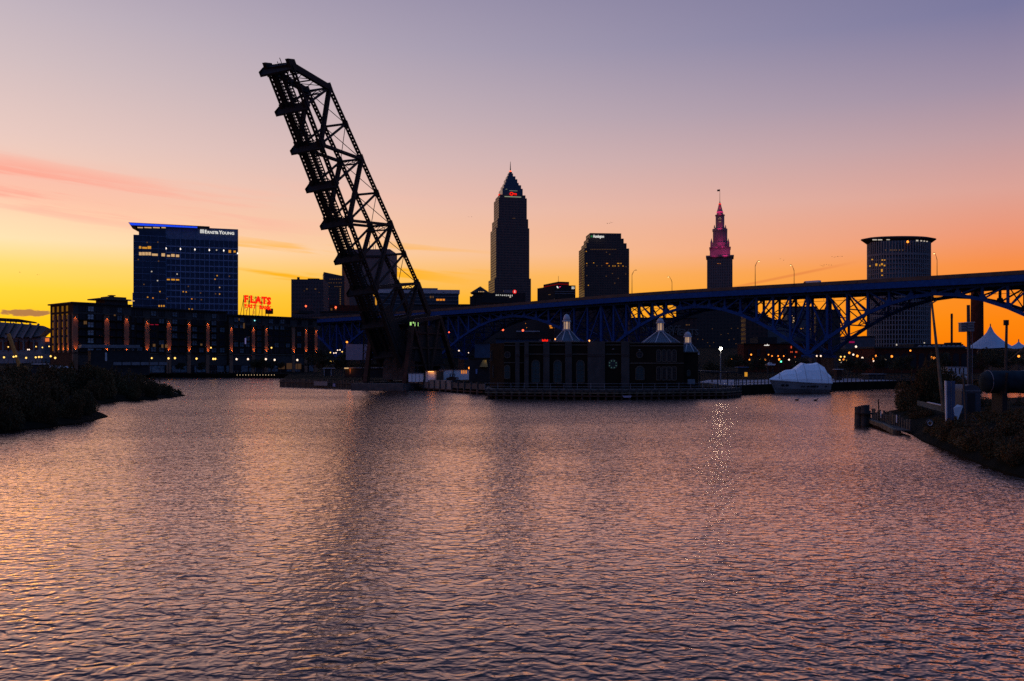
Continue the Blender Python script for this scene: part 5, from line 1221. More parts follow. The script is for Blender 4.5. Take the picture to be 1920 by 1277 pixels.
# ------------------------------------------------------------------ river restaurant on piles
def restaurant():
    Y = 156.0; fr = Fr(917, Y)
    t = thing('riverside_restaurant', 'long brown riverside restaurant with arched windows and pale pilasters on piles', 'restaurant', (xat(1110, Y), Y + 8, 0))
    u = fr.u; P = fr.P; zb = 1.7
    Z = lambda py: zat(py, Y)
    def seg(x0, x1, y0, n0, dep, name='wall', m=None):
        mb = MB(); fr.box(mb, u(x0), u(x1), zb, Z(y0), n0 - dep, n0); return mb.build(name, m or M['stucco'], t)
    seg(945, 986, 643, -.6, 12); seg(986, 1181, 642, 0, 16); seg(1181, 1281, 644, .5, 16)
    # canted left bay and right bay
    MB().prism([P(u(917.5), zb, -5), P(u(945), zb, -.61), P(u(945), zb, -8), P(u(917.5), zb, -12)], Vector((0, 0, Z(643) - zb))).build('canted_bay', M['stucco'], t)
    seg(1281, 1311, 661, -1.0, 9, 'right_bay'); 
    # bands
    for (x0, x1, y, n0) in ((945, 986, 647.5, -.6), (986, 1181, 646.8, 0), (1181, 1281, 648.5, .5), (986, 1181, 664, 0), (1181, 1281, 681, .5), (945, 986, 680, -.6)):
        mb = MB(); fr.box(mb, u(x0), u(x1), Z(y + 1.0), Z(y - 1.0), n0 + .003, n0 + .14); mb.build('string_course', M['trim'], t)
    for (x0, x1, y, n0) in ((945, 986, 643, -.6), (986, 1181, 642, 0), (1181, 1281, 644, .5), (1281, 1311, 661, -1)):
        mb = MB(); fr.box(mb, u(x0) - .05, u(x1) + .05, Z(y), Z(y - 1.8), n0 - 8, n0 + .3); mb.build('parapet_cap', M['trim'], t)
    for (x0, x1, y, pr) in ((966, 974, 643, .35), (983, 991, 640, .5), (1018.5, 1030, 641, .45), (1059.5, 1072, 641, .45), (1101.5, 1133.5, 640.5, .6), (1164.5, 1179.5, 641.5, .5)):
        mb = MB(); fr.box(mb, u(x0), u(x1), zb, Z(y), 0, pr); mb.build('pilaster', M['stone'], t)
        for yy in (667.5, 664.5): mb = MB(); fr.box(mb, u(x0) - .05, u(x1) + .05, Z(yy + .5), Z(yy - .5), pr, pr + .1); mb.build('pilaster_band', M['stone'], t)
    def arch(x, w, y0, y1, n0, m=M['gglass'], bars=True, round_=True):
        c = u(x); hw = w / 2 / (FPX / Y); zt = Z(y0) - (hw if round_ else 0); z0 = Z(y1)
        arc = [(c + hw * math.cos(a), zt + hw * math.sin(a)) for a in np.linspace(0, math.pi, 13)] if round_ else [(c + hw, zt), (c - hw, zt)]
        pts = [(c + hw, z0)] + arc + [(c - hw, z0)]
        w_ = thing_part = MB().prism([P(a, b, n0 + .03) for a, b in pts], fr.n * .05); pane_ = None
        f = MB(); cl = pts + [pts[0]]
        for (a, b), (a2, b2) in zip(cl[:-1], cl[1:]): f.bar(P(a, b, n0 + .08), P(a2, b2, n0 + .08), .16, .16, fr.n)
        if bars:
            f.bar(P(c, z0, n0 + .09), P(c, zt + (hw if round_ else 0), n0 + .09), .05, .05, fr.n)
            for k in range(1, 5): zz_ = z0 + (zt - z0) * k / 4.5; f.bar(P(c - hw, zz_, n0 + .09), P(c + hw, zz_, n0 + .09), .05, .05, fr.n)
        fo = f.build('window', M['trim'], t); w_.build('pane', m, fo)
        return fo
    for x in (1004.5, 1045.5, 1088): arch(x, 14.5, 675.5, 717, 0)
    arch(951, 10, 685, 710, -.6); arch(1199, 15.5, 686.5, 712, .5)
    for x in (1234, 1244, 1253.5, 1263): arch(x, 7.6, 656, 678, .5, M['glass']); arch(x, 7.6, 688, 712.5, .5, M['glass'], True, False)
    arch(921, 3.5, 657, 676, -4.4, M['glass'], False); arch(925, 3.5, 685, 708, -3.9, M['glass'], False)
    arch(1293, 5, 694, 705, -1, M['gglass'], False)
    def rose(x, y, r, n0, m, spokes):
        c = P(u(x), Z(y), n0); rr_ = r / (FPX / Y)
        f = MB(); ring = [c + fr.n * .08 + fr.d * rr_ * math.cos(a) + Vector((0, 0, rr_ * math.sin(a))) for a in np.linspace(0, 2 * math.pi, 25)]
        f.tube(ring, .09, 6, False)
        for k in range(spokes): a = math.pi * k / spokes; v = fr.d * rr_ * math.cos(a) + Vector((0, 0, rr_ * math.sin(a))); f.bar(c + fr.n * .08 - v, c + fr.n * .08 + v, .05, .05, fr.n)
        fo = f.build('round_window', M['trim'], t); MB().tube([c + fr.n * .02, c + fr.n * .06], rr_, 24).build('pane', m, fo)
        if spokes > 3:
            mid = [c + fr.n * .08 + fr.d * rr_ * .55 * math.cos(a) + Vector((0, 0, rr_ * .55 * math.sin(a))) for a in np.linspace(0, 2 * math.pi, 17)]
            MB().tube(mid, .04, 5, False).build('tracery', M['trim'], fo)
            for k in range(8): 
                a = 2 * math.pi * (k + .5) / 8; q = c + fr.n * .1 + fr.d * rr_ * .76 * math.cos(a) + Vector((0, 0, rr_ * .76 * math.sin(a))); MB().obox(q, fr.d * .09, fr.n * .02, Vector((0, 0, .09))).build('glass_spot', E_['rose'], fo)
    E_['rose'] = emi('rose_glow', (.35, .8, .75), .09)
    rose(1149, 683, 8.8, 0, M['gglass'], 4); rose(1198.5, 665, 5.8, .5, M['glass'], 2); rose(951.5, 665.5, 5.6, -.6, M['glass'], 2)
    # cupolas with pyramid roofs
    def cup(px, ytop, y1, y2, hw, yr, rw, Yc, name):
        c = Vector((xat(px, Yc), Yc, 0)); s = Yc / FPX; zt, z1, z2, z3 = zat(ytop, Yc), zat(y1, Yc), zat(y2, Yc), zat(yr, Yc); r_ = hw * s; h = zt - z1
        roof = MB().lathe((c.x, c.y, z3 - .02), [(rw * s * 1.08, 0), (rw * s * 1.02, .05), (r_ * 1.25, z2 - z3 - .18), (r_ * 1.25, z2 - z3)], 8, rot=math.pi / 8).build('hip_roof', M['roofmetal'], t)
        for k in range(8):
            a = 2 * math.pi * k / 8 + math.pi / 8
            MB().bar((c.x + rw * s * 1.05 * math.cos(a), c.y + rw * s * 1.05 * math.sin(a), z3 + .08), (c.x + r_ * 1.27 * math.cos(a), c.y + r_ * 1.27 * math.sin(a), z2 - .1), .13, .13).build('hip_ridge', M['cupola'], roof)
        mb = MB()
        for k in range(8):
            a = 2 * math.pi * k / 8; a1 = a - math.pi / 8; a2 = a + math.pi / 8
            for f in (.2, .4, .6, .8):
                p = Vector((math.cos(a1), math.sin(a1), 0)) * (1 - f) + Vector((math.cos(a2), math.sin(a2), 0)) * f
                mb.bar(Vector((c.x, c.y, z3 + .1)) + p * rw * s * 1.02, Vector((c.x, c.y, z2 - .15)) + p * r_ * 1.25, .05, .06)
        mb.build('roof_seams', M['roofmetal'], roof)
        MB().lathe((c.x, c.y, z3 - .3), [(rw * s * 1.1, 0), (rw * s * 1.1, .25)], 8, rot=math.pi / 8).build('eaves', M['cupola'], roof)
        MB().lathe((c.x, c.y, z2 - .05), [(r_ * 1.2, 0), (r_ * 1.2, .3), (r_ * 1.05, .32)], 8, rot=math.pi / 8).build('cupola_base', M['cupola'], t)
        core = MB().lathe((c.x, c.y, z2 + .25), [(r_ * .82, 0), (r_ * .82, z1 - z2 - .3)], 8, rot=math.pi / 8).build('lantern', E_['cuplit'], t)
        for k in range(8):
            a = 2 * math.pi * k / 8 + math.pi / 8; p = Vector((c.x + r_ * .92 * math.cos(a), c.y + r_ * .92 * math.sin(a), 0))
            MB().bar(p + Vector((0, 0, z2 + .2)), p + Vector((0, 0, z1)), r_ * .2, r_ * .2, (math.cos(a), math.sin(a), 0)).build('lantern_post', M['cupola'], core)
            am = a + math.pi / 8; p = Vector((c.x + r_ * .84 * math.cos(am), c.y + r_ * .84 * math.sin(am), 0))
            MB().bar(p + Vector((0, 0, z2 + .2)), p + Vector((0, 0, z1)), r_ * .1, r_ * .08, (math.cos(am), math.sin(am), 0)).build('lantern_mullion', M['cupola'], core)
        MB().lathe((c.x, c.y, z1 - .05), [(r_ * 1.2, 0), (r_ * 1.22, .15), (r_ * 1.08, .25)], 16).build('lantern_cornice', M['cupola'], t)
        MB().lathe((c.x, c.y, z1 + .2), [(r_ * math.cos(a), h * math.sin(a)) for a in np.linspace(0, 1.5, 8)], 16).build('dome', M['cupola'], t, True)
        MB().tube([(c.x, c.y, zt), (c.x, c.y, zt + .7)], .05, 5).build('finial', M['dgrey'], t)
    cup(1062.5, 591, 603, 620, 6.8, 639.5, 24, 164, 'a'); cup(1238, 598.5, 606, 622, 6.6, 644, 36, 168, 'b'); cup(1289.5, 624, 632, 645, 6.6, 662, 20, 165, 'c')
    for px, py, Yl in ((1041, 637.5, 162), (1105, 640.5, 156)): MB().lathe(at(px, py, Yl - 1.5), [(.03, 0), (.12, .1), (.12, .2), (.03, .3)], 6).build('eaves_lamp', E_['orange2'], t)
    for x, y in ((1149, 654.5), (1198, 656)): mb = MB(); fr.box(mb, u(x) - .15, u(x) + .15, Z(y + .4), Z(y - .4), .55, .75); mb.build('wall_lamp', M['offwhite'], t)
    mb = MB(); fr.pbox(mb, 1287.5, 1301, 711, 720, .8, .9); mb.build('menu_board', mat('menu_board', (.10, .14, .17), .5), t)
    # deck on piles
    dk = MB(); dk.prism([(-4.6, 150.2, 1.25), (17.5, 146.0, 1.25), (36.6, 151.5, 1.25), (41, 158.5, 1.25), (41, 167, 1.25), (-4.6, 172, 1.25)], (0, 0, .35)); dk.build('deck', M['timber'], t)
    edge = [(-4.6, 150.2), (17.5, 146.0), (36.6, 151.5), (41, 158.5)]
    for (a, b) in zip(edge[:-1], edge[1:]):
        a = Vector((*a, 0)); b = Vector((*b, 0)); n = int((b - a).length / 1.25)
        for i in range(n):
            p = a + (b - a) * (i + .5) / n; MB().tube([(p.x, p.y + .2, -2.5), (p.x, p.y + .2, 1.25)], .22, 8).build('pile', M['timber'], t)
            MB().bar((p.x, p.y - .06, .5), (p.x, p.y - .06, 1.7), .3, .16, fr.n).build('fender_board', M['timber'], t)
        for z in (.55, 1.05): MB().bar(a + Vector((0, -.16, z)), b + Vector((0, -.16, z)), .12, .22).build('fender_rail', M['pale_timber'] if z > 1 else M['rust'], t)
        m_ = int((b - a).length / 2.2)
        for i in range(m_ + 1):
            p = a + (b - a) * i / m_; MB().bar((p.x, p.y + .35, 1.6), (p.x, p.y + .35, 2.65), .07, .07).build('rail_post', M['grey'], t)
        for z in (2.1, 2.62): MB().bar(a + Vector((0, .35, z)), b + Vector((0, .35, z)), .05, .05).build('handrail', M['grey'], t)
    o = MB().prism([at(1167, 742, 145.6), at(1184, 742, 145.6), at(1183, 745.5, 145.6), at(1170, 745.5, 145.6)], (0, .15, 0)).build('banner', mat('lilac_banner', (.30, .26, .36), .8)); tag(o, 'small pale lilac banner hung on the restaurant pile deck', 'banner')
    # open side terrace canopy on the right
    tr = thing('terrace_canopy', 'dark flat terrace canopy between restaurant and flood-lit lamp post', 'canopy', (38, 162, 1.6))
    MB().prism([(33, 158, 4.4), (41, 160, 4.2), (41, 168, 4.2), (33, 168, 4.6)], (0, 0, .25)).build('roof', M['dgrey'], tr)
    for x, y in ((33.5, 158.6), (37, 159.5), (40.6, 160.6), (40.6, 167)): MB().bar((x, y, 1.6), (x, y, 4.3), .16, .16).build('post', M['dgrey'], tr)
    for i in range(9): x = 33.4 + i * .9; MB().bar((x, 158.5 + i * .25, 1.6), (x, 158.5 + i * .25, 2.7), .05, .05).build('baluster', M['grey'], tr)
E_['orange2'] = emi('eaves_lamp', (1, .35, .1), 3)
restaurant()
# ------------------------------------------------------------------ promenade lamps
def globe_lamp(px, py, Y, label, m, group, r_=.42, twin=False):
    r_ *= .78; p = at(px, py, Y); L_ = thing('globe_lamp', label, 'street lamp', (p.x, p.y, QUAY), group)
    MB().tube([(p.x, p.y, QUAY), (p.x, p.y, p.z - r_)], [.11, .07], 6).build('pole', M['dgrey'], L_)
    MB().lathe((p.x, p.y, p.z - r_), [(r_ * .3, 0), (r_ * .8, r_ * .4), (r_, r_), (r_ * .8, r_ * 1.6), (r_ * .25, r_ * 2)], 10).build('globe', m, L_, True)
    return L_
for i, (px, py) in enumerate(((7.5, 670), (25.5, 669), (30, 668), (49, 671), (67, 670), (73, 669.5), (78, 669.5), (95, 668))):
    globe_lamp(px, py, 352, 'yellow globe lamp, %s from the left below the stadium' % ORD[i], E_['globe'], 'yellow globe lamps below the stadium', .46)
for i, (px, py) in enumerate(((15.5, 650.5), (52, 655.5), (54.8, 655.5), (67.5, 650), (79.5, 651.5), (92, 649.5))):
    globe_lamp(px, py, 560, 'small far lamp, %s from the left in the upper row before the stadium' % ORD[i], E_['globe'] if i not in (1, 2) else E_['wglobe'], 'far lamps before the stadium', .5)
for i, (px, py) in enumerate(((103.5, 671), (148, 668), (275, 672), (284.5, 671.5), (316, 672), (328, 671.5), (368.5, 672.5), (399.8, 673), (403.6, 673), (443.5, 673.5), (465, 673.5), (498.5, 673.5), (515, 674.8), (557.5, 675))):
    globe_lamp(px, py, 348, 'glowing globe lamp on the promenade, %s from the left before the brick apartments' % ORD[i], E_['globe'] if px < 430 else E_['wglobe'], 'globe lamps before the brick apartments', .40 if 140 < px < 300 else .5)
for i, (px, py, lb) in enumerate(((395.5, 652, 'taller double-headed lamp, left of the two on the promenade'), (509, 652, 'taller lamp, right of the two on the promenade'))):
    globe_lamp(px, py, 344, lb, E_['globe'], 'taller promenade lamps', .38)
for i, (px, py, m_) in enumerate(((619.5, 661, 'globe'), (626, 662, 'wglobe'), (630, 661.7, 'wglobe'), (633, 656.5, 'wglobe'), (637.5, 656.2, 'wglobe'), (641.5, 659.6, 'globe'), (620, 677.5, 'globe'), (626, 677.5, 'globe'))):
    globe_lamp(px, py, 330, 'string lamp, %s of the cluster left of the blank hoarding' % ORD[i], E_[m_], 'lamps left of the blank hoarding', .3)
for i, (px, py, m_, s_) in enumerate(((1408.5, 665, 'orange', .4), (1425.5, 674.5, 'globe', .4), (1434.5, 674.5, 'orange', .45), (1405.5, 674.5, 'orange', .4), (1441, 665, 'orange', .3), (1459, 667.5, 'orange', .3), (1469.5, 667.5, 'orange', .3), (1447.5, 667.5, 'orange', .3), (1461, 674, 'orange', .5), (1479.5, 674.5, 'wglobe', .42), (1491.5, 678, 'wglobe', .4), (1464.5, 678, 'cyanl', .35), (1531.5, 667.5, 'wglobe', .38), (1539, 667.5, 'wglobe', .42), (1371, 673, 'orange', .38))):
    if m_ == 'cyanl' and 'cyanl' not in E_: E_['cyanl'] = emi('green_lamp', (.1, 1, .5), 5)
    globe_lamp(px, py, 335, 'small city lamp, %s from the left low behind the covered boat' % ORD[i], E_[m_], 'city lamps behind the covered boat', s_)
for i, (px, py, m_, s_) in enumerate(((1576.5, 669, 'globe', .4), (1583.5, 669, 'globe', .38), (1574.5, 675, 'globe', .4), (1577, 679.5, 'wglobe', .48), (1582, 674.5, 'orange', .5), (1586, 675.5, 'globe', .38), (1592.5, 661.5, 'orange', .48), (1600, 665, 'wglobe', .45), (1607.5, 667.5, 'orange', .55), (1606.8, 677.5, 'wglobe', .42), (1617, 671.2, 'wglobe', .5), (1636.5, 673.5, 'orange', .48), (1638, 677, 'wglobe', .4), (1605, 650, 'wglobe', .5), (1642.5, 667.5, 'orange', .5), (1672, 668.5, 'orange', .55), (1660.5, 674, 'wglobe', .35), (1707, 657.5, 'orange', .4), (1747, 670.5, 'orange', .6), (1751.5, 670.8, 'orange', .6))):
    globe_lamp(px, py, 330, 'orange-white town lamp, %s of the scatter under the right bridge arch' % ORD[i], E_[m_], 'town lamps under the right bridge arch', s_)
globe_lamp(1777, 678.5, 300, 'white lamp right of the leaning pole', E_['wglobe'], 'single lamps on the right', .3)
globe_lamp(1910, 668, 220, 'orange lamp at the right edge above the dark tank', E_['orange'], 'single lamps on the right', .36)
globe_lamp(860.5, 657.5, 300, 'white lamp right of the counterweight tower', E_['wglobe'], 'single lamps behind the quay', .32)
globe_lamp(842, 623, 420, 'small red lamp above the right flank of the raised bridge tower', E_['redlamp'], 'single lamps behind the quay', .4)
globe_lamp(880, 690, 196, 'orange lamp beside the white quay hut left of the restaurant', E_['orange'], 'single lamps behind the quay', .3)
globe_lamp(878.5, 661.5, 300, 'faint white lamp just left of the blue shed', E_['wglobe'], 'single lamps behind the quay', .22)
globe_lamp(592.5, 667.5, 345, 'lamp at the right corner of the brick apartments', E_['wglobe'], 'single lamps behind the quay', .45)

def flood():
    Y = 186.0; p = at(1351, 653.8, Y); L_ = thing('floodlight_post', 'tall post with a dazzling white floodlight right of the restaurant', 'street lamp', (p.x, p.y, QUAY))
    MB().tube([(p.x, p.y, QUAY), (p.x, p.y, p.z)], [.14, .10], 8).build('pole', M['grey'], L_)
    MB().bar((p.x, p.y, p.z + .6), (p.x, p.y - .6, p.z + .6), .4, .12).build('hood', M['dgrey'], L_)
    MB().lathe((p.x, p.y - .3, p.z - .25), [(.06, 0), (.24, .1), (.31, .3), (.16, .5)], 12).build('lens', E_['flood'], L_, True)
flood()

# ------------------------------------------------------------------ quay walls and sheds beside the raised bridge
def quay():
    # timber wall of the left peninsula
    w = thing('timber_quay_wall', 'dark vertical timber quay wall left of the raised bridge', 'wall', (-45, 212, 0))
    a = Vector((-59.2, 226.6, 0)); b = Vector((-31.2, 200.6, 0)); n = 60; d = (b - a).normalized(); nn = Vector((d.y, -d.x, 0))
    for i in range(n):
        p = a + (b - a) * (i + .5) / n; h = 1.9 + random.uniform(-.15, .25)
        MB().obox(p + nn * .12 + Vector((0, 0, (h - 2) / 2)), d * .2, nn * .12, Vector((0, 0, (h + 2) / 2))).build('timber', M['timber'] if i % 4 else M['pale_timber'], w)
    MB().bar(a + nn * .32 + Vector((0, 0, 1.3)), b + nn * .32 + Vector((0, 0, 1.3)), .16, .2).build('waler', M['timber'], w)
    for px, w_ in ((578, 1.1), (585, 1.4), (600, 1.6), (612, 1.2)):
        Yp = 220 - (px - 578) * .25; o = at(px, 719, Yp); MB().obox(o + nn * .6, d * w_, nn * .05, Vector((0, 0, .5))).build('pale_board', M['grey'], w)
    p = at(634, 722, 204); MB().obox(p + nn * 1.1, d * .45, nn * .05, Vector((0, 0, .35))).build('blue_sign', mat('blue_notice', (.06, .12, .3), .5), w)
    # sheet-pile wall with posts right of the bridge
    w = thing('panel_quay_wall', 'grey panelled quay wall with posts between raised bridge and restaurant', 'wall', (-14, 188, 0))
    a = Vector((-23.6, 205.2, 0)); b = Vector((-4.9, 169.6, 0)); n = 13; d = (b - a).normalized(); nn = Vector((d.y, -d.x, 0))
    if nn.y > 0: nn = -nn
    for i in range(n):
        p0 = a + (b - a) * i / n; p1 = a + (b - a) * (i + 1) / n; c = (p0 + p1) / 2
        MB().obox(c + nn * .2 + Vector((0, 0, 1.45)), d * ((p1 - p0).length / 2 - .08), nn * .1, Vector((0, 0, .95 if i < 8 else .55))).build('wall_panel', M['concrete'] if i < 8 else M['dark_concrete'], w)
        MB().obox(p0 + nn * .35 + Vector((0, 0, .4)), d * .16, nn * .2, Vector((0, 0, 1.9))).build('post', M['dark_concrete'], w)
        MB().bar(p0 + d * .3 + nn * .5 + Vector((0, 0, .45)), p1 - d * .3 + nn * .5 + Vector((0, 0, .45)), .18, .22).build('fender_rail', M['rust'], w)
    # ledge in front of bridge
    o = MB().prism([(-33, 199.5, -2), (-22.5, 203, -2), (-22.5, 208, -2), (-33, 206, -2)], (0, 0, 3.2)).build('quay_step', M['dark_concrete']); tag(o, 'dark concrete step at the foot of the raised bridge', 'quay')
    def shed(name, label, x0, x1, y0, y1, Y, m, roof=M['dgrey'], dep=3.0, over=.25):
        t = thing(name, label, 'shed', (xat((x0 + x1) / 2, Y), Y + dep / 2, QUAY)); fr = Fr(x0, Y)
        mb = MB(); fr.pbox(mb, x0, x1, y0, y1, -dep, 0); mb.build('wall', m, t)
        mb = MB(); fr.box(mb, fr.u(x0) - over, fr.u(x1) + over, zat(y0, Y), zat(y0, Y) + .14, -dep - over, over); mb.build('roof', roof, t); return t, fr
    t, fr = shed('storage_tank', 'bluish white storage box on the quay right of the raised bridge', 766, 793, 701, 716, 196, M['white'], M['grey'], 2.4, .05)
    for px in (770, 776, 781, 788): mb = MB(); fr.pbox(mb, px, px + .7, 699.3, 701, -1, -.5); mb.build('vent', M['grey'], t)
    for px in (772, 779, 786): mb = MB(); fr.pbox(mb, px, px + .5, 701.5, 716, .003, .06); mb.build('seam', M['grey'], t)
    t, fr = shed('portable_cabin', 'white portable cabin with an orange-lit door on the quay', 798, 831, 696, 716, 194, M['offwhite'], M['rust'], 3.0)
    mb = MB(); fr.pbox(mb, 803, 815, 699, 716, .003, .06); mb.build('door', M['white'], t)
    mb = MB(); fr.pbox(mb, 818, 831.5, 697, 716, .003, .3); mb.build('container_end', mat('dark_green_box', (.03, .03, .02), .8), t)
    mb = MB(); fr.pbox(mb, 803, 813.5, 696.4, 697.4, .1, .5); mb.build('lamp', E_['orange2'], t)
    def spill(q, pw, c=(1, .38, .08), tgt=None, par=None):
        l = bpy.data.lights.new('door_light', 'POINT'); l.energy = pw; l.color = c; l.shadow_soft_size = .45; lo = bpy.data.objects.new('door_light', l); col.objects.link(lo); lo.location = Vector(q) - ORIG[par]; lo.parent = par
    spill(fr.P(fr.u(813), zat(698.5, 194), .7), 14, par=t)
    t, fr = shed('quay_store', 'long white-walled quay store with three orange-lit windows', 823, 884, 693, 712, 199, M['white'], M['dgrey'], 4)
    for px in (865, 869, 873): mb = MB(); fr.pbox(mb, px, px + 1.8, 694.5, 700.5, .003, .08); mb.build('lit_window', E_['warm'], t)
    mb = MB(); fr.pbox(mb, 849, 850.3, 691, 712, .1, .3); mb.build('post', M['steel'], t)
    t, fr = shed('low_annexe', 'low dark building with a yellow awning light left of the restaurant', 880, 918, 672, 716, 178, M['dgrey'], M['dgrey'], 6)
    MB().prism([fr.P(fr.u(899), zat(688, 178), .1), fr.P(fr.u(915), zat(688, 178), .1), fr.P(fr.u(912), zat(675, 178), .1), fr.P(fr.u(906), zat(675, 178), .1)], fr.n * .7).build('awning', mat('awning', (.35, .26, .08), .8), t)
    spill(fr.P(fr.u(911), zat(677, 178), 1.0), 3.0, (1, .7, .2), par=t)
    mb = MB(); fr.pbox(mb, 892, 895, 692, 701, .05, .12); mb.build('notice', mat('notice_blue', (.12, .2, .4), .5), t)
    # parked off-road car
    v = thing('parked_car', 'dark open-topped off-road car parked before the white quay store', 'car', (xat(848, 191), 191, QUAY)); fr = Fr(838, 191)
    X = lambda px: fr.u(px)
    MB().prism([fr.P(X(837), 2.1), fr.P(X(859), 2.1), fr.P(X(859), 2.9), fr.P(X(851), 3.0), fr.P(X(850.5), 3.05), fr.P(X(843), 3.1), fr.P(X(842), 2.95), fr.P(X(837), 2.85)], -fr.n * 1.7).build('body', M['rust'], v)
    for px in (843, 847.5, 851.5): MB().bar(fr.P(X(px), 3.0), fr.P(X(px) + .15, 3.65), .08, .08).build('roll_bar', M['steel'], v); MB().bar(fr.P(X(px), 3.0, -1.6), fr.P(X(px) + .15, 3.65, -1.6), .08, .08).build('roll_bar', M['steel'], v)
    MB().bar(fr.P(X(843), 3.65), fr.P(X(852), 3.65), .09, .09).build('roof_rail', M['steel'], v); MB().bar(fr.P(X(843), 3.65, -1.6), fr.P(X(852), 3.65, -1.6), .09, .09).build('roof_rail', M['steel'], v)
    for px in (841, 855):
        for n_ in (0.02, -1.72): c = fr.P(X(px), QUAY + .4, n_); MB().tube([c, c + fr.n * .24], .42, 14).build('wheel', M['rubber'], v)
    for px in (856.5, 858): c = fr.P(X(px), 2.6, .01); MB().tube([c, c + fr.n * .06], .12, 10).build('headlight', M['offwhite'], v)
    # sheds left of the bridge
    t, fr = shed('kiosk', 'small kiosk with a pale blue roof left on the timber quay', 607, 622, 691, 705, 232, M['dgrey'], M['cupola'], 3)
    for px in (608, 621): mb = MB(); fr.pbox(mb, px - .4, px + .4, 691, 705, .003, .12); mb.build('corner_post', M['offwhite'], t)
    t, fr = shed('lit_hut', 'hut with an orange-lit corner at the left foot of the raised bridge', 646, 720, 690.5, 708, 226, M['dgrey'], M['grey'], 4)
    mb = MB(); fr.pbox(mb, 646.5, 654, 689.3, 691.5, .3, .6); mb.build('lamp', E_['pale'], t)
    spill(fr.P(fr.u(656.5), zat(693, 226), .7), 30, (1, .3, .05), par=t)
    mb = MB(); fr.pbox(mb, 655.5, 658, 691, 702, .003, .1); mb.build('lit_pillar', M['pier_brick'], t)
    # hoarding
    t = thing('hoarding', 'big blank mauve-grey hoarding left of the raised bridge', 'billboard', (xat(674, 262), 262, QUAY)); fr = Fr(648, 262)
    mb = MB(); fr.pbox(mb, 648.5, 702, 645.5, 675, -.4, 0); mb.build('panel', mat('hoarding_face', (.26, .21, .25), .8, 0, .08), t)
    mb = MB(); fr.pbox(mb, 693, 702.5, 647, 670, .003, .1); mb.build('blue_poster', mat('poster', (.08, .16, .26), .7, 0, .8, .8), t)
    for px in (652, 675, 698): MB().bar(fr.P(fr.u(px), QUAY, -.6), fr.P(fr.u(px), zat(648, 262), -.6), .3, .3).build('post', M['steel'], t)
    MB().lathe(fr.P(fr.u(651), zat(643.5, 262), .4), [(.05, 0), (.3, .2), (.3, .45), (.05, .6)], 8).build('lamp', E_['orange'], t)
    # fence along the quay right of the restaurant
    t = thing('quay_fence', 'dark post fence along the quay behind the covered boat', 'fence', (62, 186, QUAY))
    pts = [(42, 167.3), (51.8, 179.2), (77, 201.2), (94, 214.2), (120, 223.3)]
    for (a, b) in zip(pts[:-1], pts[1:]):
        a = Vector((*a, QUAY)); b = Vector((*b, QUAY)); n = int((b - a).length / 1.7)
        for i in range(n): p = a + (b - a) * i / n; MB().bar(p, p + Vector((0, 0, 1.25 if i % 3 else 1.6)), .16, .16).build('fence_post', M['timber'], t)
        for z in (.5, 1.05): MB().bar(a + Vector((0, 0, z)), b + Vector((0, 0, z)), .06, .1).build('fence_rail', M['timber'], t)
    o = MB().prism([(42, 172, QUAY + .004), (54, 184, QUAY + .004), (95, 219, QUAY + .004), (95, 246, QUAY + .004), (50, 226, QUAY + .004), (42, 200, QUAY + .004)], (0, 0, .03)).build('quay_pavement', mat('pale_paving', (.20, .18, .20), .8)); tag(o, kind='structure')
    t, fr = shed('ticket_booth', 'small lit booth with blue sign behind the quay fence', 1384, 1402, 689, 702, 236, M['dgrey'], mat('booth_blue', (.08, .14, .26), .6), 2.5)
    mb = MB(); fr.pbox(mb, 1396, 1401, 698, 706, .05, .2); mb.build('lit_door', E_['gold'], t)
    t, fr = shed('guard_hut', 'narrow hut with pale roof right of the covered boat', 1569, 1579, 693, 713, 226, M['brick'], M['offwhite'], 2)
    t, fr = shed('low_store', 'low flat store on the quay right of the narrow hut', 1629, 1660, 702, 716, 228, M['dgrey'], M['grey'], 4)
    t, fr = shed('striped_container', 'white container with dark stripes behind the right bank', 1777, 1814, 689, 702, 190, M['offwhite'], M['grey'], 3, .05)
    for px in (1783, 1790.5, 1798, 1805.5): mb = MB(); fr.pbox(mb, px, px + 2, 690, 702, .003, .08); mb.build('stripe', M['dgrey'], t)
    # small white launch ashore
    t = thing('small_launch', 'small white motor launch laid up beyond the quay, left of the covered boat', 'boat', (xat(1445, 250), 250, QUAY)); fr = Fr(1438, 250)
    MB().prism([fr.P(fr.u(a), zat(b, 250)) for a, b in ((1438, 682.5), (1440, 685), (1453, 685), (1455, 682.3))], -fr.n * 2.2).build('hull', M['white'], t)
    MB().prism([fr.P(fr.u(a), zat(b, 250), -.4) for a, b in ((1442, 682.4), (1449, 682.4), (1447.5, 679.5), (1444, 679.5))], -fr.n * 1.4).build('cabin', M['offwhite'], t)
    MB().bar(fr.P(fr.u(1445), zat(680, 250), -1), fr.P(fr.u(1445), zat(674.5, 250), -1), .08, .08).build('mast', M['grey'], t)
    for px in (1441, 1451): MB().bar(fr.P(fr.u(px), QUAY, -1), fr.P(fr.u(px), zat(684.6, 250), -1), .3, .3).build('cradle', M['timber'], t)
quay()

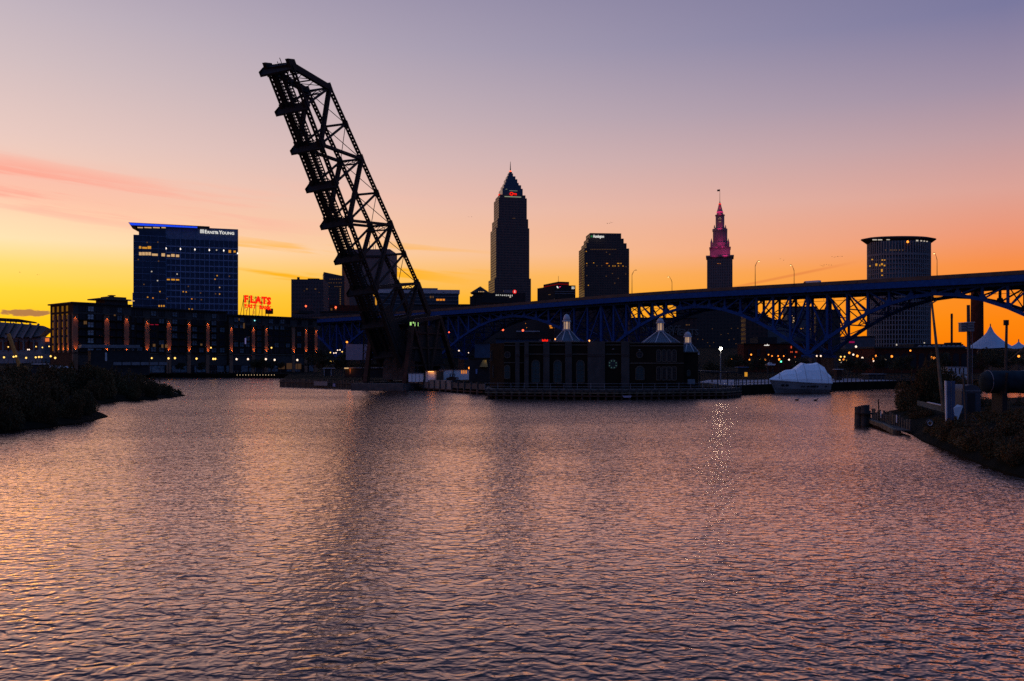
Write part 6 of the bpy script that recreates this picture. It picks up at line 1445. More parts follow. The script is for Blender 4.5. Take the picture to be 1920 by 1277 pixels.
# ------------------------------------------------------------------ cabin cruiser under shrink wrap
def boat():
    # bow points left; local x from stern (0) to bow (13.6)
    o = Vector((63.6, 179.5, 0)); d = Vector((-.985, -.17, 0)); n = Vector((d.y, -d.x, 0)); n = n if n.y < 0 else -n
    t = thing('cabin_cruiser', 'large cabin cruiser wrapped in white shrink film, moored at the quay', 'boat', o)
    LEN = 12.3
    st = np.linspace(0, LEN, 15)
    def half(x): k = x / LEN; return 2.1 * (1 - max(0, (k - .45) / .55) ** 2.1) + .02
    def sheer(x): k = x / LEN; return 2.05 + .75 * k ** 1.6
    def rake(x, f): k = x / LEN; return -1.5 * (1 - f) * max(0, k - .7) / .3
    mb = MB(); prof = [(0.0, -.45), (.62, -.2), (.86, .25), (.95, .7), (1.0, 1.0)]
    for x in st:
        h = half(x); s = sheer(x)
        for side in (-1, 1):
            for (w, f) in prof:
                z = -.5 + (s + .5) * (f + .45) / 1.45; fl = (f + .45) / 1.45
                mb.v.append(tuple(o + d * (x + rake(x, fl)) + n * side * h * (w if fl > .3 else w * (1 - .4 * x / LEN)) + Vector((0, 0, z))))
    m_ = len(prof) * 2
    for i in range(len(st) - 1):
        for sd in range(2):
            for k in range(len(prof) - 1):
                a = i * m_ + sd * len(prof) + k; mb.f.append((a, a + 1, a + m_ + 1, a + m_) if sd == 0 else (a, a + m_, a + m_ + 1, a + 1))
    mb.f.append(tuple([k for k in range(len(prof))] + [len(prof) + k for k in reversed(range(len(prof)))]))
    mb.build('hull', M['hull'], t)
    # wrap: film stretched over a frame, taut facets between the ridge lines (x, ridge height, half-width of the ridge as a share)
    rid = [(-.15, 2.35, .9), (.05, 3.4, .86), (.75, 4.2, .74), (1.15, 5.3, .62), (2.2, 6.15, .34), (3.0, 5.92, .40), (4.4, 5.86, .42), (5.4, 6.12, .32), (6.1, 5.55, .40), (6.9, 4.95, .46), (7.3, 4.78, .44), (8.9, 4.62, .30), (10.2, 3.95, .22), (11.4, 3.3, .12), (12.35, 2.86, .03)]
    w = MB(); prof2 = [(1.0, 0.0), (.97, .22), (None, .72), (-1, 1.0)]
    for ii, (x, r_, tw_) in enumerate(rid):
        h = half(min(max(x, 0), LEN - .02)) * 1.04 + .03; s = sheer(max(0, x)) - .1
        ring = []
        for sd in (1, -1):
            q = []
            for (a_, b_) in ((1.0, 0.0), (.97, .2), (.97 * .45 + tw_ * .55 + .05, .66), (tw_, .97)):
                jit = random.uniform(-.05, .05) * b_; q.append((sd * h * a_, s + (r_ - s) * b_ + jit))
            ring += q if sd == 1 else [(0.0, r_)] + q[::-1]
        for (y_, z_) in ring: w.v.append(tuple(o + d * x + n * y_ + Vector((0, 0, z_))))
    nr = 9
    for i in range(len(rid) - 1):
        for k in range(nr - 1): a = i * nr + k; w.f.append((a, a + nr, a + nr + 1, a + 1))
    w.f.append(tuple(range(nr)))
    wo_ = w.build('shrink_wrap', M['wrap'], t)
    for ii in (2, 4, 7, 10, 12): MB().tube([Vector(q) + Vector((0, 0, .015)) for q in w.v[ii * nr:(ii + 1) * nr]], .03, 5, False).build('seam', M['grey'], wo_)
    for sd_ in (0, 8): MB().tube([Vector(w.v[i * nr + sd_]) for i in range(1, len(rid))], .045, 5, False).build('belly_strap', M['grey'], wo_)
    mb = MB()
    for sd in (-1, 1):
        for i in range(len(st) - 1): mb.bar(o + d * st[i] + n * sd * (half(st[i]) + .05) + Vector((0, 0, sheer(st[i]) - .12)), o + d * st[i + 1] + n * sd * (half(st[i + 1]) + .05) + Vector((0, 0, sheer(st[i + 1]) - .12)), .1, .14)
    mb.build('rub_rail', M['offwhite'], t)
    for i, (x, ww, hh) in enumerate(((3.0, .16, .3), (3.6, .22, .42), (4.2, .3, .3), (5.0, .2, .24), (5.9, .13, .22), (6.4, .13, .22), (1.2, .18, .22))):
        c = o + d * x + n * (half(x) * .97 + .0) + Vector((0, 0, 1.35)); MB().obox(c, d * ww, n * .05, Vector((0, 0, hh / 2))).build('porthole', M['glass'], t)
    for x in (9.2, 10.0): c = o + d * x + n * (half(x) * .93 + .02) + Vector((0, 0, 1.6)); MB().obox(c, d * .3, n * .05, Vector((0, 0, .2))).build('hull_window', M['glass'], t)
    p = o + d * 10.6 + n * (half(10.6) * .9) + Vector((0, 0, sheer(10.6))); MB().tube([p, p + Vector((0, 0, 1.3))], .04, 6).build('bow_rail_post', M['steel'], t)
    for x, z in ((8.9, 4.3), (7.6, 4.7)): p = o + d * x + n * .9 + Vector((0, 0, z - .5)); MB().obox(p, d * .12, n * .12, Vector((0, 0, .12))).build('vent_patch', M['dgrey'], t)
    MB().obox(o - d * .35 + Vector((0, 0, .35)), d * .4, n * 1.8, Vector((0, 0, .12))).build('swim_platform', M['rust'], t)
boat()
def duck(px, py, label):
    Y = wd(py); p = Vector((xat(px, Y), Y, 0)); t = thing('duck', label, 'duck', p, 'ducks on the water before the covered boat')
    MB().lathe((0, 0, 0), [(.02, 0)], 3)
    pts = [p + Vector((x, 0, z)) for x, z in ((-.34, .16), (-.24, .12), (0, .10), (.2, .11), (.3, .16))]
    MB().tube(pts, [.03, .10, .15, .13, .05], 8).tube([p + Vector((.22, 0, .14)), p + Vector((.3, 0, .3)), p + Vector((.34, 0, .38)), p + Vector((.45, 0, .37)), p + Vector((.52, 0, .36))], [.06, .05, .075, .03, .02], 8).build('body', M['bird'], t, True)
duck(1494, 751, 'left duck of the two swimming before the covered boat'); duck(1529, 751.5, 'right duck of the two swimming before the covered boat')
# ------------------------------------------------------------------ foliage
def leaf_mesh(name, lobes, n, size, m_list):
    """leaf-sized faces spread through the outer shell of overlapping lobes"""
    V = []; Fc = []; mi = []
    vol = np.array([l[1][0] * l[1][1] * l[1][2] for l in lobes]) ** (2 / 3.); vol = vol / vol.sum()
    pick = rng.choice(len(lobes), n, p=vol)
    d = rng.normal(size=(n, 3)); d /= np.linalg.norm(d, axis=1)[:, None]
    rad = 1 - np.abs(rng.normal(0, .22, n)); rad = np.clip(rad + rng.normal(0, .05, n), .1, 1.18)
    C = np.array([l[0] for l in lobes])[pick]; Rr = np.array([l[1] for l in lobes])[pick]
    P = C + d * Rr * rad[:, None]
    a = rng.normal(size=(n, 3)); a /= np.linalg.norm(a, axis=1)[:, None]; b = np.cross(a, rng.normal(size=(n, 3))); b /= np.linalg.norm(b, axis=1)[:, None]
    s = size * rng.uniform(.5, 1.5, n)[:, None]
    q0 = P - a * s; q1 = P + b * s * .45; q2 = P + a * s; q3 = P - b * s * .45
    V = np.stack([q0, q1, q2, q3], 1).reshape(-1, 3); me = bpy.data.meshes.new(name)
    me.vertices.add(4 * n); me.vertices.foreach_set('co', V.ravel()); me.loops.add(4 * n); me.loops.foreach_set('vertex_index', np.arange(4 * n)); me.polygons.add(n)
    me.polygons.foreach_set('loop_start', np.arange(0, 4 * n, 4)); me.polygons.foreach_set('loop_total', np.full(n, 4))
    for m_ in m_list: me.materials.append(m_)
    # patches of colour run over whole twigs
    ph = np.sin(P[:, 0] * 1.7) + np.sin(P[:, 1] * 1.3 + 1) + np.sin(P[:, 2] * 2.3) + rng.normal(0, .8, n)
    me.polygons.foreach_set('material_index', np.clip(np.digitize(ph, [-.4, 1.1]), 0, len(m_list) - 1).astype(np.int32)); me.update(); return me
def stem_mesh(h, n, spread):
    mb = MB()
    for i in range(n):
        a = random.uniform(0, 6.28); r_ = random.uniform(.2, .9) * spread; mid = (math.cos(a) * r_ * .4, math.sin(a) * r_ * .4, h * .5)
        mb.tube([(math.cos(a) * .1, math.sin(a) * .1, 0), mid, (math.cos(a) * r_, math.sin(a) * r_, h * random.uniform(.75, 1.0))], [.06, .04, .015], 5)
    me = bpy.data.meshes.new('stems'); me.from_pydata(mb.v, [], mb.f); me.materials.append(M['bark']); return me
BUSH = []
for v in range(5):
    lobes = []
    for i in range(9):
        a = random.uniform(0, 6.28); r_ = random.uniform(0, .62); z = random.uniform(.25, .72); lobes.append(((math.cos(a) * r_, math.sin(a) * r_, z), (random.uniform(.25, .42), random.uniform(.25, .42), random.uniform(.18, .32))))
    lobes.append(((0, 0, .3), (.75, .75, .32)))
    for i in range(10):
        a = random.uniform(0, 6.28); r_ = random.uniform(.1, .8); lobes.append(((math.cos(a) * r_, math.sin(a) * r_, random.uniform(.6, .95) - .25 * r_), (.07, .07, .16)))
    BUSH.append((leaf_mesh('foliage', lobes, 7500, .035, [M['leaf3'], M['leaf'], M['leaf2']]), stem_mesh(.8, 8, .6)))
def bush(x, y, z, r_, h, label, group, v=None):
    t = thing('bush', label, 'bush', (x, y, z), group); t.scale = (r_, r_, h); t.rotation_euler = (0, 0, random.uniform(0, 6.28))
    f, s = BUSH[random.randrange(5) if v is None else v]
    for nm, me in (('foliage', f), ('stems', s)):
        o = bpy.data.objects.new(nm, me); col.objects.link(o); o.parent = t
    return t
# left bank
LB = [(-44.5, 74), (-43.0, 82), (-42.8, 88), (-45, 99), (-49.5, 103.5), (-58, 119), (-61.3, 136), (-58.6, 149), (-59.8, 163), (-66, 176), (-90, 190), (-130, 215), (-200, 260), (-400, 300), (-400, 60), (-120, 55), (-58, 62)]
def bank(name, pts, z, inner):
    c = Vector((*inner, 0)); n = len(pts); mb = MB()
    for k, (dst, zz_) in enumerate(((0, -1.5), (.15, .1), (1.2, z * .45), (5, z), (16, z * 1.2))):
        for (x, y) in pts:
            p = Vector((x, y, 0)); q = c - p; q = p + q.normalized() * min(dst, q.length * .8); mb.v.append((q.x, q.y, zz_))
    for k in range(4):
        for i in range(n): j = (i + 1) % n; mb.f.append((k * n + i, k * n + j, (k + 1) * n + j, (k + 1) * n + i))
    mb.f.append(tuple(4 * n + i for i in range(n)))
    o = mb.build(name, M['soil']); tag(o, kind='structure'); return o
bank('left_bank_ground', LB, 1.0, (-110, 130))
gl = 'dense olive and rust bush in the thicket on the left bank'
front = [(-44.8, 73, 1.7, 2.2), (-44.4, 78, 1.6, 2.5), (-44.2, 83.5, 1.6, 2.8), (-44.5, 89, 1.8, 3.2), (-46.0, 94.5, 1.9, 3.3), (-47.6, 99.0, 2.0, 3.2), (-47.2, 70, 2.6, 2.8), (-47.0, 76, 3.0, 3.4), (-47.2, 82, 3.0, 4.0), (-47.8, 88, 3.2, 4.5), (-49.6, 94.5, 3.2, 4.6),
         (-51.6, 99.8, 2.6, 4.0), (-51.5, 84, 4.2, 4.7), (-54, 93, 4.2, 4.8), (-58, 101, 4.2, 4.6), (-52, 76, 4.2, 4.3), (-60, 108, 4.0, 4.2)]
rear = [(-62.8, 134, 1.9, 3.4), (-60.6, 142, 1.7, 3.2), (-60.2, 148, 1.6, 3.0), (-60.4, 155.5, 1.5, 2.2), (-61.2, 162.0, 1.3, 1.3), (-64.0, 138, 3.2, 5.2), (-62.8, 146, 2.9, 4.7), (-62.8, 154, 2.5, 3.6), (-63.2, 160.5, 2.0, 2.3), (-67, 141, 4.2, 6.0), (-67.5, 151, 4.0, 5.4), (-68.5, 160, 3.4, 4.0), (-72, 136, 4.8, 6.1), (-74, 147, 4.8, 6.3), (-75, 159, 4.4, 5.6), (-80, 141, 4.8, 6.0), (-82, 153, 4.8, 6.0),
        (-70, 124, 4.6, 4.6), (-77, 121, 4.8, 5.0), (-84, 126, 5, 5.0), (-92, 140, 5, 5.2), (-64, 90, 4.8, 4.8), (-70, 101, 4.6, 4.8), (-82, 110, 5, 5.0), (-95, 125, 5, 5.0), (-90, 161, 5, 5.4), (-105, 175, 5, 5.2), (-64, 78, 4.8, 4.6), (-76, 88, 5, 4.8), (-105, 150, 5, 5.2)]
for (x, y, r_, h) in front + rear: bush(x, y, .2, r_, h, gl, 'bushes of the left bank thicket')
o = MB().tube([(-64.5, 161.5, .9), (-60.0, 158.0, .75), (-57.6, 153, .7)], [.12, .1, .06], 6).build('driftwood', M['pale_timber']); tag(o, 'pale driftwood trunk lying along the tip of the left bank', 'log')

# right bank
RB = [(25.5, 30), (26.2, 44), (27.0, 50), (29.4, 60), (31.2, 67.5), (33.6, 75), (36.8, 90), (39.5, 97), (42, 101), (60, 118), (90, 140), (160, 170), (260, 180), (260, 10), (60, 5), (26, 12)]
bank('right_bank_ground', RB, 1.5, (90, 70))
gr_ = 'dark weedy bush in the thicket on the right bank'
rb = [(38.6, 68.5, 1.8, 2.2), (40.8, 69.5, 1.8, 2.4), (42.4, 69.0, 1.8, 2.4), (44.6, 69.5, 1.9, 2.5), (46.6, 70.2, 2, 2.5), (48, 75, 2.4, 2.4), (50, 82, 2.4, 2.4), (53, 72, 2.6, 2.6), (56, 80, 2.6, 2.6), (50, 66, 2.6, 2.6), (54, 62, 2.8, 2.8), (58, 70, 2.8, 2.8), (61, 78, 2.8, 2.8), (42.5, 76.5, 1.6, 1.9), (47, 90, 2.2, 2.4), (52, 90, 2.4, 2.6), (58, 92, 2.6, 2.8), (36.3, 66, 1.8, 1.7), (38.4, 72.5, 1.7, 1.6), (40.6, 58.5, 2.2, 2.2), (36.4, 57, 2.2, 2.1), (34, 49.5, 2.0, 2.0), (37.6, 50, 2.3, 2.4), (40, 46, 2.6, 2.6), (45, 48, 2.8, 2.9), (48, 55, 2.8, 2.8), (27.2, 41, 1.1, 1.2), (27.4, 45, 1.0, 1.2), (27.8, 48.5, 1.0, 1.3), (28.6, 52.5, 1.1, 1.4), (29.6, 56, 1.1, 1.3), (30.6, 60, 1.2, 1.4), (31.6, 63.5, 1.1, 1.3), (32.4, 67, 1.1, 1.2), (33.6, 70.5, 1.2, 1.2), (36, 75, 1.5, 1.2), (38, 82, 1.6, 1.5), (39.5, 87, 1.5, 1.6), (41, 80, 1.8, 1.6), (40.5, 75, 2.0, 1.9), (45, 76, 2.2, 2.0), (40, 67, 2.2, 2.2), (44, 66, 2.4, 2.4), (45.5, 84, 1.8, 1.8), (33, 59, 2.2, 2.0), (31, 52, 2.0, 1.9), (28.6, 50, 1.7, 1.6), (30.0, 57, 1.9, 1.8), (32.0, 64, 1.9, 1.8), (31, 46, 2.2, 2.2), (33.5, 53, 2.5, 2.3), (35.5, 61, 2.5, 2.3), (37, 69, 2.4, 2.1), (35, 47, 2.5, 2.5), (38, 55, 2.8, 2.6), (40.5, 63, 2.8, 2.5), (42, 71, 2.6, 2.3), (35.5, 71.5, 1.7, 1.4), (38.5, 77, 1.8, 1.5), (43, 52, 3, 2.8), (46, 60, 3, 2.9), (47.5, 68, 3, 2.6), (28.3, 43, 1.6, 1.5), (29.5, 39, 2, 1.8)]
for (x, y, r_, h) in rb: bush(x, y, .3, r_, h, gr_, 'bushes of the right bank thicket')
vine = [(42.5, 94.5, 2.2, 3.4), (43.8, 94, 2.0, 5.2), (45.0, 94.8, 2.2, 6.2), (41.2, 92, 1.7, 2.4), (47.5, 96, 2.4, 5.0), (46.5, 91, 2.2, 3.6)]
for i, (x, y, r_, h) in enumerate(vine): bush(x, y, .8, r_, h, 'tall dark vine-covered shrub of the clump behind the ruined dock', 'shrubs behind the ruined dock')

def right_things():
    # ruined timber dock
    t = thing('timber_dock', 'ruined low timber dock with upright planks at the right bank', 'dock', (35, 82, 0))
    a = Vector((35.9, 90.5, 0)); b = Vector((32.6, 74.2, 0)); d = (b - a).normalized(); n = Vector((d.y, -d.x, 0)); n = n if n.x < 0 else -n
    MB().bar(a + n * .4 + Vector((0, 0, .45)), a + (b - a) * .66 + n * .4 + Vector((0, 0, .4)), .3, .32).build('edge_beam', M['pale_timber'], t)
    MB().bar(a + (b - a) * .67 + n * .4 + Vector((0, 0, .42)), a + (b - a) * .97 + n * .42 + Vector((0, 0, .2)), .32, .42).build('edge_beam', M['pale_timber'], t)
    for i in range(18):
        p = a + (b - a) * (i + .5) / 18; MB().tube([p + n * .1 + Vector((0, 0, -1.5)), p + n * .1 + Vector((0, 0, .3))], .14, 7).build('pile', M['timber'], t)
        h = random.uniform(.8, 1.25); MB().obox(p - n * .75 + Vector((0, 0, .3 + h / 2)), d * random.uniform(.12, .3), n * .05, Vector((0, 0, h / 2))).build('upright_plank', M['timber'] if i not in (7, 8, 10) else M['pale_timber'], t)
    for i in range(26):
        p = a + (b - a) * (i + .5) / 26; MB().obox(p - n * .2 + Vector((0, 0, .36 + random.uniform(-.03, .03))), d * .26, n * .55, Vector((0, 0, .04))).build('deck_board', M['timber'], t)
    for f in (.30, .70): p = a + (b - a) * f - n * .66; MB().obox(p + Vector((0, 0, 1.05)), d * .09, n * .03, Vector((0, 0, .33))).build('depth_board', M['white'], t); 
    p = a + (b - a) * .27; MB().tube([p - n * .6 + Vector((0, 0, .3)), p - n * .62 + Vector((-.1, 0, 2.5))], .05, 6).build('pole', M['steel'], t)
    # clump of mooring piles
    t = thing('pile_cluster', 'black clump of mooring piles standing in the water beside the ruined dock', 'mooring piles', (34.0, 85.6, 0))
    for (dx_, dy_, h, r_) in ((-.62, 0, 1.55, .26), (-.2, -.35, 1.7, .28), (.2, -.1, 1.72, .28), (-.25, .35, 1.6, .27), (.55, .25, 1.15, .22), (.25, .5, 1.5, .25), (-.55, .5, 1.5, .25)):
        MB().tube([(34.0 + dx_, 85.6 + dy_, -2), (34.0 + dx_ * .9, 85.6 + dy_ * .9, h + .25)], r_, 9).build('pile', M['timber'], t)
    MB().lathe((34, 85.6, 1.1), [(.86, 0), (.88, .12)], 12).build('cable_band', M['steel'], t)
    # leaning pole
    p0, p1 = at(1769, 770, 76), at(1747, 566, 78)
    t = thing('leaning_pole', 'tall thin weathered pole leaning left on the right bank', 'pole', p0)
    MB().tube([p0, (p0 + p1) / 2, p1], [.16, .13, .09], 8).build('shaft', M['pale_timber'], t)
    MB().bar(at(1743, 571.5, 77.8), at(1756, 563.5, 77.8), .08, .1).build('cross_arm', M['pale_timber'], t); MB().bar(p1, p1 + Vector((0, 0, .7)), .04, .04).build('wire_pin', M['steel'], t)
    # utility pole with two boxes
    p0 = Vector((xat(1817.5, 86), 86, 1.5)); t = thing('utility_pole', 'upright utility pole carrying two grey boxes on the right bank', 'pole', p0)
    MB().tube([p0, Vector((p0.x - .1, 86, zat(572, 86)))], [.19, .15], 9).build('shaft', M['bark'], t)
    for px in (1813, 1821): MB().tube([(xat(px, 86), 85.8, 1.8), (xat(px, 86), 85.8, zat(628 if px < 1815 else 622, 86))], .035, 5).build('conduit', M['grey'], t)
    for x0, x1, y0, y1 in ((1799.5, 1809.5, 606, 622.5), (1811, 1823.5, 605, 621.5)):
        bx = MB().box(xat(x0, 85.5), xat(x1, 85.5), 85.2, 85.75, zat(y1, 85.5), zat(y0, 85.5)).build('equipment_box', M['grey'], t)
        MB().box(xat(x0, 85.5) - .04, xat(x1, 85.5) + .04, 85.12, 85.8, zat(y0, 85.5), zat(y0, 85.5) + .06).build('box_lid', M['offwhite'], bx)
        for f in (.3, .6): z = zat(y1 + (y0 - y1) * f, 85.5); MB().box(xat(x0, 85.5) + .06, xat(x1, 85.5) - .06, 85.17, 85.2, z, z + .04).build('louvre', M['dgrey'], bx)
    MB().bar((xat(1800, 85.9), 85.9, zat(612, 86)), (xat(1823, 85.9), 85.9, zat(612, 86)), .1, .1).build('bracket', M['steel'], t)
    # second pole with stay at the right edge
    p0 = Vector((xat(1884, 74), 74, 1.6)); t = thing('stay_pole', 'dark pole with a diagonal stay rising behind the tank at the right edge', 'pole', p0)
    MB().tube([p0, at(1887.5, 605, 74)], [.15, .10], 8).build('shaft', M['bark'], t)
    MB().bar(at(1888, 678, 74), at(1924, 648, 73), .09, .09).build('stay', M['pale_timber'], t)
    MB().bar(at(1886.5, 610, 73.9), at(1886.5, 600, 73.9), .3, .3).build('pole_head', M['steel'], t)
    # tank
    Yt = 72.0; r_ = .92; c0 = Vector((xat(1846, Yt), Yt, zat(716, Yt))); t = thing('storage_tank', 'long dark blue-green cylindrical tank lying at the right edge', 'tank', (c0.x + 3, Yt, c0.z - r_))
    prof = [(.02, 0), (.5, .06), (.8, .25), (.92, .55), (.92, 7.5), (.5, 8)]
    mb = MB(); o_ = 0; n_ = 24
    for (rr_, x) in prof:
        for k in range(n_): a_ = 2 * math.pi * k / n_; mb.v.append((c0.x + x - .3, Yt + rr_ * math.cos(a_), c0.z + rr_ * math.sin(a_)))
    for i in range(len(prof) - 1):
        for k in range(n_): mb.f.append((i * n_ + k, i * n_ + (k + 1) % n_, (i + 1) * n_ + (k + 1) % n_, (i + 1) * n_ + k))
    mb.build('shell', M['tank'], t, True)
    for x in (.5, 3.5, 6.2): MB().lathe((0, 0, 0), [(.1, 0)], 3); 
    for x in (.55, 3.4, 6.2):
        ring = [Vector((c0.x + x - .3, Yt + .93 * math.cos(a_), c0.z + .93 * math.sin(a_))) for a_ in np.linspace(0, 2 * math.pi, 25)]; MB().tube(ring, .03, 5, False).build('weld_band', M['grey'], t)
    for x in (1.2, 5.2): MB().box(c0.x + x - .2, c0.x + x + .2, Yt - .8, Yt + .8, 1.4, c0.z - .6).build('saddle', M['steel'], t)
    mb = MB().bar((xat(1888, Yt - 1), Yt - 1.0, c0.z + .75), (xat(1884, Yt - 1), Yt - 1.0, c0.z - .9), .35, .06); mb.build('drain_pipe', M['steel'], t)
    # domed shed
    Ys = 79.0; t = thing('barrel_shed', 'small grey barrel-roofed shed between the utility pole and the tank', 'shed', (xat(1820, Ys), Ys, 1.5)); hw = .85
    arc = [(hw * math.cos(a_), .55 * math.sin(a_)) for a_ in np.linspace(0, math.pi, 9)]; xc = xat(1821, Ys); ze = zat(733, Ys)
    MB().prism([(xc + hw, Ys, 1.2), *[(xc + x, Ys, ze + z) for x, z in arc], (xc - hw, Ys, 1.2)], (0, 2.5, 0)).build('shell', mat('shed_metal', (.05, .052, .065), .7), t)
    for z in (0.0,): MB().box(xc - hw, xc + hw, Ys - .05, Ys, ze - .05, ze + .05).build('gable_rail', M['grey'], t)
    MB().box(xc - .35, xc + .35, Ys - .04, Ys - .005, 1.6, ze - .2).build('door', M['dgrey'], t)
    # blue board with a white edge post
    Yb = 71.5; t = thing('blue_board', 'upright slate-blue board with a white edge post on the right bank', 'board', (xat(1781, Yb), Yb, 1.2))
    MB().box(xat(1776, Yb), xat(1791, Yb), Yb, Yb + .12, .9, zat(714.5, Yb)).build('panel', mat('slate_blue', (.06, .08, .14), .6), t)
    MB().bar((xat(1774, Yb), Yb - .05, .9), (xat(1772, Yb), Yb - .05, zat(714, Yb)), .13, .1).build('edge_post', M['white'], t)
    MB().bar((xat(1783.5, Yb), Yb - .03, .9), (xat(1783.5, Yb), Yb - .03, zat(715, Yb)), .04, .04).build('seam', M['grey'], t)
    # tilted white sheet
    t = thing('white_sheet', 'tilted dirty white sheet of board leaning in the right bank weeds', 'board', at(1797, 787, 68.5))
    MB().prism([at(1788, 765, 68.5), at(1790, 779, 68.3), at(1796, 787, 68.2), at(1806, 761, 68.8), at(1795, 758.5, 69)], (0.02, .06, 0)).build('sheet', M['offwhite'], t)
    MB().bar(at(1806, 700, 69.3), at(1812, 800, 69.0), .12, .12).build('post', M['bark'], t)
    # white picket by dock, wall cap
    t = thing('pale_wall', 'low pale wall with sloping cap behind the ruined dock', 'wall', at(1740, 765, 84))
    MB().prism([at(1721, 751, 84), at(1773, 762, 76), at(1773, 774, 76), at(1721, 760, 84)], (.05, .25, 0)).build('panel', mat('pale_green_wall', (.06, .08, .085), .9, 0, .5, .8), t)
    MB().bar(at(1740, 754.5, 81), at(1773, 761.5, 76), .2, .08).build('cap', M['offwhite'], t)
    # tyre
    c = at(1743, 793.5, 64.5); ring = [c + Vector((.22 * math.cos(a_), 0, .22 * math.sin(a_))) for a_ in np.linspace(0, 2 * math.pi, 21)]
    t = thing('tyre', 'old tyre with a pale rim hanging at the right bank', 'tyre', c); MB().tube(ring, .075, 8, False).build('tread', M['rubber'], t, True)
    MB().tube([x + (c - x) * .25 + Vector((0, -.06, 0)) for x in ring], .03, 6, False).build('rim', M['offwhite'], t, True)
    # white van roof behind the bank
    t = thing('white_van', 'white van parked far behind the right bank by the utility pole', 'van', (xat(1804, 180), 180, QUAY))
    fr = Fr(1793, 180); MB().prism([fr.P(fr.u(a_), zat(b_, 180)) for a_, b_ in ((1788, 712), (1814, 712), (1814, 705), (1808, 704), (1806, 701.5), (1788, 701.5))], -fr.n * 2).build('body', M['offwhite'], t)
    for px in (1792, 1810): cc = fr.P(fr.u(px), QUAY + .36, .01); MB().tube([cc, cc + fr.n * .2], .36, 12).build('wheel', M['rubber'], t)
right_things()

# ------------------------------------------------------------------ trees
def tree(x, y, z, h, r_, label, group=None, n=4200, m_=None, lean=0):
    t = thing('tree', label, 'tree', (x, y, z), group)
    mb = MB().tube([(x, y, z), (x + .1, y, z + h * .3), (x + .15 + lean, y, z + h * .6)], [h * .03, h * .022, h * .01], 8)
    tr_ = mb.build('trunk', M['bark'], t)
    for i in range(6):
        a = i * 1.05 + random.random(); s = z + h * random.uniform(.28, .5); MB().tube([(x + .1, y, s), (x + math.cos(a) * r_ * .35, y + math.sin(a) * r_ * .35, s + h * .16), (x + math.cos(a) * r_ * .7, y + math.sin(a) * r_ * .7, s + h * .27)], [h * .012, h * .008, h * .003], 5).build('limb', M['bark'], tr_)
    lobes = [((0 + lean, 0, h * .66), (r_ * .6, r_ * .6, h * .22))]
    for i in range(14):
        a = random.uniform(0, 6.28); q = random.uniform(.35, .85) * r_; zz_ = h * random.uniform(.38, .9); k = 1 - abs(zz_ / h - .6) * .8
        lobes.append(((math.cos(a) * q * k + lean, math.sin(a) * q * k, zz_), (r_ * random.uniform(.18, .34),) * 2 + (h * random.uniform(.06, .12),)))
    me = leaf_mesh('crown', lobes, n, max(.12, h * .022), m_ or [M['leaf3'], M['leaf'], M['leaf3']])
    o = bpy.data.objects.new('crown', me); col.objects.link(o); o.parent = t
    return t
for i, (px, ht, r_) in enumerate(((470, 6.5, 3), (486, 7, 3.4), (503, 6, 3), (520, 5.2, 2.4), (303, 5, 2.6), (345, 5, 2.6))):
    tree(xat(px, 352), 352 + (5 if px > 430 else 20), QUAY, ht, r_, 'small dark quay tree, %s from the left before the brick apartments' % ORD[[2, 3, 4, 5, 0, 1][i]], 'quay trees before the brick apartments')
for i, (px, Y, ht, r_) in enumerate(((588, 300, 8.5, 4), (603, 290, 9, 4.5), (640, 285, 8, 3.2))):
    tree(xat(px, Y), Y, QUAY, ht, r_, ('dark tree at the right corner of the brick apartments', 'dark tree left of the cluster of string lamps', 'lamplit tree just left of the blank hoarding')[i])
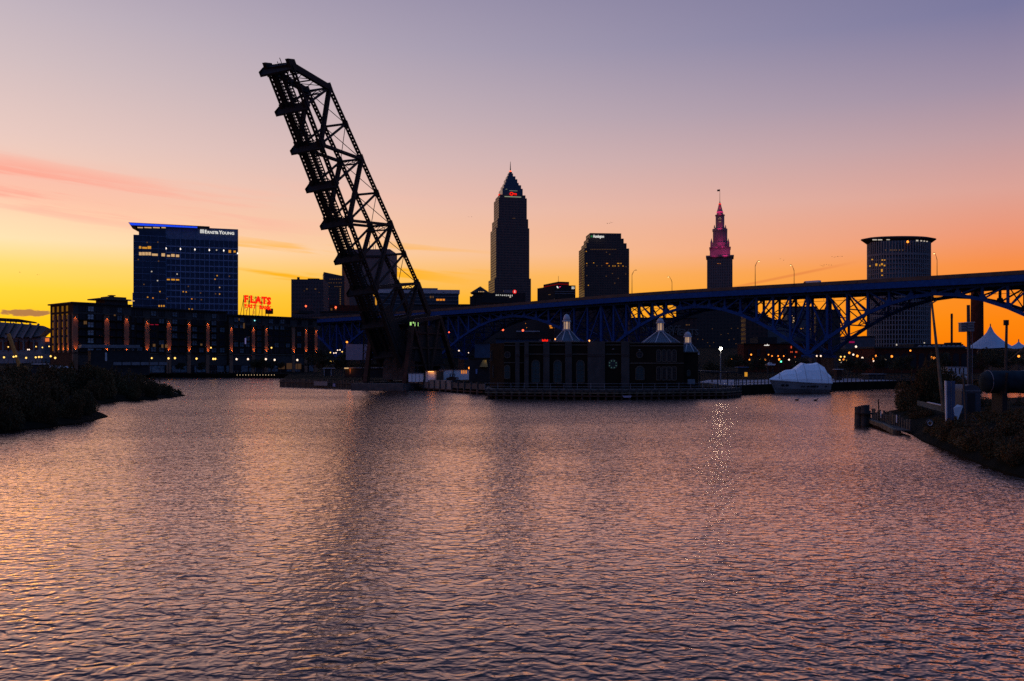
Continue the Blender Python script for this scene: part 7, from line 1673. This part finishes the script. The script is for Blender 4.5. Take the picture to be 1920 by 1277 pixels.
for i, (px, Y, ht, r_) in enumerate(((1335, 200, 5.5, 3), (1380, 255, 7, 4), (1420, 262, 6.5, 4), (1500, 270, 7, 4.5), (1590, 262, 6.5, 4), (1618, 240, 6, 3.5), (1655, 262, 7, 4), (1690, 240, 7, 4), (1765, 260, 8, 4.5), (1850, 230, 8.5, 5), (1890, 235, 8.5, 5), (1925, 225, 8, 5))):
    tree(xat(px, Y), Y, QUAY, ht, r_, 'dark shore tree, %s from the left between restaurant and right edge' % ORD[i], 'dark trees on the far shore', 3600)

# ------------------------------------------------------------------ birds
def birds():
    mb = MB()
    mb.v += [(-.55, 0, .16), (-.22, .1, .05), (0, .18, 0), (.22, .1, .05), (.55, 0, .16), (.18, -.12, .02), (0, -.22, 0), (-.18, -.12, .02), (0, 0, -.1)]
    mb.f += [(0, 1, 7), (1, 2, 6, 7), (2, 3, 5, 6), (3, 4, 5), (1, 8, 7), (3, 8, 5)]
    mb.tube([(0, -.3, -.02), (0, -.1, -.03), (0, .15, -.02), (0, .3, 0)], [.02, .07, .07, .02], 6)
    me = bpy.data.meshes.new('bird'); me.from_pydata(mb.v, [], mb.f); me.materials.append(M['bird'])
    flocks = [('upper small flock left of the round-topped tower', [(1560, 481), (1564, 482.5), (1567, 481.5), (1571, 481), (1575, 481), (1579, 481)]),
              ('lower small flock left of the round-topped tower', [(1538, 497), (1541, 498), (1543, 500), (1545, 499), (1545, 497), (1550, 496), (1554, 497), (1559, 497)]),
              ('flock above the stepped dark tower', [(1139, 419), (1143, 418.6), (1146, 417), (1149, 417.5)]),
              ('pair left of the tallest tower', [(879, 406.5), (884.5, 406.5)]), ('pair between the two right deck lamps', [(1463, 485), (1469, 488)]),
              ('trio low over the stadium', [(37, 510.5), (70, 515), (74, 515.5)])]
    for nm, ps in flocks:
        for (px, py) in ps:
            p = at(px, py, 330); o = bpy.data.objects.new('bird', me); col.objects.link(o); o.location = p; o.scale = (.75, .75, .9); o.rotation_euler = (random.uniform(-.3, .3), random.uniform(-.3, .3), random.uniform(-.9, .9))
            tag(o, 'tiny dark flying bird of the ' + nm, 'bird', 'birds, ' + nm)
birds()
